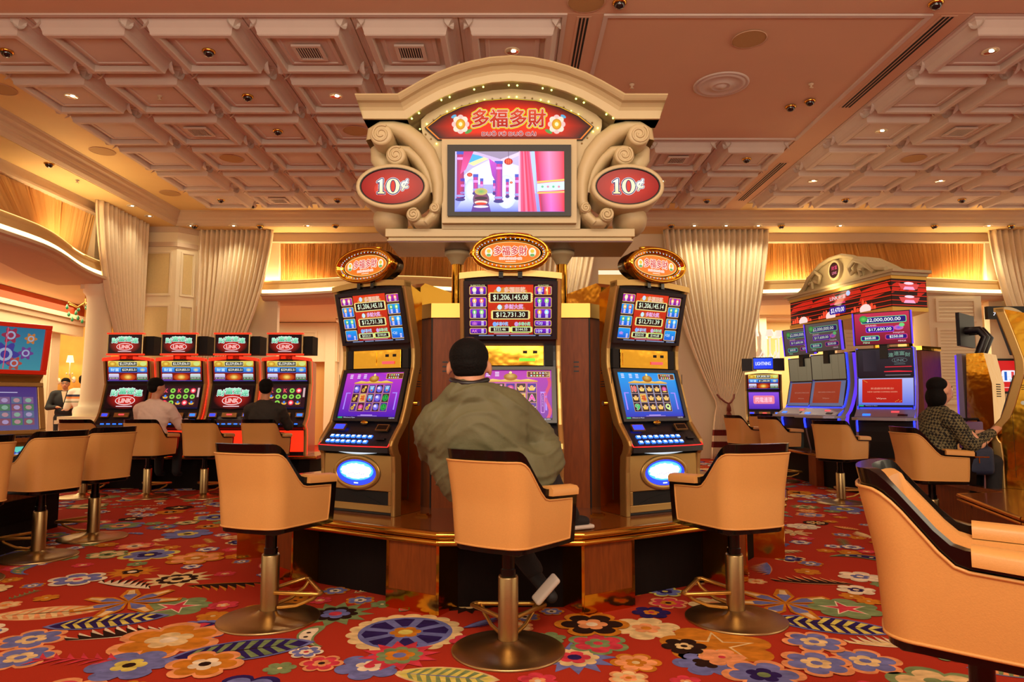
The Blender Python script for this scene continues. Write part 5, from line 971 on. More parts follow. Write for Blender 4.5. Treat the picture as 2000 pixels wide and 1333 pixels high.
for s in (0, 1):
    f = (lambda p: p) if s == 0 else mir; sd = 1 if s == 0 else -1
    ribbon([f(p) for p in [(330, 415), (335, 370), (375, 345), (430, 345), (490, 368), (550, 415), (600, 475), (632, 545), (645, 620), (645, 700), (622, 770), (585, 805)]], [30, 30, 30, 34, 40, 42, 40, 34, 28, 25, 24, 20], -.13, .25)
    ribbon([f(p) for p in [(425, 470), (450, 445), (500, 452), (545, 490), (580, 540), (605, 600), (615, 660)]], [18, 22, 26, 28, 26, 22, 16], -.09, .2); ribbon([f(p) for p in [(520, 770), (545, 800), (590, 800), (630, 775)]], [20, 24, 24, 16], -.12, .15)
    x, y = f((383, 402)); volute(x, y, 54, -.19, .25, sd); x, y = f((448, 490)); volute(x, y, 48, -.15, .22, sd); x, y = f((632, 742)); volute(x, y, 26, -.15, .1, -sd); x, y = f((532, 775)); volute(x, y, 34, -.16, .1, sd)
    ribbon([f(p) for p in [(330, 420), (345, 470), (380, 520), (400, 560)]], [24, 40, 40, 30], -.02, .25)
    # oval plate
    xx, zz = sg(*f((438, 650))); g = G(); g.X = Matrix.Translation((xx, 0, zz)); k4 = .4 * K; oval_sign(g, 152 * k4, 88 * k4, [(.0, -.19), (.006, -.205), (.03, -.20), (.034, -.18), (.028, .12), (-.02, .2), (-.12, .24)], 0)
    pl = g.build('oval_plate', 'sign_cream', t); g = G(); g.X = Matrix.Translation((xx, 0, zz)); oval_sign(g, 152 * k4, 88 * k4, [(.003, -.205), (-.003, -.207), (-.007, -.195)], 0); g.build('black_rim', 'black', pl)
    q = P(); q.ell(0, 0, 147 * k4, 84 * k4, 'e02a18', 1, 40, edge='a01010'); q.ell(-.08, -.02, .05, .05, 'f06050', 2, 16, edge='d82a1a')
    one = [(.012, -.055), (.012, -.045), (.026, -.043), (.026, .030), (.010, .026), (.010, .034), (.040, .055), (.050, .055), (.050, -.043), (.064, -.045), (.064, -.055)]; ox_ = -.118
    for L0, c_, r_ in ((2, 'f8f8ff', .009), (3, '201060', .006)):
        for k_ in range(10): a_, b_ = r_ * cos(k_ * pi / 5), r_ * sin(k_ * pi / 5); q.poly([(x + ox_ + a_, z + b_) for x, z in one], c_, L0); q.ell(.005 + a_, b_, .048, .056, c_, L0, 24)
    q.poly([(x + ox_, z) for x, z in one], 'f8e8a8', 4, 'fffcf0'); q.ell(.005, 0, .048, .056, 'fff4c8', 4, 28); q.ell(.005, 0, .021, .046, '201060', 5, 20); q.ell(.005, 0, .015, .040, 'e02a18', 6, 20)
    q.text('¢', .088, .010, .046, .078, 'fff0c0', 4, 'ffffff', off=.045, outline=[(.13, 'f8f8ff'), (.09, '201060')])
    q.build('price_face', (lambda xx, zz: lambda x, z, d: Vector((xx + x, -.196 - d, zz + z)))(xx, zz), 'display', pl)
    g = G(); a_, b_ = sg(*f((395, 790))); g.ell((a_, .12, b_ + .04), (.13, .22, .12)); g.build('bracket_bulge', 'sign_cream', t)
# base slab
g = G(); a_, b_ = sg(384, 880), sg(1596, 822); yb = .52
g.box(a_[0], b_[0], -.03, yb, a_[1] + .03, b_[1]); g.box(a_[0] + .02, b_[0] - .02, -.01, yb, a_[1] + .01, a_[1] + .03); g.box(a_[0] + .01, b_[0] - .01, -.02, yb, a_[1], a_[1] + .012); g.build('base_slab', 'sign_cream', t, bevel=.004)
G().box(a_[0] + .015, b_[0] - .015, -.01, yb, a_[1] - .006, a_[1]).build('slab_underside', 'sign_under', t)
# ================================================================ OTHER MACHINE BANKS
def seg_box(g, f, x0, x1, y0, y1, h0, h1, m=0):
    v = [f(q, r_, h_) for q in (x0, x1) for r_ in (y0, y1) for h_ in (h0, h1)]; g.add(v, [(0, 1, 3, 2), (4, 6, 7, 5), (0, 4, 5, 1), (2, 3, 7, 6), (0, 2, 6, 4), (1, 5, 7, 3)], m)
def burst(w, h):
    p = P(); X = lambda a: a * w; Y = lambda a: a * h; p.rect(0, 0, w, h, '180408', 0); p.ell(X(.5), Y(.45), X(.48), Y(.48), 'd82018', 1, 24, edge='200508'); p.ell(X(.5), Y(.35), X(.25), Y(.19), 'fff0f0', 2, 24); p.ell(X(.5), Y(.35), X(.235), Y(.165), 'c82820', 3, 24)
    p.text('LINK', X(.5), Y(.35), X(.32), Y(.17), 'ff9080', 4, outline=[(.06, 'fff0f0')])
    for k, c in enumerate('財富連連'): p.text(c, X(.2 + .2 * k), Y(.68 + (.08 if k in (1, 2) else 0)), X(.19), Y(.26), '20a878', 4, 'a8f0c8', off=.04, outline=[(.1, 'f8f0ff'), (.07, 'e8fff0')])
    p.rect(X(.3), Y(.09), X(.7), Y(.12), 'ffe8f0', 3); return p
def reels2(w, h):
    p = P(); X = lambda a: a * w; Y = lambda a: a * h; p.rect(0, 0, w, h, '301018', 0); rr = random.Random(7)
    for i in range(5):
        for j in range(3):
            cx, cy = X(.14 + i * .17), Y(.78 - j * .26); p.rect(cx - X(.08), cy - Y(.12), cx + X(.08), cy + Y(.12), '40202a', 1); k = rr.randrange(4)
            if k == 0: p.ell(cx, cy, X(.065), Y(.1), '90d850', 2, 14); p.ell(cx, cy, X(.03), Y(.045), '306020', 3, 10)
            elif k == 1: p.poly([(cx - X(.07), cy), (cx - X(.04), cy - Y(.08)), (cx + X(.04), cy - Y(.08)), (cx + X(.07), cy)], 'f0b030', 2); p.ell(cx, cy + Y(.02), X(.03), Y(.06), '4080e0', 3, 10)
            elif k == 2: p.text('K', cx, cy, X(.08), Y(.16), 'ff5060', 2, off=.04)
            else: p.ell(cx, cy, X(.07), Y(.11), 'f03848', 2, 14); p.ell(cx, cy, X(.04), Y(.06), 'ffd0d0', 3, 10)
    p.rect(0, 0, w, Y(.07), '101030', 2); p.rect(X(.93), Y(.5), X(.98), Y(.9), 'd0b0b0', 2); return p
def upper_bank(w, h, vals):
    p = P(); X = lambda a: a * w; Y = lambda a: a * h; p.rect(0, 0, w, h, '601010', 0, 'a02010'); p.rrect(X(.02), Y(.70), X(.98), Y(.98), X(.02), 'b89020', 1, 'e8d860'); p.ell(X(.13), Y(.84), X(.09), Y(.12), 'f8e060', 2, 12, edge='c07818'); p.ell(X(.88), Y(.84), X(.08), Y(.1), 'd0e080', 2, 12)
    p.rrect(X(.27), Y(.73), X(.74), Y(.95), X(.015), 'fff0a0', 2); p.rect(X(.28), Y(.745), X(.73), Y(.935), '141008', 3); p.text(vals[0], X(.505), Y(.84), X(.40), Y(.13), 'fffff0', 4, off=.015)
    p.rrect(X(.03), Y(.42), X(.97), Y(.68), X(.02), '1858c8', 1, '50a8f0'); p.text('財富', X(.18), Y(.55), X(.2), Y(.15), 'c8e8ff', 2, off=.02); p.rect(X(.34), Y(.45), X(.73), Y(.64), '101420', 3); p.text(vals[1], X(.535), Y(.545), X(.34), Y(.12), 'fffff0', 4, off=.015); p.ell(X(.86), Y(.55), X(.07), Y(.09), 'f0e080', 2, 12, edge='60a0e0')
    p.ell(X(.5), Y(.2), X(.2), Y(.19), 'ff8020', 1, 18, edge='a02010'); p.ell(X(.5), Y(.2), X(.1), Y(.12), 'ffe070', 2, 14, edge='c07020')
    for a, b, c, v in ((.03, .28, '8848c8', vals[2]), (.72, .97, '20a050', vals[3])): p.rrect(X(a), Y(.06), X(b), Y(.36), X(.02), c, 2, 'e0e0f0'); p.rect(X(a + .01), Y(.09), X(b - .01), Y(.19), '141414', 3); p.text(v, X((a + b) / 2), Y(.14), X(.2), Y(.07), 'fff8e0', 4)
    p.rect(0, 0, w, Y(.035), '3040a0', 3); return p
def machine_B(label, loc, rz, low, vals, grp='red trimmed slot machines in a row', rim='red_gloss', glow='red_glow', topw=.54):
    t = thing('slot_machine', label, 'slot machine', loc, rz, grp); w = .365
    pr = smooth_prof([(0, 0), (0, .36), (-.07, .42), (-.08, .455), (.03, .54), (.09, .66), (.20, 1.05), (.19, 1.09), (.13, 1.43)], 1)
    G().prism([(y + .03, z) for y, z in pr] + [(.5, 1.38), (.52, 0)], -w + .014, w - .014, 1, 'YZ', side=0).build('cabinet_body', ['black_soft', 'red_gloss'], t)
    for s in (-1, 1):
        a, b = (w - .03, w) if s > 0 else (-w, -w + .03); g = G(); strip_prism(g, pr, -.006, .07, a, b); r_ = g.build('side_rim', 'champagne', t); g = G(); strip_prism(g, pr, .075, .10, a, b); g.build('glow_strip', glow, r_)
    g = G(); f = lambda x: 1.43 + .03 * (1 - (x / w) ** 2); N = 10
    for i in range(N):
        xa, xb = -w + 2 * w * i / N, -w + 2 * w * (i + 1) / N; v = [(x, y, f(x) + q) for x in (xa, xb) for y in (.10, .2) for q in (-.03, .015)]; g.add(v, [(0, 1, 3, 2), (4, 6, 7, 5), (0, 4, 5, 1), (2, 3, 7, 6), (0, 2, 6, 4), (1, 5, 7, 3)], 0)
    g.build('top_rim', glow, t)
    G().box(-.33, .33, -.004, .02, .05, .36).build('lit_base_panel', glow, t)
    g = G(); g.prism([(-.34, .08), (-.34, -.08), (-.28, -.13), (.28, -.13), (.34, -.08), (.34, .08)], .42, .45, 0, 'XY'); dk = g.build('button_deck', 'black_soft', t)
    k0 = None
    for i in range(6):
        o = k0.copy() if k0 else G().rpad((0, 0, 0), (.022, .018, .008), .006, 0, 3).build('button', 'blue_key', dk)
        if k0: COL.objects.link(o); o.parent = dk
        k0 = k0 or o; o.location = (-.22 + i * .09, -.06, .46)
    f, L = seg_map((.035, .545), (.085, .65), .62); g = G(); seg_box(g, f, .0, .12, .01, .08, -.01, .012); seg_box(g, f, .20, .42, .01, .08, -.01, .012); seg_box(g, f, .50, .62, .01, .08, -.01, .012); pn = g.build('service_panels', 'champagne', t)
    g = G(); seg_box(g, f, .02, .10, .025, .065, 0, .015); g.build('small_display', 'blue_glow', pn); g = G(); seg_box(g, f, .52, .60, .025, .065, 0, .015); g.build('small_display', 'blue_key', pn)
    g = G(); seg_box(g, f, .27, .35, .04, .06, 0, .018); g.build('bill_slot', 'slot_red', pn)
    f, L = seg_map((.095, .68), (.195, 1.03), .60, .006); low(.60, L).build('lower_display', f, 'display', t)
    f, L = seg_map((.188, 1.10), (.145, 1.41), .62, .006); upper_bank(.62, L, vals).build('upper_display', f, 'display', t)
    if topw:
        g = G(); g.box(-topw / 2, topw / 2, .05, .14, 1.49, 1.82); tp = g.build('topper', 'bronze', t, bevel=.012); G().box(-.10, topw / 2 + .12, .14, .42, 1.50, 1.78).box(-.1, .1, .1, .25, 1.4, 1.5).build('topper_housing', 'black_matt', tp)
        for z in (1.487, 1.802): G().box(-topw / 2 - .004, topw / 2 + .004, .042, .1, z, z + .022).build('topper_glow', glow, tp)
        f, L = seg_map((.048, 1.512), (.048, 1.798), topw - .04, .002); burst(topw - .04, L).build('topper_display', f, 'display', tp)
    return t
for i, (x, l, lw) in enumerate([(-5.83, 'leftmost red trimmed slot machine beside the round column', burst), (-5.02, 'second red trimmed slot machine, played by the man in white', reels2), (-4.22, 'third red trimmed slot machine, empty, showing a red burst', burst), (-3.42, 'rightmost red trimmed slot machine, played by the man in the dark suit', reels2)]):
    machine_B(l, (x, 10.2, .5), 0, lw, ['$2,529,836.01', '$229,855.51', '$450.00', '$200.00'] if i < 2 else ['$2,529,836.01', '$229,855.51', '$1,250.00', '$150.00'])
t = thing('machine_platform', 'long dark bench platform under the red trimmed slot machines', 'platform', (-4.6, 10.5, 0))
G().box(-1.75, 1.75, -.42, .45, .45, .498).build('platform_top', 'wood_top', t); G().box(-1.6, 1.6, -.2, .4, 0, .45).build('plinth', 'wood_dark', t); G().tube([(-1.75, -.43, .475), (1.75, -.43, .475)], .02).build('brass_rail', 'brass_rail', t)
for x in (-1.55, -.78, 0, .78, 1.55): G().box(x - .08, x + .08, -.36, -.2, 0, .45).build('bench_leg', 'wood_dark', t)
def side_art(w, h):
    p = P(); p.rect(0, 0, w, h, '50a8b8', 0, '3880a8'); X = lambda a: a * w; Y = lambda a: a * h
    for x, y, r_, c in ((.2, .7, .12, '8848a0'), (.5, .8, .14, 'b03858'), (.8, .75, .1, 'e08840'), (.45, .35, .22, '5048a8'), (.75, .4, .12, '8048a0'), (.2, .25, .1, 'c04858'), (.6, .15, .12, 'd05848')): radial_p(p, X(x), Y(y), r_ * w, c)
    p.rect(X(.44), Y(.02), X(.455), Y(.98), 'ff6080', 4); return p
def radial_p(p, cx, cy, r, c):
    pts = [(cx + r * (.8 + .2 * cos(6 * a)) * cos(a), cy + r * (.8 + .2 * cos(6 * a)) * sin(a)) for a in [2 * pi * k / 36 for k in range(36)]]; p.poly(pts, c, 1); p.ell(cx, cy, r * .5, r * .5, 'b8c8e8', 2, 14); p.ell(cx, cy, r * .3, r * .3, c, 3, 12)
def side_reels(w, h):
    p = P(); p.rect(0, 0, w, h, '7068a0', 0, '583890'); X = lambda a: a * w; Y = lambda a: a * h
    for i in range(5):
        for j in range(4): p.rect(X(.06 + .18 * i), Y(.12 + .165 * j), X(.22 + .18 * i), Y(.27 + .165 * j), ['a06070', '7080a0', '60906a', '9870a0'][(i * 2 + j) % 4], 1); p.ell(X(.14 + .18 * i), Y(.195 + .165 * j), X(.05), Y(.05), ['d8a0a8', 'a0c8b0', 'c8b0e0'][(i + j) % 3], 2, 10)
    p.rect(X(.3), Y(.86), X(.7), Y(.88), 'e0d8ff', 2); return p
t = thing('slot_machine', 'red and brass slot machine with tilted upper screen at the left edge', 'slot machine', (-5.02, 6.85, .5), R(60))
G().prism([(0, 0), (0, .42), (.05, .45), (.16, .98), (.2, 1.0), (.14, 1.06), (.08, 1.5), (.3, 1.5), (.45, 1.0), (.5, 0)], -.36, .36, 0, 'YZ').build('cabinet_body', 'champagne', t)
for nm, a, b, pw, dr, fm, mt in (('lower_display', (.055, .50), (.15, .94), .60, side_reels, 'champagne', 'display_dim'), ('upper_display', (.125, 1.12), (.06, 1.55), .62, side_art, 'red_gloss', 'display_dim')):
    f, L = seg_map(a, b, pw, .012); d = dr(pw, L).build(nm, f, mt, t); g = G()
    for x0, x1, y0, y1 in ((-.06, pw + .06, -.045, 0), (-.06, pw + .06, L, L + .045), (-.06, 0, 0, L), (pw, pw + .06, 0, L)): seg_box(g, f, x0, x1, y0, y1, -.06, .02)
    g.build('display_frame', fm, d, bevel=.006)
G().box(-.36, .36, -.3, .06, .40, .44).build('button_deck', 'wood_top', t); g = G()
for i in range(9): g.box(-.28 + i * .045, -.245 + i * .045, -.2, -.1, .44, .456)
g.build('keypad', 'black_soft', t); f, L = seg_map((-.002, .12), (-.002, .36), .26); pq = P(); pq.rect(0, 0, .26, L, '60c8b8', 0); radial_p(pq, .07, L * .6, .06, '4050a0'); radial_p(pq, .18, L * .5, .06, 'e05830'); radial_p(pq, .12, L * .2, .05, 'e0b050'); pq.build('lit_base_picture', plane_map((.02, -.006, .10), (1, 0, 0), (0, 0, 1)), 'display', t)
t = thing('machine_platform', 'dark curved ended platform under the left edge slot machine', 'platform', (-5.3, 6.0, 0))
G().box(-.8, .95, -1.6, .55, .43, .498).build('platform_top', 'wood_top', t); g = G(); pts = [(1.0, 0), (.93, .05), (.86, .12), (.84, .2), (.88, .3), (.95, .38), (.97, .43), (-.8, .43), (-.8, 0)]
g.prism(pts, -1.5, .5, 0, 'XZ'); g.build('curved_plinth', 'wood_dark', t); g = G(); g.box(-.75, .7, .55, 1.3, .43, .498).box(-.7, .6, .55, 1.2, 0, .43); g.build('platform_wing', 'wood_dark', t)
# blue lit triple screen machines under the red canopy
def jackpots(w, h, k=1.):
    p = P(); X = lambda a: a * w; Y = lambda a: a * h; p.rect(0, 0, w, h, '701828' if k == 1 else '584848', 0, 'c83050' if k == 1 else '706060')
    for x0, x1, y0, y1, c, v, tx in ((.12, .95, .66, .88, '78d090', '$2,000,000.00', .62), (.2, .72, .38, .56, 'a040e0', '$17,600.00', .42), (.1, .45, .12, .28, '60e0a0', '$600.00', .2), (.55, .95, .14, .30, 'd04080', '$250.00', .24)):
        p.rrect(X(x0), Y(y0), X(x1), Y(y1), X(.03), c, 1); p.rrect(X(x0 + .015), Y(y0 + .02), X(x1 - .015), Y(y1 - .02), X(.025), '281878', 2); p.text(v, X((x0 + x1) / 2), Y((y0 + y1) / 2), X(tx), Y((y1 - y0) * .55), 'f8fff0', 3, off=.015)
    p.ell(X(.17), Y(.82), X(.08), Y(.11), '70d060', 4, 14, edge='208840'); p.ell(X(.8), Y(.5), X(.09), Y(.08), '5060e0', 4, 14, edge='e060a0'); p.ell(X(.86), Y(.58), X(.05), Y(.06), '70d880', 5, 12); p.text('GRAND', X(.3), Y(.60), X(.2), Y(.05), 'ffd8e8', 3); p.text('MAJOR', X(.8), Y(.34), X(.2), Y(.05), 'ffe0f0', 3); p.text('MINI', X(.2), Y(.06), X(.12), Y(.05), 'a8ffc8', 3); p.text('MINOR', X(.85), Y(.08), X(.14), Y(.05), 'ffd0e0', 3); return p
def dark_mid(w, h):
    p = P(); X = lambda a: a * w; Y = lambda a: a * h; p.rect(0, 0, w, h, '241820', 0, '302a30'); p.hrect(X(.1), Y(.2), X(.35), Y(.95), '352c34', '28222a', 1)
    for k, c in enumerate('連連富財'): p.text(c, X(.62 + .1 * k), Y(.78 + .05 * (k in (1, 2))), X(.09), Y(.15), '688878', 2, off=.02)
    p.ell(X(.77), Y(.58), X(.14), Y(.1), '586868', 2, 20); p.ell(X(.77), Y(.58), X(.13), Y(.085), '302028', 3, 20); p.text('LINK', X(.77), Y(.58), X(.18), Y(.1), '688080', 4); p.rect(X(.67), Y(.43), X(.87), Y(.45), '607070', 3)
    p.poly([(X(.5), Y(.33)), (X(.98), Y(.33)), (X(.98), Y(.36)), (X(.5), Y(.36))], 'e02838', 2); p.poly([(X(.48), Y(.16)), (X(.98), Y(.15)), (X(.98), Y(.18)), (X(.72), Y(.21)), (X(.48), Y(.19))], 'e02838', 2); p.rect(X(.5), Y(.03), X(.95), Y(.06), '706870', 2); p.rect(X(.55), Y(.97), X(.98), Y(.99), 'c02030', 2); return p
def soon(w, h):
    p = P(); X = lambda a: a * w; Y = lambda a: a * h; p.rect(0, 0, w, h, '5868d8', 0, 'b0b8f0'); p.rect(X(.07), Y(.14), X(.80), Y(.97), 'b01c14', 1, 'c42818'); p.text('新遊戲快將推出!', X(.44), Y(.64), X(.42), Y(.07), 'e8a080', 2); p.text('NEW GAMES COMING SOON', X(.44), Y(.52), X(.54), Y(.05), 'e8a080', 2); p.text('Wynn', X(.42), Y(.28), X(.18), Y(.07), 'f0c0a8', 2)
    [p.ell(X(.68 + .025 * k), Y(.18 + .03 * (k % 3)), X(.008), Y(.012), 'e0a040', 2, 8) for k in range(5)]; [p.ell(X(.1 + .02 * k), Y(.93 - .02 * k), X(.008), Y(.012), 'e0a040', 2, 8) for k in range(4)]; p.rect(0, 0, w, Y(.06), '101838', 2); p.rect(X(.01), Y(.01), X(.1), Y(.05), '20b080', 3); p.text('Welcome to Wynn', X(.24), Y(.03), X(.22), Y(.03), 'c8c8f0', 3); return p
def blank_mid(w, h):
    p = P(); p.rect(0, 0, w, h, '8a7c60', 0, '9a8a6c'); [p.rect(w * a, 0, w * a + w * .01, h, '786a50', 1) for a in (.3, .6, .8)]; return p
def soon_dim(w, h): p = P(); p.rect(0, 0, w, h, '7880a8', 0); p.rect(w * .08, h * .12, w * .86, h * .96, 'b84028', 1, 'c04a30'); p.text('NEW GAMES COMING SOON', w * .47, h * .55, w * .5, h * .05, 'e0a088', 2); p.text('Wynn', w * .47, h * .3, w * .2, h * .06, 'e0a088', 2); return p
def machine_C(label, loc, rz, dr, mts):
    t = thing('slot_machine', label, 'slot machine', loc, rz, 'blue lit triple screen machines'); w = .37
    pr = smooth_prof([(.10, .0), (.02, .30), (-.02, .55), (.10, .68), (.20, .98), (.22, 1.14), (.19, 1.56)], 1)
    G().prism([(y + .03, z) for y, z in pr] + [(.42, 1.5), (.45, 0)], -w + .02, w - .02, 0, 'YZ', side=0).build('cabinet_body', 'black', t)
    for s in (-1, 1):
        a, b = (w - .02, w + .012) if s > 0 else (-w - .012, -w + .02); g = G(); strip_prism(g, pr, .03, .12, a, b); g.build('side_rim', 'silver_grey', t); g = G(); strip_prism(g, pr[3:], .0, .028, s * (w - .015) - .008, s * (w - .015) + .008); g.build('blue_edge_light', 'blue_glow', t)
        g = G(); strip_prism(g, pr[3:], .125, .20, s * (w - .0) - .006, s * (w - .0) + .006); g.build('violet_side_light', 'violet_glow', t)
    G().prism([(-.40, .12), (-.40, -.12), (-.3, -.25), (.3, -.25), (.40, -.12), (.40, .12)], .53, .57, 0, 'XY').build('button_deck', 'silver_grey', t, bevel=.01)
    f, L = seg_map((-.09, .572), (.13, .70), .74); g = G(); seg_box(g, f, 0, .74, 0, .25, -.02, .004); pn = g.build('sloped_console', 'silver_grey', t); g = G(); seg_box(g, f, .45, .55, .12, .15, 0, .012); g.build('bill_slot', 'slot_red', pn); g = G(); seg_box(g, f, .1, .2, .03, .07, 0, .012); g.build('button', 'blue_key', pn); g = G(); seg_box(g, f, .54, .66, .03, .07, 0, .012); g.build('spin_button', 'black_gloss', pn); g = G(); seg_box(g, f, .04, .7, .225, .24, 0, .012); g.build('blue_strip', 'blue_glow', pn)
    for (a, b, nm, d, m_) in (((.125, .715), (.215, 1.12), 'lower_display', dr[0], mts[0]), ((.22, 1.15), (.20, 1.54), 'middle_display', dr[1], mts[1]), ((.14, 1.61), (.10, 2.06), 'upper_display', dr[2], mts[2])):
        f, L = seg_map(a, b, .70, .012); o = d(.70, L).build(nm, f, m_, t); g = G()
        for x0, x1, y0, y1 in ((-.012, .712, -.012, 0), (-.012, .712, L, L + .012), (-.012, 0, 0, L), (.70, .712, 0, L)): seg_box(g, f, x0, x1, y0, y1, -.035, .006)
        g.build('bezel', 'black_soft', o)
        if nm[0] == 'u':
            [(lambda g: (seg_box(g, f, x0, x0 + .016, -.01, L + .01, -.03, .012), g.build('blue_edge_light', 'violet_glow', o)))(G()) for x0 in (-.03, .714)]; g = G(); seg_box(g, f, -.01, .71, 0, L, -.08, -.036); g.box(-.05, .05, .15, .3, 1.4, 1.8); g.build('monitor_back', 'black', o)
    return t
machine_C('blue lit machine nearest the camera with three bright stacked screens', (5.22, 9.62, .5), R(-38), (soon, dark_mid, jackpots), ('display', 'display', 'display'))
machine_C('blue lit machine second from the camera, screens turned away', (4.92, 10.95, .5), R(-70), (soon_dim, blank_mid, lambda w, h: jackpots(w, h, 2)), ('display_dim', 'display_dim', 'display_dim'))
machine_C('blue lit machine farthest left under the red canopy', (4.94, 11.95, .5), R(-72), (soon_dim, blank_mid, lambda w, h: jackpots(w, h, 2)), ('display_dim', 'display_dim', 'display_dim'))
t = thing('machine_platform', 'dark wood platform under the blue lit machines', 'platform', (5.8, 10.8, 0)); pl = [(-1.15, -.9), (-.55, -1.55), (.6, -1.55), (1.2, -.9), (1.2, 1.6), (-1.15, 1.6)]
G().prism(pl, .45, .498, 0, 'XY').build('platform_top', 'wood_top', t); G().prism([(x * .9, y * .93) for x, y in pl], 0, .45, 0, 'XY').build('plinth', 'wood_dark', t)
for a, b in ((pl[5], pl[0]), (pl[0], pl[1]), (pl[1], pl[2])): G().tube([(a[0], a[1] - .01, .475), (b[0], b[1] - .01, .475)], .02).build('brass_rail', 'brass_rail', t)
for x, y, rz in ((-.86, -1.24, -47), (-1.13, -.1, -90), (-.5, -1.5, -10)): g = G(); g.X = Matrix.Translation((x, y, 0)) @ Matrix.Rotation(R(rz), 4, 'Z'); g.box(-.13, .13, -.02, .1, 0, .45); g.build('pilaster', 'wood', t)
t = thing('hub_column', 'wooden hub column with brass top behind the blue lit machines', 'cabinet', (6.12, 10.9, .5)); G().prism([(-.45, -.45), (0, -.72), (.45, -.45), (.5, .7), (-.5, .7)], 0, 1.55, 0, 'XY').build('hub_body', 'wood', t); G().prism([(-.46, -.46), (0, -.735), (.46, -.46), (.5, .7), (-.5, .7)], 1.56, 1.62, 0, 'XY').build('brass_top', 'brass', t)
g = G(); g.box(-.3, -.24, 0, .06, 1.6, 2.1).box(.24, .3, 0, .06, 1.6, 2.1); g.build('canopy_post', 'brass', t)
t = thing('slot_machine', 'brass backed slot machine seen from behind with black monitor arms', 'slot machine', (7.0, 10.35, .5), R(42))
G().prism([(-.30, 0), (-.30, 1.05), (-.22, 1.5), (.0, 1.5), (.05, 0)], -.34, .34, 0, 'YZ').build('brass_back', 'brass', t); g = G()
for i in range(6): g.box(-.1, .1, -.306, -.30, .86 + i * .035, .875 + i * .035)
g.build('vent_slots', 'black_matt', t); G().box(-.37, .37, .05, .12, .1, 1.5).build('side_rim', 'silver_grey', t); G().box(-.38, .38, .12, .14, .3, 1.48).build('violet_side_light', 'violet_glow', t)
G().box(-.38, .38, .05, .10, 1.62, 2.12).build('monitor_back', 'black', t); G().tube([(-.1, -.1, 1.5), (-.1, -.2, 1.75), (-.1, -.12, 1.86), (-.1, .06, 1.86)], .06, 10).tube([(.1, -.1, 1.5), (.1, -.2, 1.75), (.1, -.12, 1.86), (.1, .06, 1.86)], .06, 10).build('monitor_arms', 'black_soft', t)
# red LED canopy
A_, B_, C_, D_ = (5.06, 12.3), (5.50, 9.80), (6.10, 9.95), (6.6, 12.5); t = thing('led_canopy', 'cream roofed canopy with red LED pictures over the blue lit machines', 'canopy', (5.8, 11, 2.6))
tp = [(x - 5.8, y - 11) for x, y in (A_, B_, C_, D_)]; sc2 = lambda k: [(x * k + (k - 1) * .0, y * k) for x, y in tp]
G().prism(sc2(1.0), .06, .48, 0, 'XY').build('canopy_body', 'black', t); G().prism(sc2(1.02), 0, .06, 0, 'XY').prism(sc2(1.02), .47, .52, 0, 'XY').build('gold_band', 'gold_trim', t); G().prism(sc2(1.04), .52, .56, 0, 'XY').prism(sc2(1.10), .56, .60, 0, 'XY').build('roof_cornice', 'sign_cream', t)
def led(w, h, seed, full):
    p = P(); rr = random.Random(seed); p.rect(0, 0, w, h, '280808', 0)
    for k in range(4): p.poly([(w * .24 * k, h * rr.uniform(.3, .6)), (w * .24 * k + w * .28, h * rr.uniform(.5, .7)), (w * .24 * k + w * .25, h * .95), (w * .24 * k + w * .04, h * .8)], 'c81c10', 1)
    for k in range(6): p.rect(0, h * (.06 + .17 * k), w, h * (.085 + .17 * k), 'e02810', 2); p.rect(0, h * (.03 + .17 * k), w, h * (.06 + .17 * k), '100404', 3)
    for cx in ([.12, .42, .75] if full else []):
        for k in range(9): x = w * cx + (k - 4) * w * .025; hh = h * (.12 + .28 * rr.random() * (1 - abs(k - 4) / 5)); p.poly([(x, h * .04), (x + w * .022, h * .04), (x + w * .022, hh), (x + w * .011, hh * 1.25), (x, hh)], 'f04828', 4)
        p.ell(w * cx + w * .03, h * .08, w * .05, h * .2, 'ffd8d0', 5, 14)
    if full:
        p.rrect(w * .44, h * .12, w * .60, h * .42, h * .08, '301890', 6); p.text('$3,470.00', w * .52, h * .26, w * .13, h * .2, 'f8f0ff', 7, off=.02); p.text('LINK', w * .49, h * .76, w * .08, h * .14, 'ffe0e8', 7); p.text('財富', w * .57, h * .76, w * .07, h * .16, 'ffd0d8', 7); p.ell(w * .63, h * .84, w * .02, h * .1, 'b0c8ff', 7, 12); p.rect(w * .45, h * .5, w * .6, h * .56, 'e03068', 7)
    else:
        for z0 in (.12, .60):
            p.poly([(w * .28, h * (z0 + .05)), (w * .72, h * (z0 + .05)), (w * .8, h * (z0 + .24)), (w * .2, h * (z0 + .24))], 'e04848', 6); p.poly([(w * .33, h * (z0 + .03)), (w * .67, h * (z0 + .03)), (w * .62, h * (z0 + .14)), (w * .38, h * (z0 + .14))], 'ffa8d0', 7); p.ell(w * .5, h * (z0 + .26), w * .14, h * .05, 'ffd8e8', 7, 12)
    return p
for a, b, fl in ((tp[0], tp[1], True), (tp[1], tp[2], False), (tp[2], tp[3], True)):
    d = Vector((b[0] - a[0], b[1] - a[1], 0)); Lw = d.length; d.normalize(); n = d.cross(Vector((0, 0, 1))); led(Lw, .41, 5, fl).build('led_picture', plane_map(Vector((a[0], a[1], .06)) + n * .003, d, (0, 0, 1)), 'display', t)
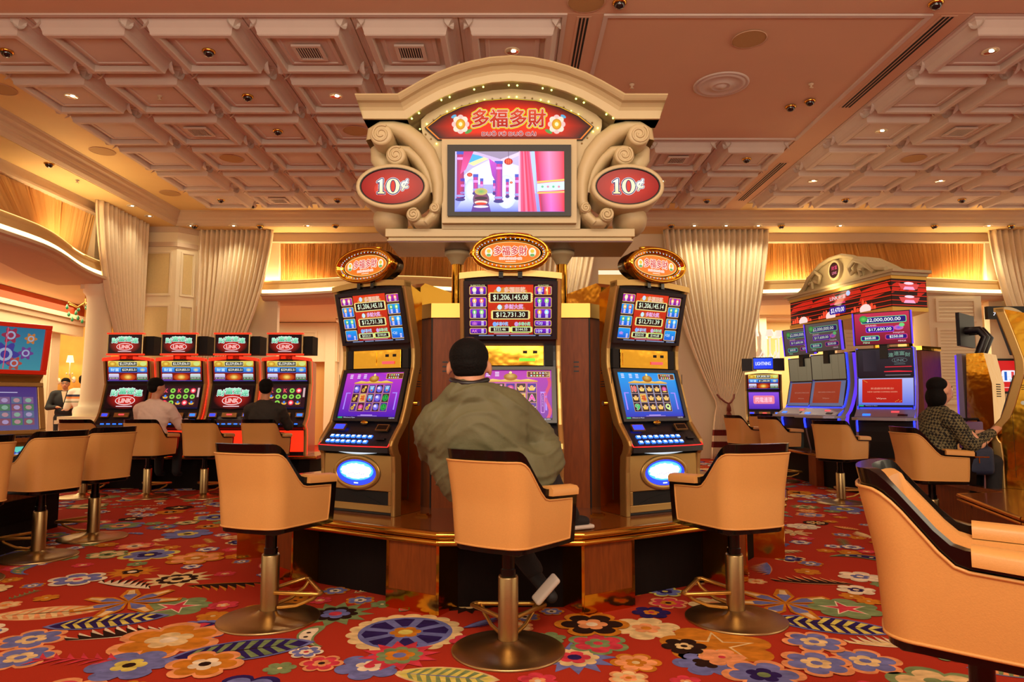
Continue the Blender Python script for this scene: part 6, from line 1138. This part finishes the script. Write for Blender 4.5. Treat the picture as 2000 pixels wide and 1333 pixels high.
# its crest: arched pediment with an oval plate
mid = ((A_[0] + B_[0]) / 2 - 5.8 - .0, (A_[1] + B_[1]) / 2 - 11); an = math.atan2(B_[1] - A_[1], B_[0] - A_[0]); Xc = Matrix.Translation((mid[0], mid[1], .60)) @ Matrix.Rotation(an, 4, 'Z')
g = G(); g.X = Xc; cr_ = [(-1.05, 0), (-.95, .05), (-.8, .18), (-.62, .40), (-.4, .55), (-.15, .62), (.15, .62), (.45, .50), (.75, .28), (.95, .12), (1.15, .06), (1.15, 0)]; cr_ = [(x, z * .72) for x, z in cr_]; inn = [(x * .86, z * .82) for x, z in cr_[1:-1]]
g.prism(cr_, .06, .5, 0, 'XZ'); cb = g.build('crest', 'sign_cream', t); g = G(); g.X = Xc
for (a, b) in zip(cr_[:-2], cr_[1:-1]): g.tube([(a[0], .03, a[1]), (b[0], .03, b[1])], .035, 8)
for s in (-1, 1): g.tube([(s * .9, .03, .04), (s * .7, .0, .22), (s * .5, .0, .3), (s * .36, 0, .2), (s * .42, 0, .1), (s * .52, 0, .14)], .035, 8); g.tube([(s * .62, .02, .03), (s * .6, 0, .14), (s * .68, 0, .12)], .03, 8)
g.build('crest_scrolls', 'sign_cream', cb); g = G(); g.X = Xc @ Matrix.Translation((-.02, .04, .24)); oval_sign(g, .12, .13, [(0, -.03), (.02, -.04), (.045, -.03), (.045, .03)]); g.build('oval_ring', 'sign_cream', cb)
q = P(); q.ell(0, 0, .12, .13, '400810', 0, 24); q.text('財富', 0, .04, .14, .065, 'ff4878', 1); q.text('LINK', 0, -.045, .12, .045, 'ff88a8', 1); q.build('oval_picture', lambda x, z, d: Xc @ Vector((x - .02, .02 - d, z + .24)), 'display', cb)
area('canopy_light', (5.0, 11, 3.25), (0, R(-125), 0), 1.6, .15, 10, (1, .75, .4))
# yellow lit machine far behind
t = machine_B('small yellow lit slot machine with blue topper beyond the striped hem curtain', (5.25, 14.25, .45), R(-16), lambda w, h: (lambda p: (p.rect(0, 0, w, h, '5028b0', 0, '9050e0'), p.rrect(w * .15, h * .3, w * .85, h * .8, w * .05, 'f08098', 1), p.text('閃電連環', w * .5, h * .55, w * .55, h * .3, 'ffe0f0', 2), p)[-1])(P()), ['$9,808.00', '$1,200.00', '$88.00', '$20.00'], 'slot machines far behind', 'champagne', 'cove_edge', 0)
G().box(-.2, .2, .05, .12, 1.5, 1.76).build('topper', 'black', t); q = P(); q.rect(0, 0, .38, .22, '1838f0', 0, '2050ff'); q.text('LIGHTNING', .19, .11, .3, .07, 'f0f4ff', 1, off=.02); q.build('topper_display', plane_map((-.19, .046, 1.52), (1, 0, 0), (0, 0, 1)), 'display', t); [G().box(x0, x0 + .21, .08, .2, 1.48, 1.74).build('side_speaker', 'black', t) for x0 in (-.42, .21)]
G().box(4.8, 5.75, 13.95, 14.8, 0, .45).build('trim_12', 'wood_dark', kind='structure')
# ---------------------------------------------------------------- right edge machine (side view) and its platform
t = thing('machine_platform', 'brass edged wooden platform under the machine at the right edge', 'platform', (4.6, 5.7, 0)); pl = [(-.27, .42), (-.73, .30), (-1.07, -.9), (-.6, -1.7), (1.6, -1.7), (1.6, 2.0), (-.24, 2.0)]
G().prism(pl, .455, .50, 0, 'XY').build('platform_top', 'wood_top', t); G().prism([(x * .93 + .04, y * .93) for x, y in pl], 0, .455, 0, 'XY').build('plinth', 'wood', t)
for a, b in ((pl[0], pl[1]), (pl[1], pl[2]), (pl[2], pl[3])):
    for z, r_ in ((.487, .016), (.452, .013)): G().tube([(a[0] - .01, a[1], z), (b[0] - .01, b[1], z)], r_, 8).build('brass_rail', 'brass_rail', t)
machine_A('slot_machine', 'gold slot machine seen from its side at the right edge, played by the woman', (4.74, 6.64, .502), R(-139), ['$1,206,145.08', '$12,731.30', '$323.46', '$144.55'], 'purple', 'violet', 'slot_red', False, 'gold machines at the right edge')
# ================================================================ PEOPLE
def capsule(g, p0, r0, p1, r1, n=14):
    p0, p1 = Vector(p0), Vector(p1); d = (p1 - p0); L = d.length or 1e-4; d = d / L; pts = []; rs = []
    for k in range(6): a = pi / 2 * (1 - k / 5); pts.append(p0 - d * r0 * sin(a)); rs.append(max(1e-3, r0 * cos(a)))
    for k in range(6): a = pi / 2 * k / 5; pts.append(p1 + d * r1 * sin(a)); rs.append(max(1e-3, r1 * cos(a)))
    g.tube(pts, rs, n)
def blob(name, parts, m, parent, vox=.014, sm=4, grow=0., it=.6, folds=0):
    g = G()
    for q in parts:
        if q[0] == 'c': capsule(g, q[1], q[2] + grow, q[3], q[4] + grow)
        else:
            X_ = Matrix.Translation(q[1]) @ (Matrix.Rotation(R(q[3]), 4, q[4]) if len(q) > 3 else Matrix()); g.X = X_; g.ell((0, 0, 0), tuple(a + grow for a in q[2]), 18, 0, 12); g.X = Matrix()
    o = mesh_obj('tmp', g.v, g.f, [m]); r_ = o.modifiers.new('r', 'REMESH'); r_.mode = 'VOXEL'; r_.voxel_size = vox; s_ = o.modifiers.new('s', 'SMOOTH'); s_.iterations = sm; s_.factor = it
    dg = bpy.context.evaluated_depsgraph_get(); dg.update(); me = bpy.data.meshes.new_from_object(o.evaluated_get(dg)); bpy.data.objects.remove(o)
    if folds:
        from mathutils import noise
        ns = [v_.normal.copy() for v_ in me.vertices]
        for v_, n_ in zip(me.vertices, ns):
            c = v_.co; q = Vector((c.x * 3.2 + c.z * 2.2, c.y * 3, c.z * 13 - c.x * 5 + 2 * sin(c.x * 7))); k = 1 - abs(noise.noise(q)) * 2.2; k2 = noise.noise(q * 2.1 + Vector((5, 1, 2))); v_.co = c + n_ * folds * (k * abs(k) + .35 * k2 - .2)
    me.polygons.foreach_set('use_smooth', [True] * len(me.polygons)); me.materials.clear(); me.materials.append(MT[m]); me.update(); o = bpy.data.objects.new(name, me); COL.objects.link(o); o.parent = parent; return o
def hand_parts(w, d, s=1., up=(0, 0, 1), curl=.5):
    # w: wrist, d: pointing direction; palm, four fingers, thumb
    w, d, up = Vector(w), Vector(d).normalized(), Vector(up); side = d.cross(up).normalized(); up = side.cross(d).normalized(); pr_ = [('c', w, .026 * s, w + d * .05 * s, .03 * s)]
    for k in range(4):
        b = w + d * .08 * s + side * (k - 1.5) * .021 * s; l = (.034, .04, .038, .03)[k] * s; pr_ += [('c', w + d * .03 * s + side * (k - 1.5) * .014 * s, .016 * s, b, .011 * s), ('c', b, .0105 * s, b + d * l - up * .3 * curl * l, .0095 * s), ('c', b + d * l - up * .3 * curl * l, .0095 * s, b + d * l * 1.6 - up * 1.1 * curl * l, .008 * s)]
    b = w + d * .025 * s - side * .032 * s; return pr_ + [('c', w + d * .01 * s, .017 * s, b, .013 * s), ('c', b, .012 * s, b + d * .035 * s - side * .012 * s, .010 * s)]
def head_parts(c, s=1., face=(0, 1, 0)):
    c = Vector(c); f = Vector(face).normalized(); r = Vector((f.y, -f.x, 0)); u = Vector((0, 0, 1)); a = math.degrees(math.atan2(f.y, f.x)) - 90
    return [('e', c + u * .02 * s, (.080 * s, .098 * s, .10 * s), a, 'Z'), ('e', c + f * .028 * s - u * .045 * s, (.060 * s, .068 * s, .072 * s), a, 'Z'), ('c', c + f * .095 * s + u * .005 * s, .011 * s, c + f * .112 * s - u * .028 * s, .015 * s), ('e', c + r * .082 * s - u * .01 * s, (.010 * s, .017 * s, .030 * s), a, 'Z'), ('e', c - r * .082 * s - u * .01 * s, (.010 * s, .017 * s, .030 * s), a, 'Z'), ('e', c + f * .09 * s - u * .06 * s, (.026 * s, .013 * s, .010 * s), a, 'Z')]
def face_bits(body, c, s, face, glasses=False):
    c = Vector(c); f = Vector(face).normalized(); r = Vector((f.y, -f.x, 0)); u = Vector((0, 0, 1)); e = G(); d = G(); b = G()
    for k in (-1, 1): p = c + f * .083 * s + r * k * .032 * s + u * .012 * s; e.ell(p, (.013 * s,) * 3, 10, 0, 8); d.ell(p + f * .008 * s, (.0075 * s,) * 3, 8, 0, 6); b.tube([p + u * .02 * s - r * k * .018 * s, p + u * .027 * s + f * .004 * s, p + u * .022 * s + r * k * .02 * s - f * .01 * s], .0045 * s, 6)
    e.build('eye', 'eye_white', body)['kind'] = 'stuff'; d.build('pupil', 'black_gloss', body)['kind'] = 'stuff'; b.build('eyebrow', 'hair', body)['kind'] = 'stuff'; m_ = G(); m_.tube([c + f * .094 * s - u * .06 * s - r * .022 * s, c + f * .104 * s - u * .058 * s, c + f * .094 * s - u * .06 * s + r * .022 * s], .0055 * s, 6); m_.build('mouth', 'lips', body)
    if glasses:
        g = G(); [g.tube([c + f * .102 * s + r * (k * .034 + .024 * cos(a)) * s + u * (.012 + .017 * sin(a)) * s for a in [i * pi / 5 for i in range(10)]], .003 * s, 6, 0, True) for k in (-1, 1)]; g.tube([c + f * .102 * s - r * .01 * s + u * .014 * s, c + f * .102 * s + r * .01 * s + u * .014 * s], .003 * s, 6); [g.tube([c + f * .1 * s + r * k * .058 * s + u * .014 * s, c + r * k * .084 * s + u * .01 * s], .003 * s, 6) for k in (-1, 1)]; g.build('glasses', 'black_gloss', body)
# --- man in the olive jacket (seen from behind)
ox, oy = -.02, 3.69; V = lambda x, y, z: (x - ox, y - oy, z)
t = thing('person', 'person in olive green jacket and black trousers at the middle slot machine, seen from behind', 'person', (ox, oy, 0))
hc = (-.238, 3.80, 1.505); neck = [('c', V(-.235, 3.78, 1.43), .085, V(-.215, 3.77, 1.30), .10)]
tors = [('e', V(-.19, 3.78, 1.12), (.27, .16, .23)), ('c', V(-.38, 3.79, 1.17), .12, V(-.04, 3.81, 1.24), .125), ('c', V(-.31, 3.78, 1.27), .085, V(-.12, 3.78, 1.30), .085), ('e', V(-.13, 3.80, .92), (.29, .19, .20)), ('e', V(.02, 3.80, .90), (.2, .17, .15))]
armL = [('c', V(-.43, 3.80, 1.14), .09, V(-.45, 3.97, 1.03), .072), ('c', V(-.45, 3.97, 1.03), .07, V(-.27, 4.25, 1.04), .046)]
armR = [('c', V(-.02, 3.83, 1.24), .11, V(.15, 3.92, 1.06), .095), ('c', V(.15, 3.92, 1.06), .09, V(.15, 4.28, 1.04), .048)]
legs = [('c', V(-.14, 3.78, .78), .12, V(-.2, 4.08, .76), .085), ('c', V(-.2, 4.08, .76), .075, V(.12, 4.0, .34), .045), ('c', V(.08, 3.80, .79), .12, V(.20, 4.12, .82), .085), ('c', V(.20, 4.10, .82), .078, V(.355, 4.30, .60), .05)]
body = blob('body', head_parts(V(*hc), 1.26, (.12, 1, 0)) + [('e', V(-.238 + k_ * .116, 3.80, 1.475), (.013, .024, .04)) for k_ in (-1, 1)] + neck + tors + armL + armR + legs + hand_parts(V(-.26, 4.27, 1.04), (.6, 1, .1), 1.1) + hand_parts(V(.15, 4.30, 1.04), (0, 1, -.1), 1.1), 'skin', t, .011, 3)
jk = blob('jacket', tors + [('e', V(-.225, 3.765, 1.325), (.145, .105, .075)), ('e', V(-.23, 3.77, 1.375), (.095, .09, .03))] + [('c', V(-.43, 3.80, 1.14), .10, V(-.45, 3.97, 1.03), .08), ('c', V(-.45, 3.97, 1.03), .078, V(-.29, 4.22, 1.04), .052)] + [armR[0], ('c', V(.15, 3.92, 1.06), .095, V(.15, 4.25, 1.04), .054), ('c', V(.10, 3.82, .93), .11, V(.185, 3.86, .985), .095), ('c', V(.16, 3.90, 1.0), .09, V(.19, 3.95, 1.0), .088), ('c', V(-.35, 3.80, .98), .1, V(-.33, 3.82, .90), .09)], 'olive', t, .010, 5, .018, folds=.013)
blob('trousers', legs + [('e', V(-.03, 3.78, .80), (.26, .17, .12))], 'trousers', t, .014, 4, .014)
g = G(); g.tube([V(-.235 + .100 * cos(a), 3.775 + .095 * sin(a), 1.405 + .012 * cos(2 * a)) for a in [i * 2 * pi / 20 for i in range(20)]], .014, 8, 0, True); g.build('collar', 'black_soft', jk)
blob('hair', [('e', V(-.240, 3.785, 1.548), (.112, .128, .105)), ('e', V(-.238, 3.76, 1.505), (.104, .10, .08)), ('e', V(-.238, 3.745, 1.46), (.088, .07, .04))], 'hair', t, .009, 3, .0)
sh = blob('shoe', [('c', V(.34, 4.30, .565), .045, V(.455, 4.36, .548), .034)], 'shoe', t, .008, 3); g = G(); g.X = Matrix.Translation(V(.40, 4.33, .519)) @ Matrix.Rotation(R(27), 4, 'Z'); g.rpad((0, 0, 0), (.112, .044, .013), .012); g.build('sole', 'sole', sh)
sh = blob('shoe', [('c', V(.11, 4.02, .33), .045, V(.22, 3.90, .215), .035)], 'shoe', t, .008, 3); g = G(); g.X = Matrix.Translation(V(.188, 3.885, .26)) @ Matrix.Rotation(R(-48), 4, 'Y') @ Matrix.Rotation(R(40), 4, 'X'); g.rpad((0, 0, 0), (.092, .036, .016), .015, 0, 6); g.build('sole', 'sole', sh)
def seated(label, x, y, deg, top, bottom, s=1.05, head_turn=0, hair='short', arms=((-.25, .38, .98), (.25, .38, .98)), lean=.06, sk='skin', zs=.69, face=False):
    t = thing('person', label, 'person', (x, y, 0), -R(deg)); z = lambda a: zs + a * s; hcn = (0, .02 + lean, z(.735)); f = (sin(R(head_turn)), cos(R(head_turn)), 0)
    tor = [('e', (0, lean * .6, z(.36)), (.19 * s, .12 * s, .22 * s)), ('c', (-.15 * s, lean * .8, z(.475)), .07 * s, (.15 * s, lean * .8, z(.475)), .07 * s), ('e', (0, 0, z(.14)), (.185 * s, .14 * s, .15 * s)), ('c', (-.06, lean * .8, z(.53)), .05 * s, (.06, lean * .8, z(.53)), .05 * s)]
    nk = [('c', (0, lean * .9, z(.54)), .052 * s, (0, lean + .015, z(.64)), .05 * s)]; ar = []; hn = []
    for k, a in zip((-1, 1), arms):
        e = ((k * .25 + a[0]) / 2 + k * .04, (lean + a[1]) / 2 - .02, z(.24)); ar += [('c', (k * .2 * s, lean * .8, z(.46)), .062 * s, e, .052 * s), ('c', e, .05 * s, a, .034 * s)]; hn += hand_parts(a, (Vector(a) - Vector(e)).normalized() + Vector((0, .3, -.1)), s)
    lg = []
    for k in (-1, 1): lg += [('c', (k * .10 * s, .03, z(.08)), .09 * s, (k * .13 * s, .44, z(.08)), .062 * s), ('c', (k * .13 * s, .44, z(.08)), .06 * s, (k * .12 * s, .42, .30), .042 * s)]
    b = blob('body', head_parts(hcn, s, f) + nk + tor + ar + hn + lg, sk, t, .014, 3); tp_ = blob('jacket' if top != 'shirt_white' else 'shirt', tor + ar, top, t, .013, 4, .014, folds=.006); blob('trousers', lg, bottom, t, .016, 3, .012)
    for k in (-1, 1): blob('shoe', [('c', (k * .12 * s, .42, .27), .042, (k * .12 * s, .54, .25), .034)], 'shoe', t, .012, 3)
    H = Vector(hcn); F = Vector(f)
    lo = hair == 'long'; hp_ = [('e', H + Vector((0, 0, .052 * s)) - F * (.034 if lo else .012) * s, (.092 * s, (.092 if lo else .105) * s, .082 * s), math.degrees(math.atan2(f[1], f[0])) - 90, 'Z'), ('e', H - F * .045 * s + Vector((0, 0, .0)), (.082 * s, .065 * s, .07 * s), math.degrees(math.atan2(f[1], f[0])) - 90, 'Z')]
    if hair == 'long': hp_ += [('e', H - F * .05 * s - Vector((0, 0, .06 * s)), (.105 * s, .085 * s, .11 * s), math.degrees(math.atan2(f[1], f[0])) - 90, 'Z'), ('c', H - F * .05 * s - Vector((.04, 0, .1 * s)), .055 * s, H - F * .06 * s - Vector((.05, 0, .16 * s)), .04 * s)]
    blob('hair', hp_, 'hair', t, .010, 3)
    if face: face_bits(b, hcn, s, f)
    return t
seated('person in white shirt seated at the second red machine, seen from behind', -4.95, 9.45, 4, 'shirt_white', 'trousers', 1.08, 35, arms=((-.28, .42, .96), (.26, .40, 1.0)), lean=.05)
seated('person in dark brown suit seated at the rightmost red machine, seen from behind', -3.42, 9.45, -2, 'suit', 'trousers', 1.06, -5, arms=((-.2, .42, .96), (.24, .40, .98)))
wm = seated('person with dark hair and green black houndstooth jacket seated in profile at the right', 4.0, 6.5, 92, 'houndstooth', 'trousers', 1.0, -2, 'long', arms=((-.1, .44, .99), (.1, .50, 1.04)), lean=.05, sk='skin_light', zs=.66, face=True)
for o in wm.children:
    if o.name.startswith('jacket'): bpy.data.objects.remove(o)
s = .95; blob('jacket', [('e', (0, .03, 1.0), (.20, .155, .22)), ('c', (-.15, .04, 1.135), .088, (.15, .04, 1.135), .088), ('c', (-.06, .04, 1.19), .068, (.06, .04, 1.19), .068), ('e', (0, .03, 1.03), (.21, .145, .235)), ('e', (0, -.02, .80), (.21, .17, .17)), ('c', (0, -.12, .74), .12, (0, -.10, .62), .10), ('c', (-.20, .04, 1.12), .082, (-.21, .20, .90), .062), ('c', (-.21, .20, .90), .06, (-.12, .42, .985), .042), ('c', (.20, .04, 1.12), .085, (.24, .18, .90), .066), ('c', (.24, .18, .90), .064, (.13, .43, 1.005), .046)], 'houndstooth', wm, .012, 4, folds=.008)
t = thing('handbag', 'navy blue handbag on the lap of the seated woman', 'bag', (4.25, 6.3, .76)); t.rotation_euler = (0, 0, R(-8))
g = G(); g.rpad((0, 0, 0), (.12, .075, .13), .05, 0, 6); g.build('bag_body', 'navy_bag', t); G().tube([(-.08, -.03, .1), (-.06, -.04, .2), (.04, -.04, .22), (.08, -.03, .1)], .008).build('strap', 'black', t); G().box(-.06, .06, -.079, -.073, .03, .04).box(-.03, -.022, -.082, -.075, -.02, .03).build('zip_pull', 'brass', t)
def standing(label, x, y, deg, top, s, sk, arms, hair_c='hair', glasses=False, face=True):
    t = thing('person', label, 'person', (x, y, 0), -R(deg)); z = lambda a: a * s; H = Vector((0, .02, z(1.60)))
    tor = [('e', (0, 0, z(1.24)), (.19 * s, .12 * s, .22 * s)), ('c', (-.16 * s, 0, z(1.39)), .065 * s, (.16 * s, 0, z(1.39)), .065 * s), ('e', (0, 0, z(1.0)), (.165 * s, .12 * s, .14 * s)), ('e', (0, 0, z(.88)), (.17 * s, .125 * s, .12 * s))]; nk = [('c', (0, 0, z(1.42)), .055 * s, (0, .01, z(1.54)), .05 * s)]; ar = []; hn = []
    for k, (e, w_) in zip((-1, 1), arms): ar += [('c', (k * .2 * s, 0, z(1.38)), .06 * s, e, .048 * s), ('c', e, .046 * s, w_, .032 * s)]; hn += hand_parts(w_, Vector(w_) - Vector(e), s)
    lg = []
    for k in (-1, 1): lg += [('c', (k * .09 * s, 0, z(.88)), .09 * s, (k * .1 * s, .01, z(.48)), .062 * s), ('c', (k * .1 * s, .01, z(.48)), .058 * s, (k * .11 * s, -.01, z(.09)), .045 * s)]
    b = blob('body', head_parts(H, s) + nk + tor + ar + hn + lg, sk, t, .017, 3); blob('jacket' if top == 'suit_black' else 'shirt', tor + (ar if top == 'suit_black' else [a for i, a in enumerate(ar) if i % 2 == 0]), top, t, .018, 3, .014); blob('trousers', lg, 'trousers', t, .018, 3, .012)
    for k in (-1, 1): blob('shoe', [('c', (k * .11 * s, -.02, .045), .042, (k * .13 * s, .14, .04), .036)], 'shoe', t, .012, 3)
    blob('hair', [('e', H + Vector((0, -.012, .055 * s)), (.088 * s, .103 * s, .078 * s)), ('e', H + Vector((0, -.045, .01)), (.08 * s, .06 * s, .07 * s))], hair_c, t, .012, 3)
    if face: face_bits(b, H, s, (0, 1, 0), glasses)
    if top == 'suit_black': g = G(); g.prism([(-.05, z(1.44)), (.05, z(1.44)), (0, z(1.2))], .115, .16, 0, 'XZ'); g.build('shirt_front', 'cream', t)
    return t
p = atY(126, 790, 15.3); standing('person in black suit and glasses standing beside the round column', p.x, 15.3, 155, 'suit_black', 1.05, 'skin', (((-.30, .05, 1.15), (-.1, .24, 1.12)), ((.30, .05, 1.15), (.12, .24, 1.16))), glasses=True)
p = atY(161, 790, 14.4); standing('person in navy and orange striped shirt half hidden by the round column', p.x, 14.4, -10, 'striped_shirt', 1.07, 'skin', (((-.30, .0, 1.15), (-.26, .24, 1.2)), ((.30, .02, 1.15), (.26, .2, 1.0))), face=False)
bpy.data.objects.remove(_to); bpy.data.curves.remove(_tc)
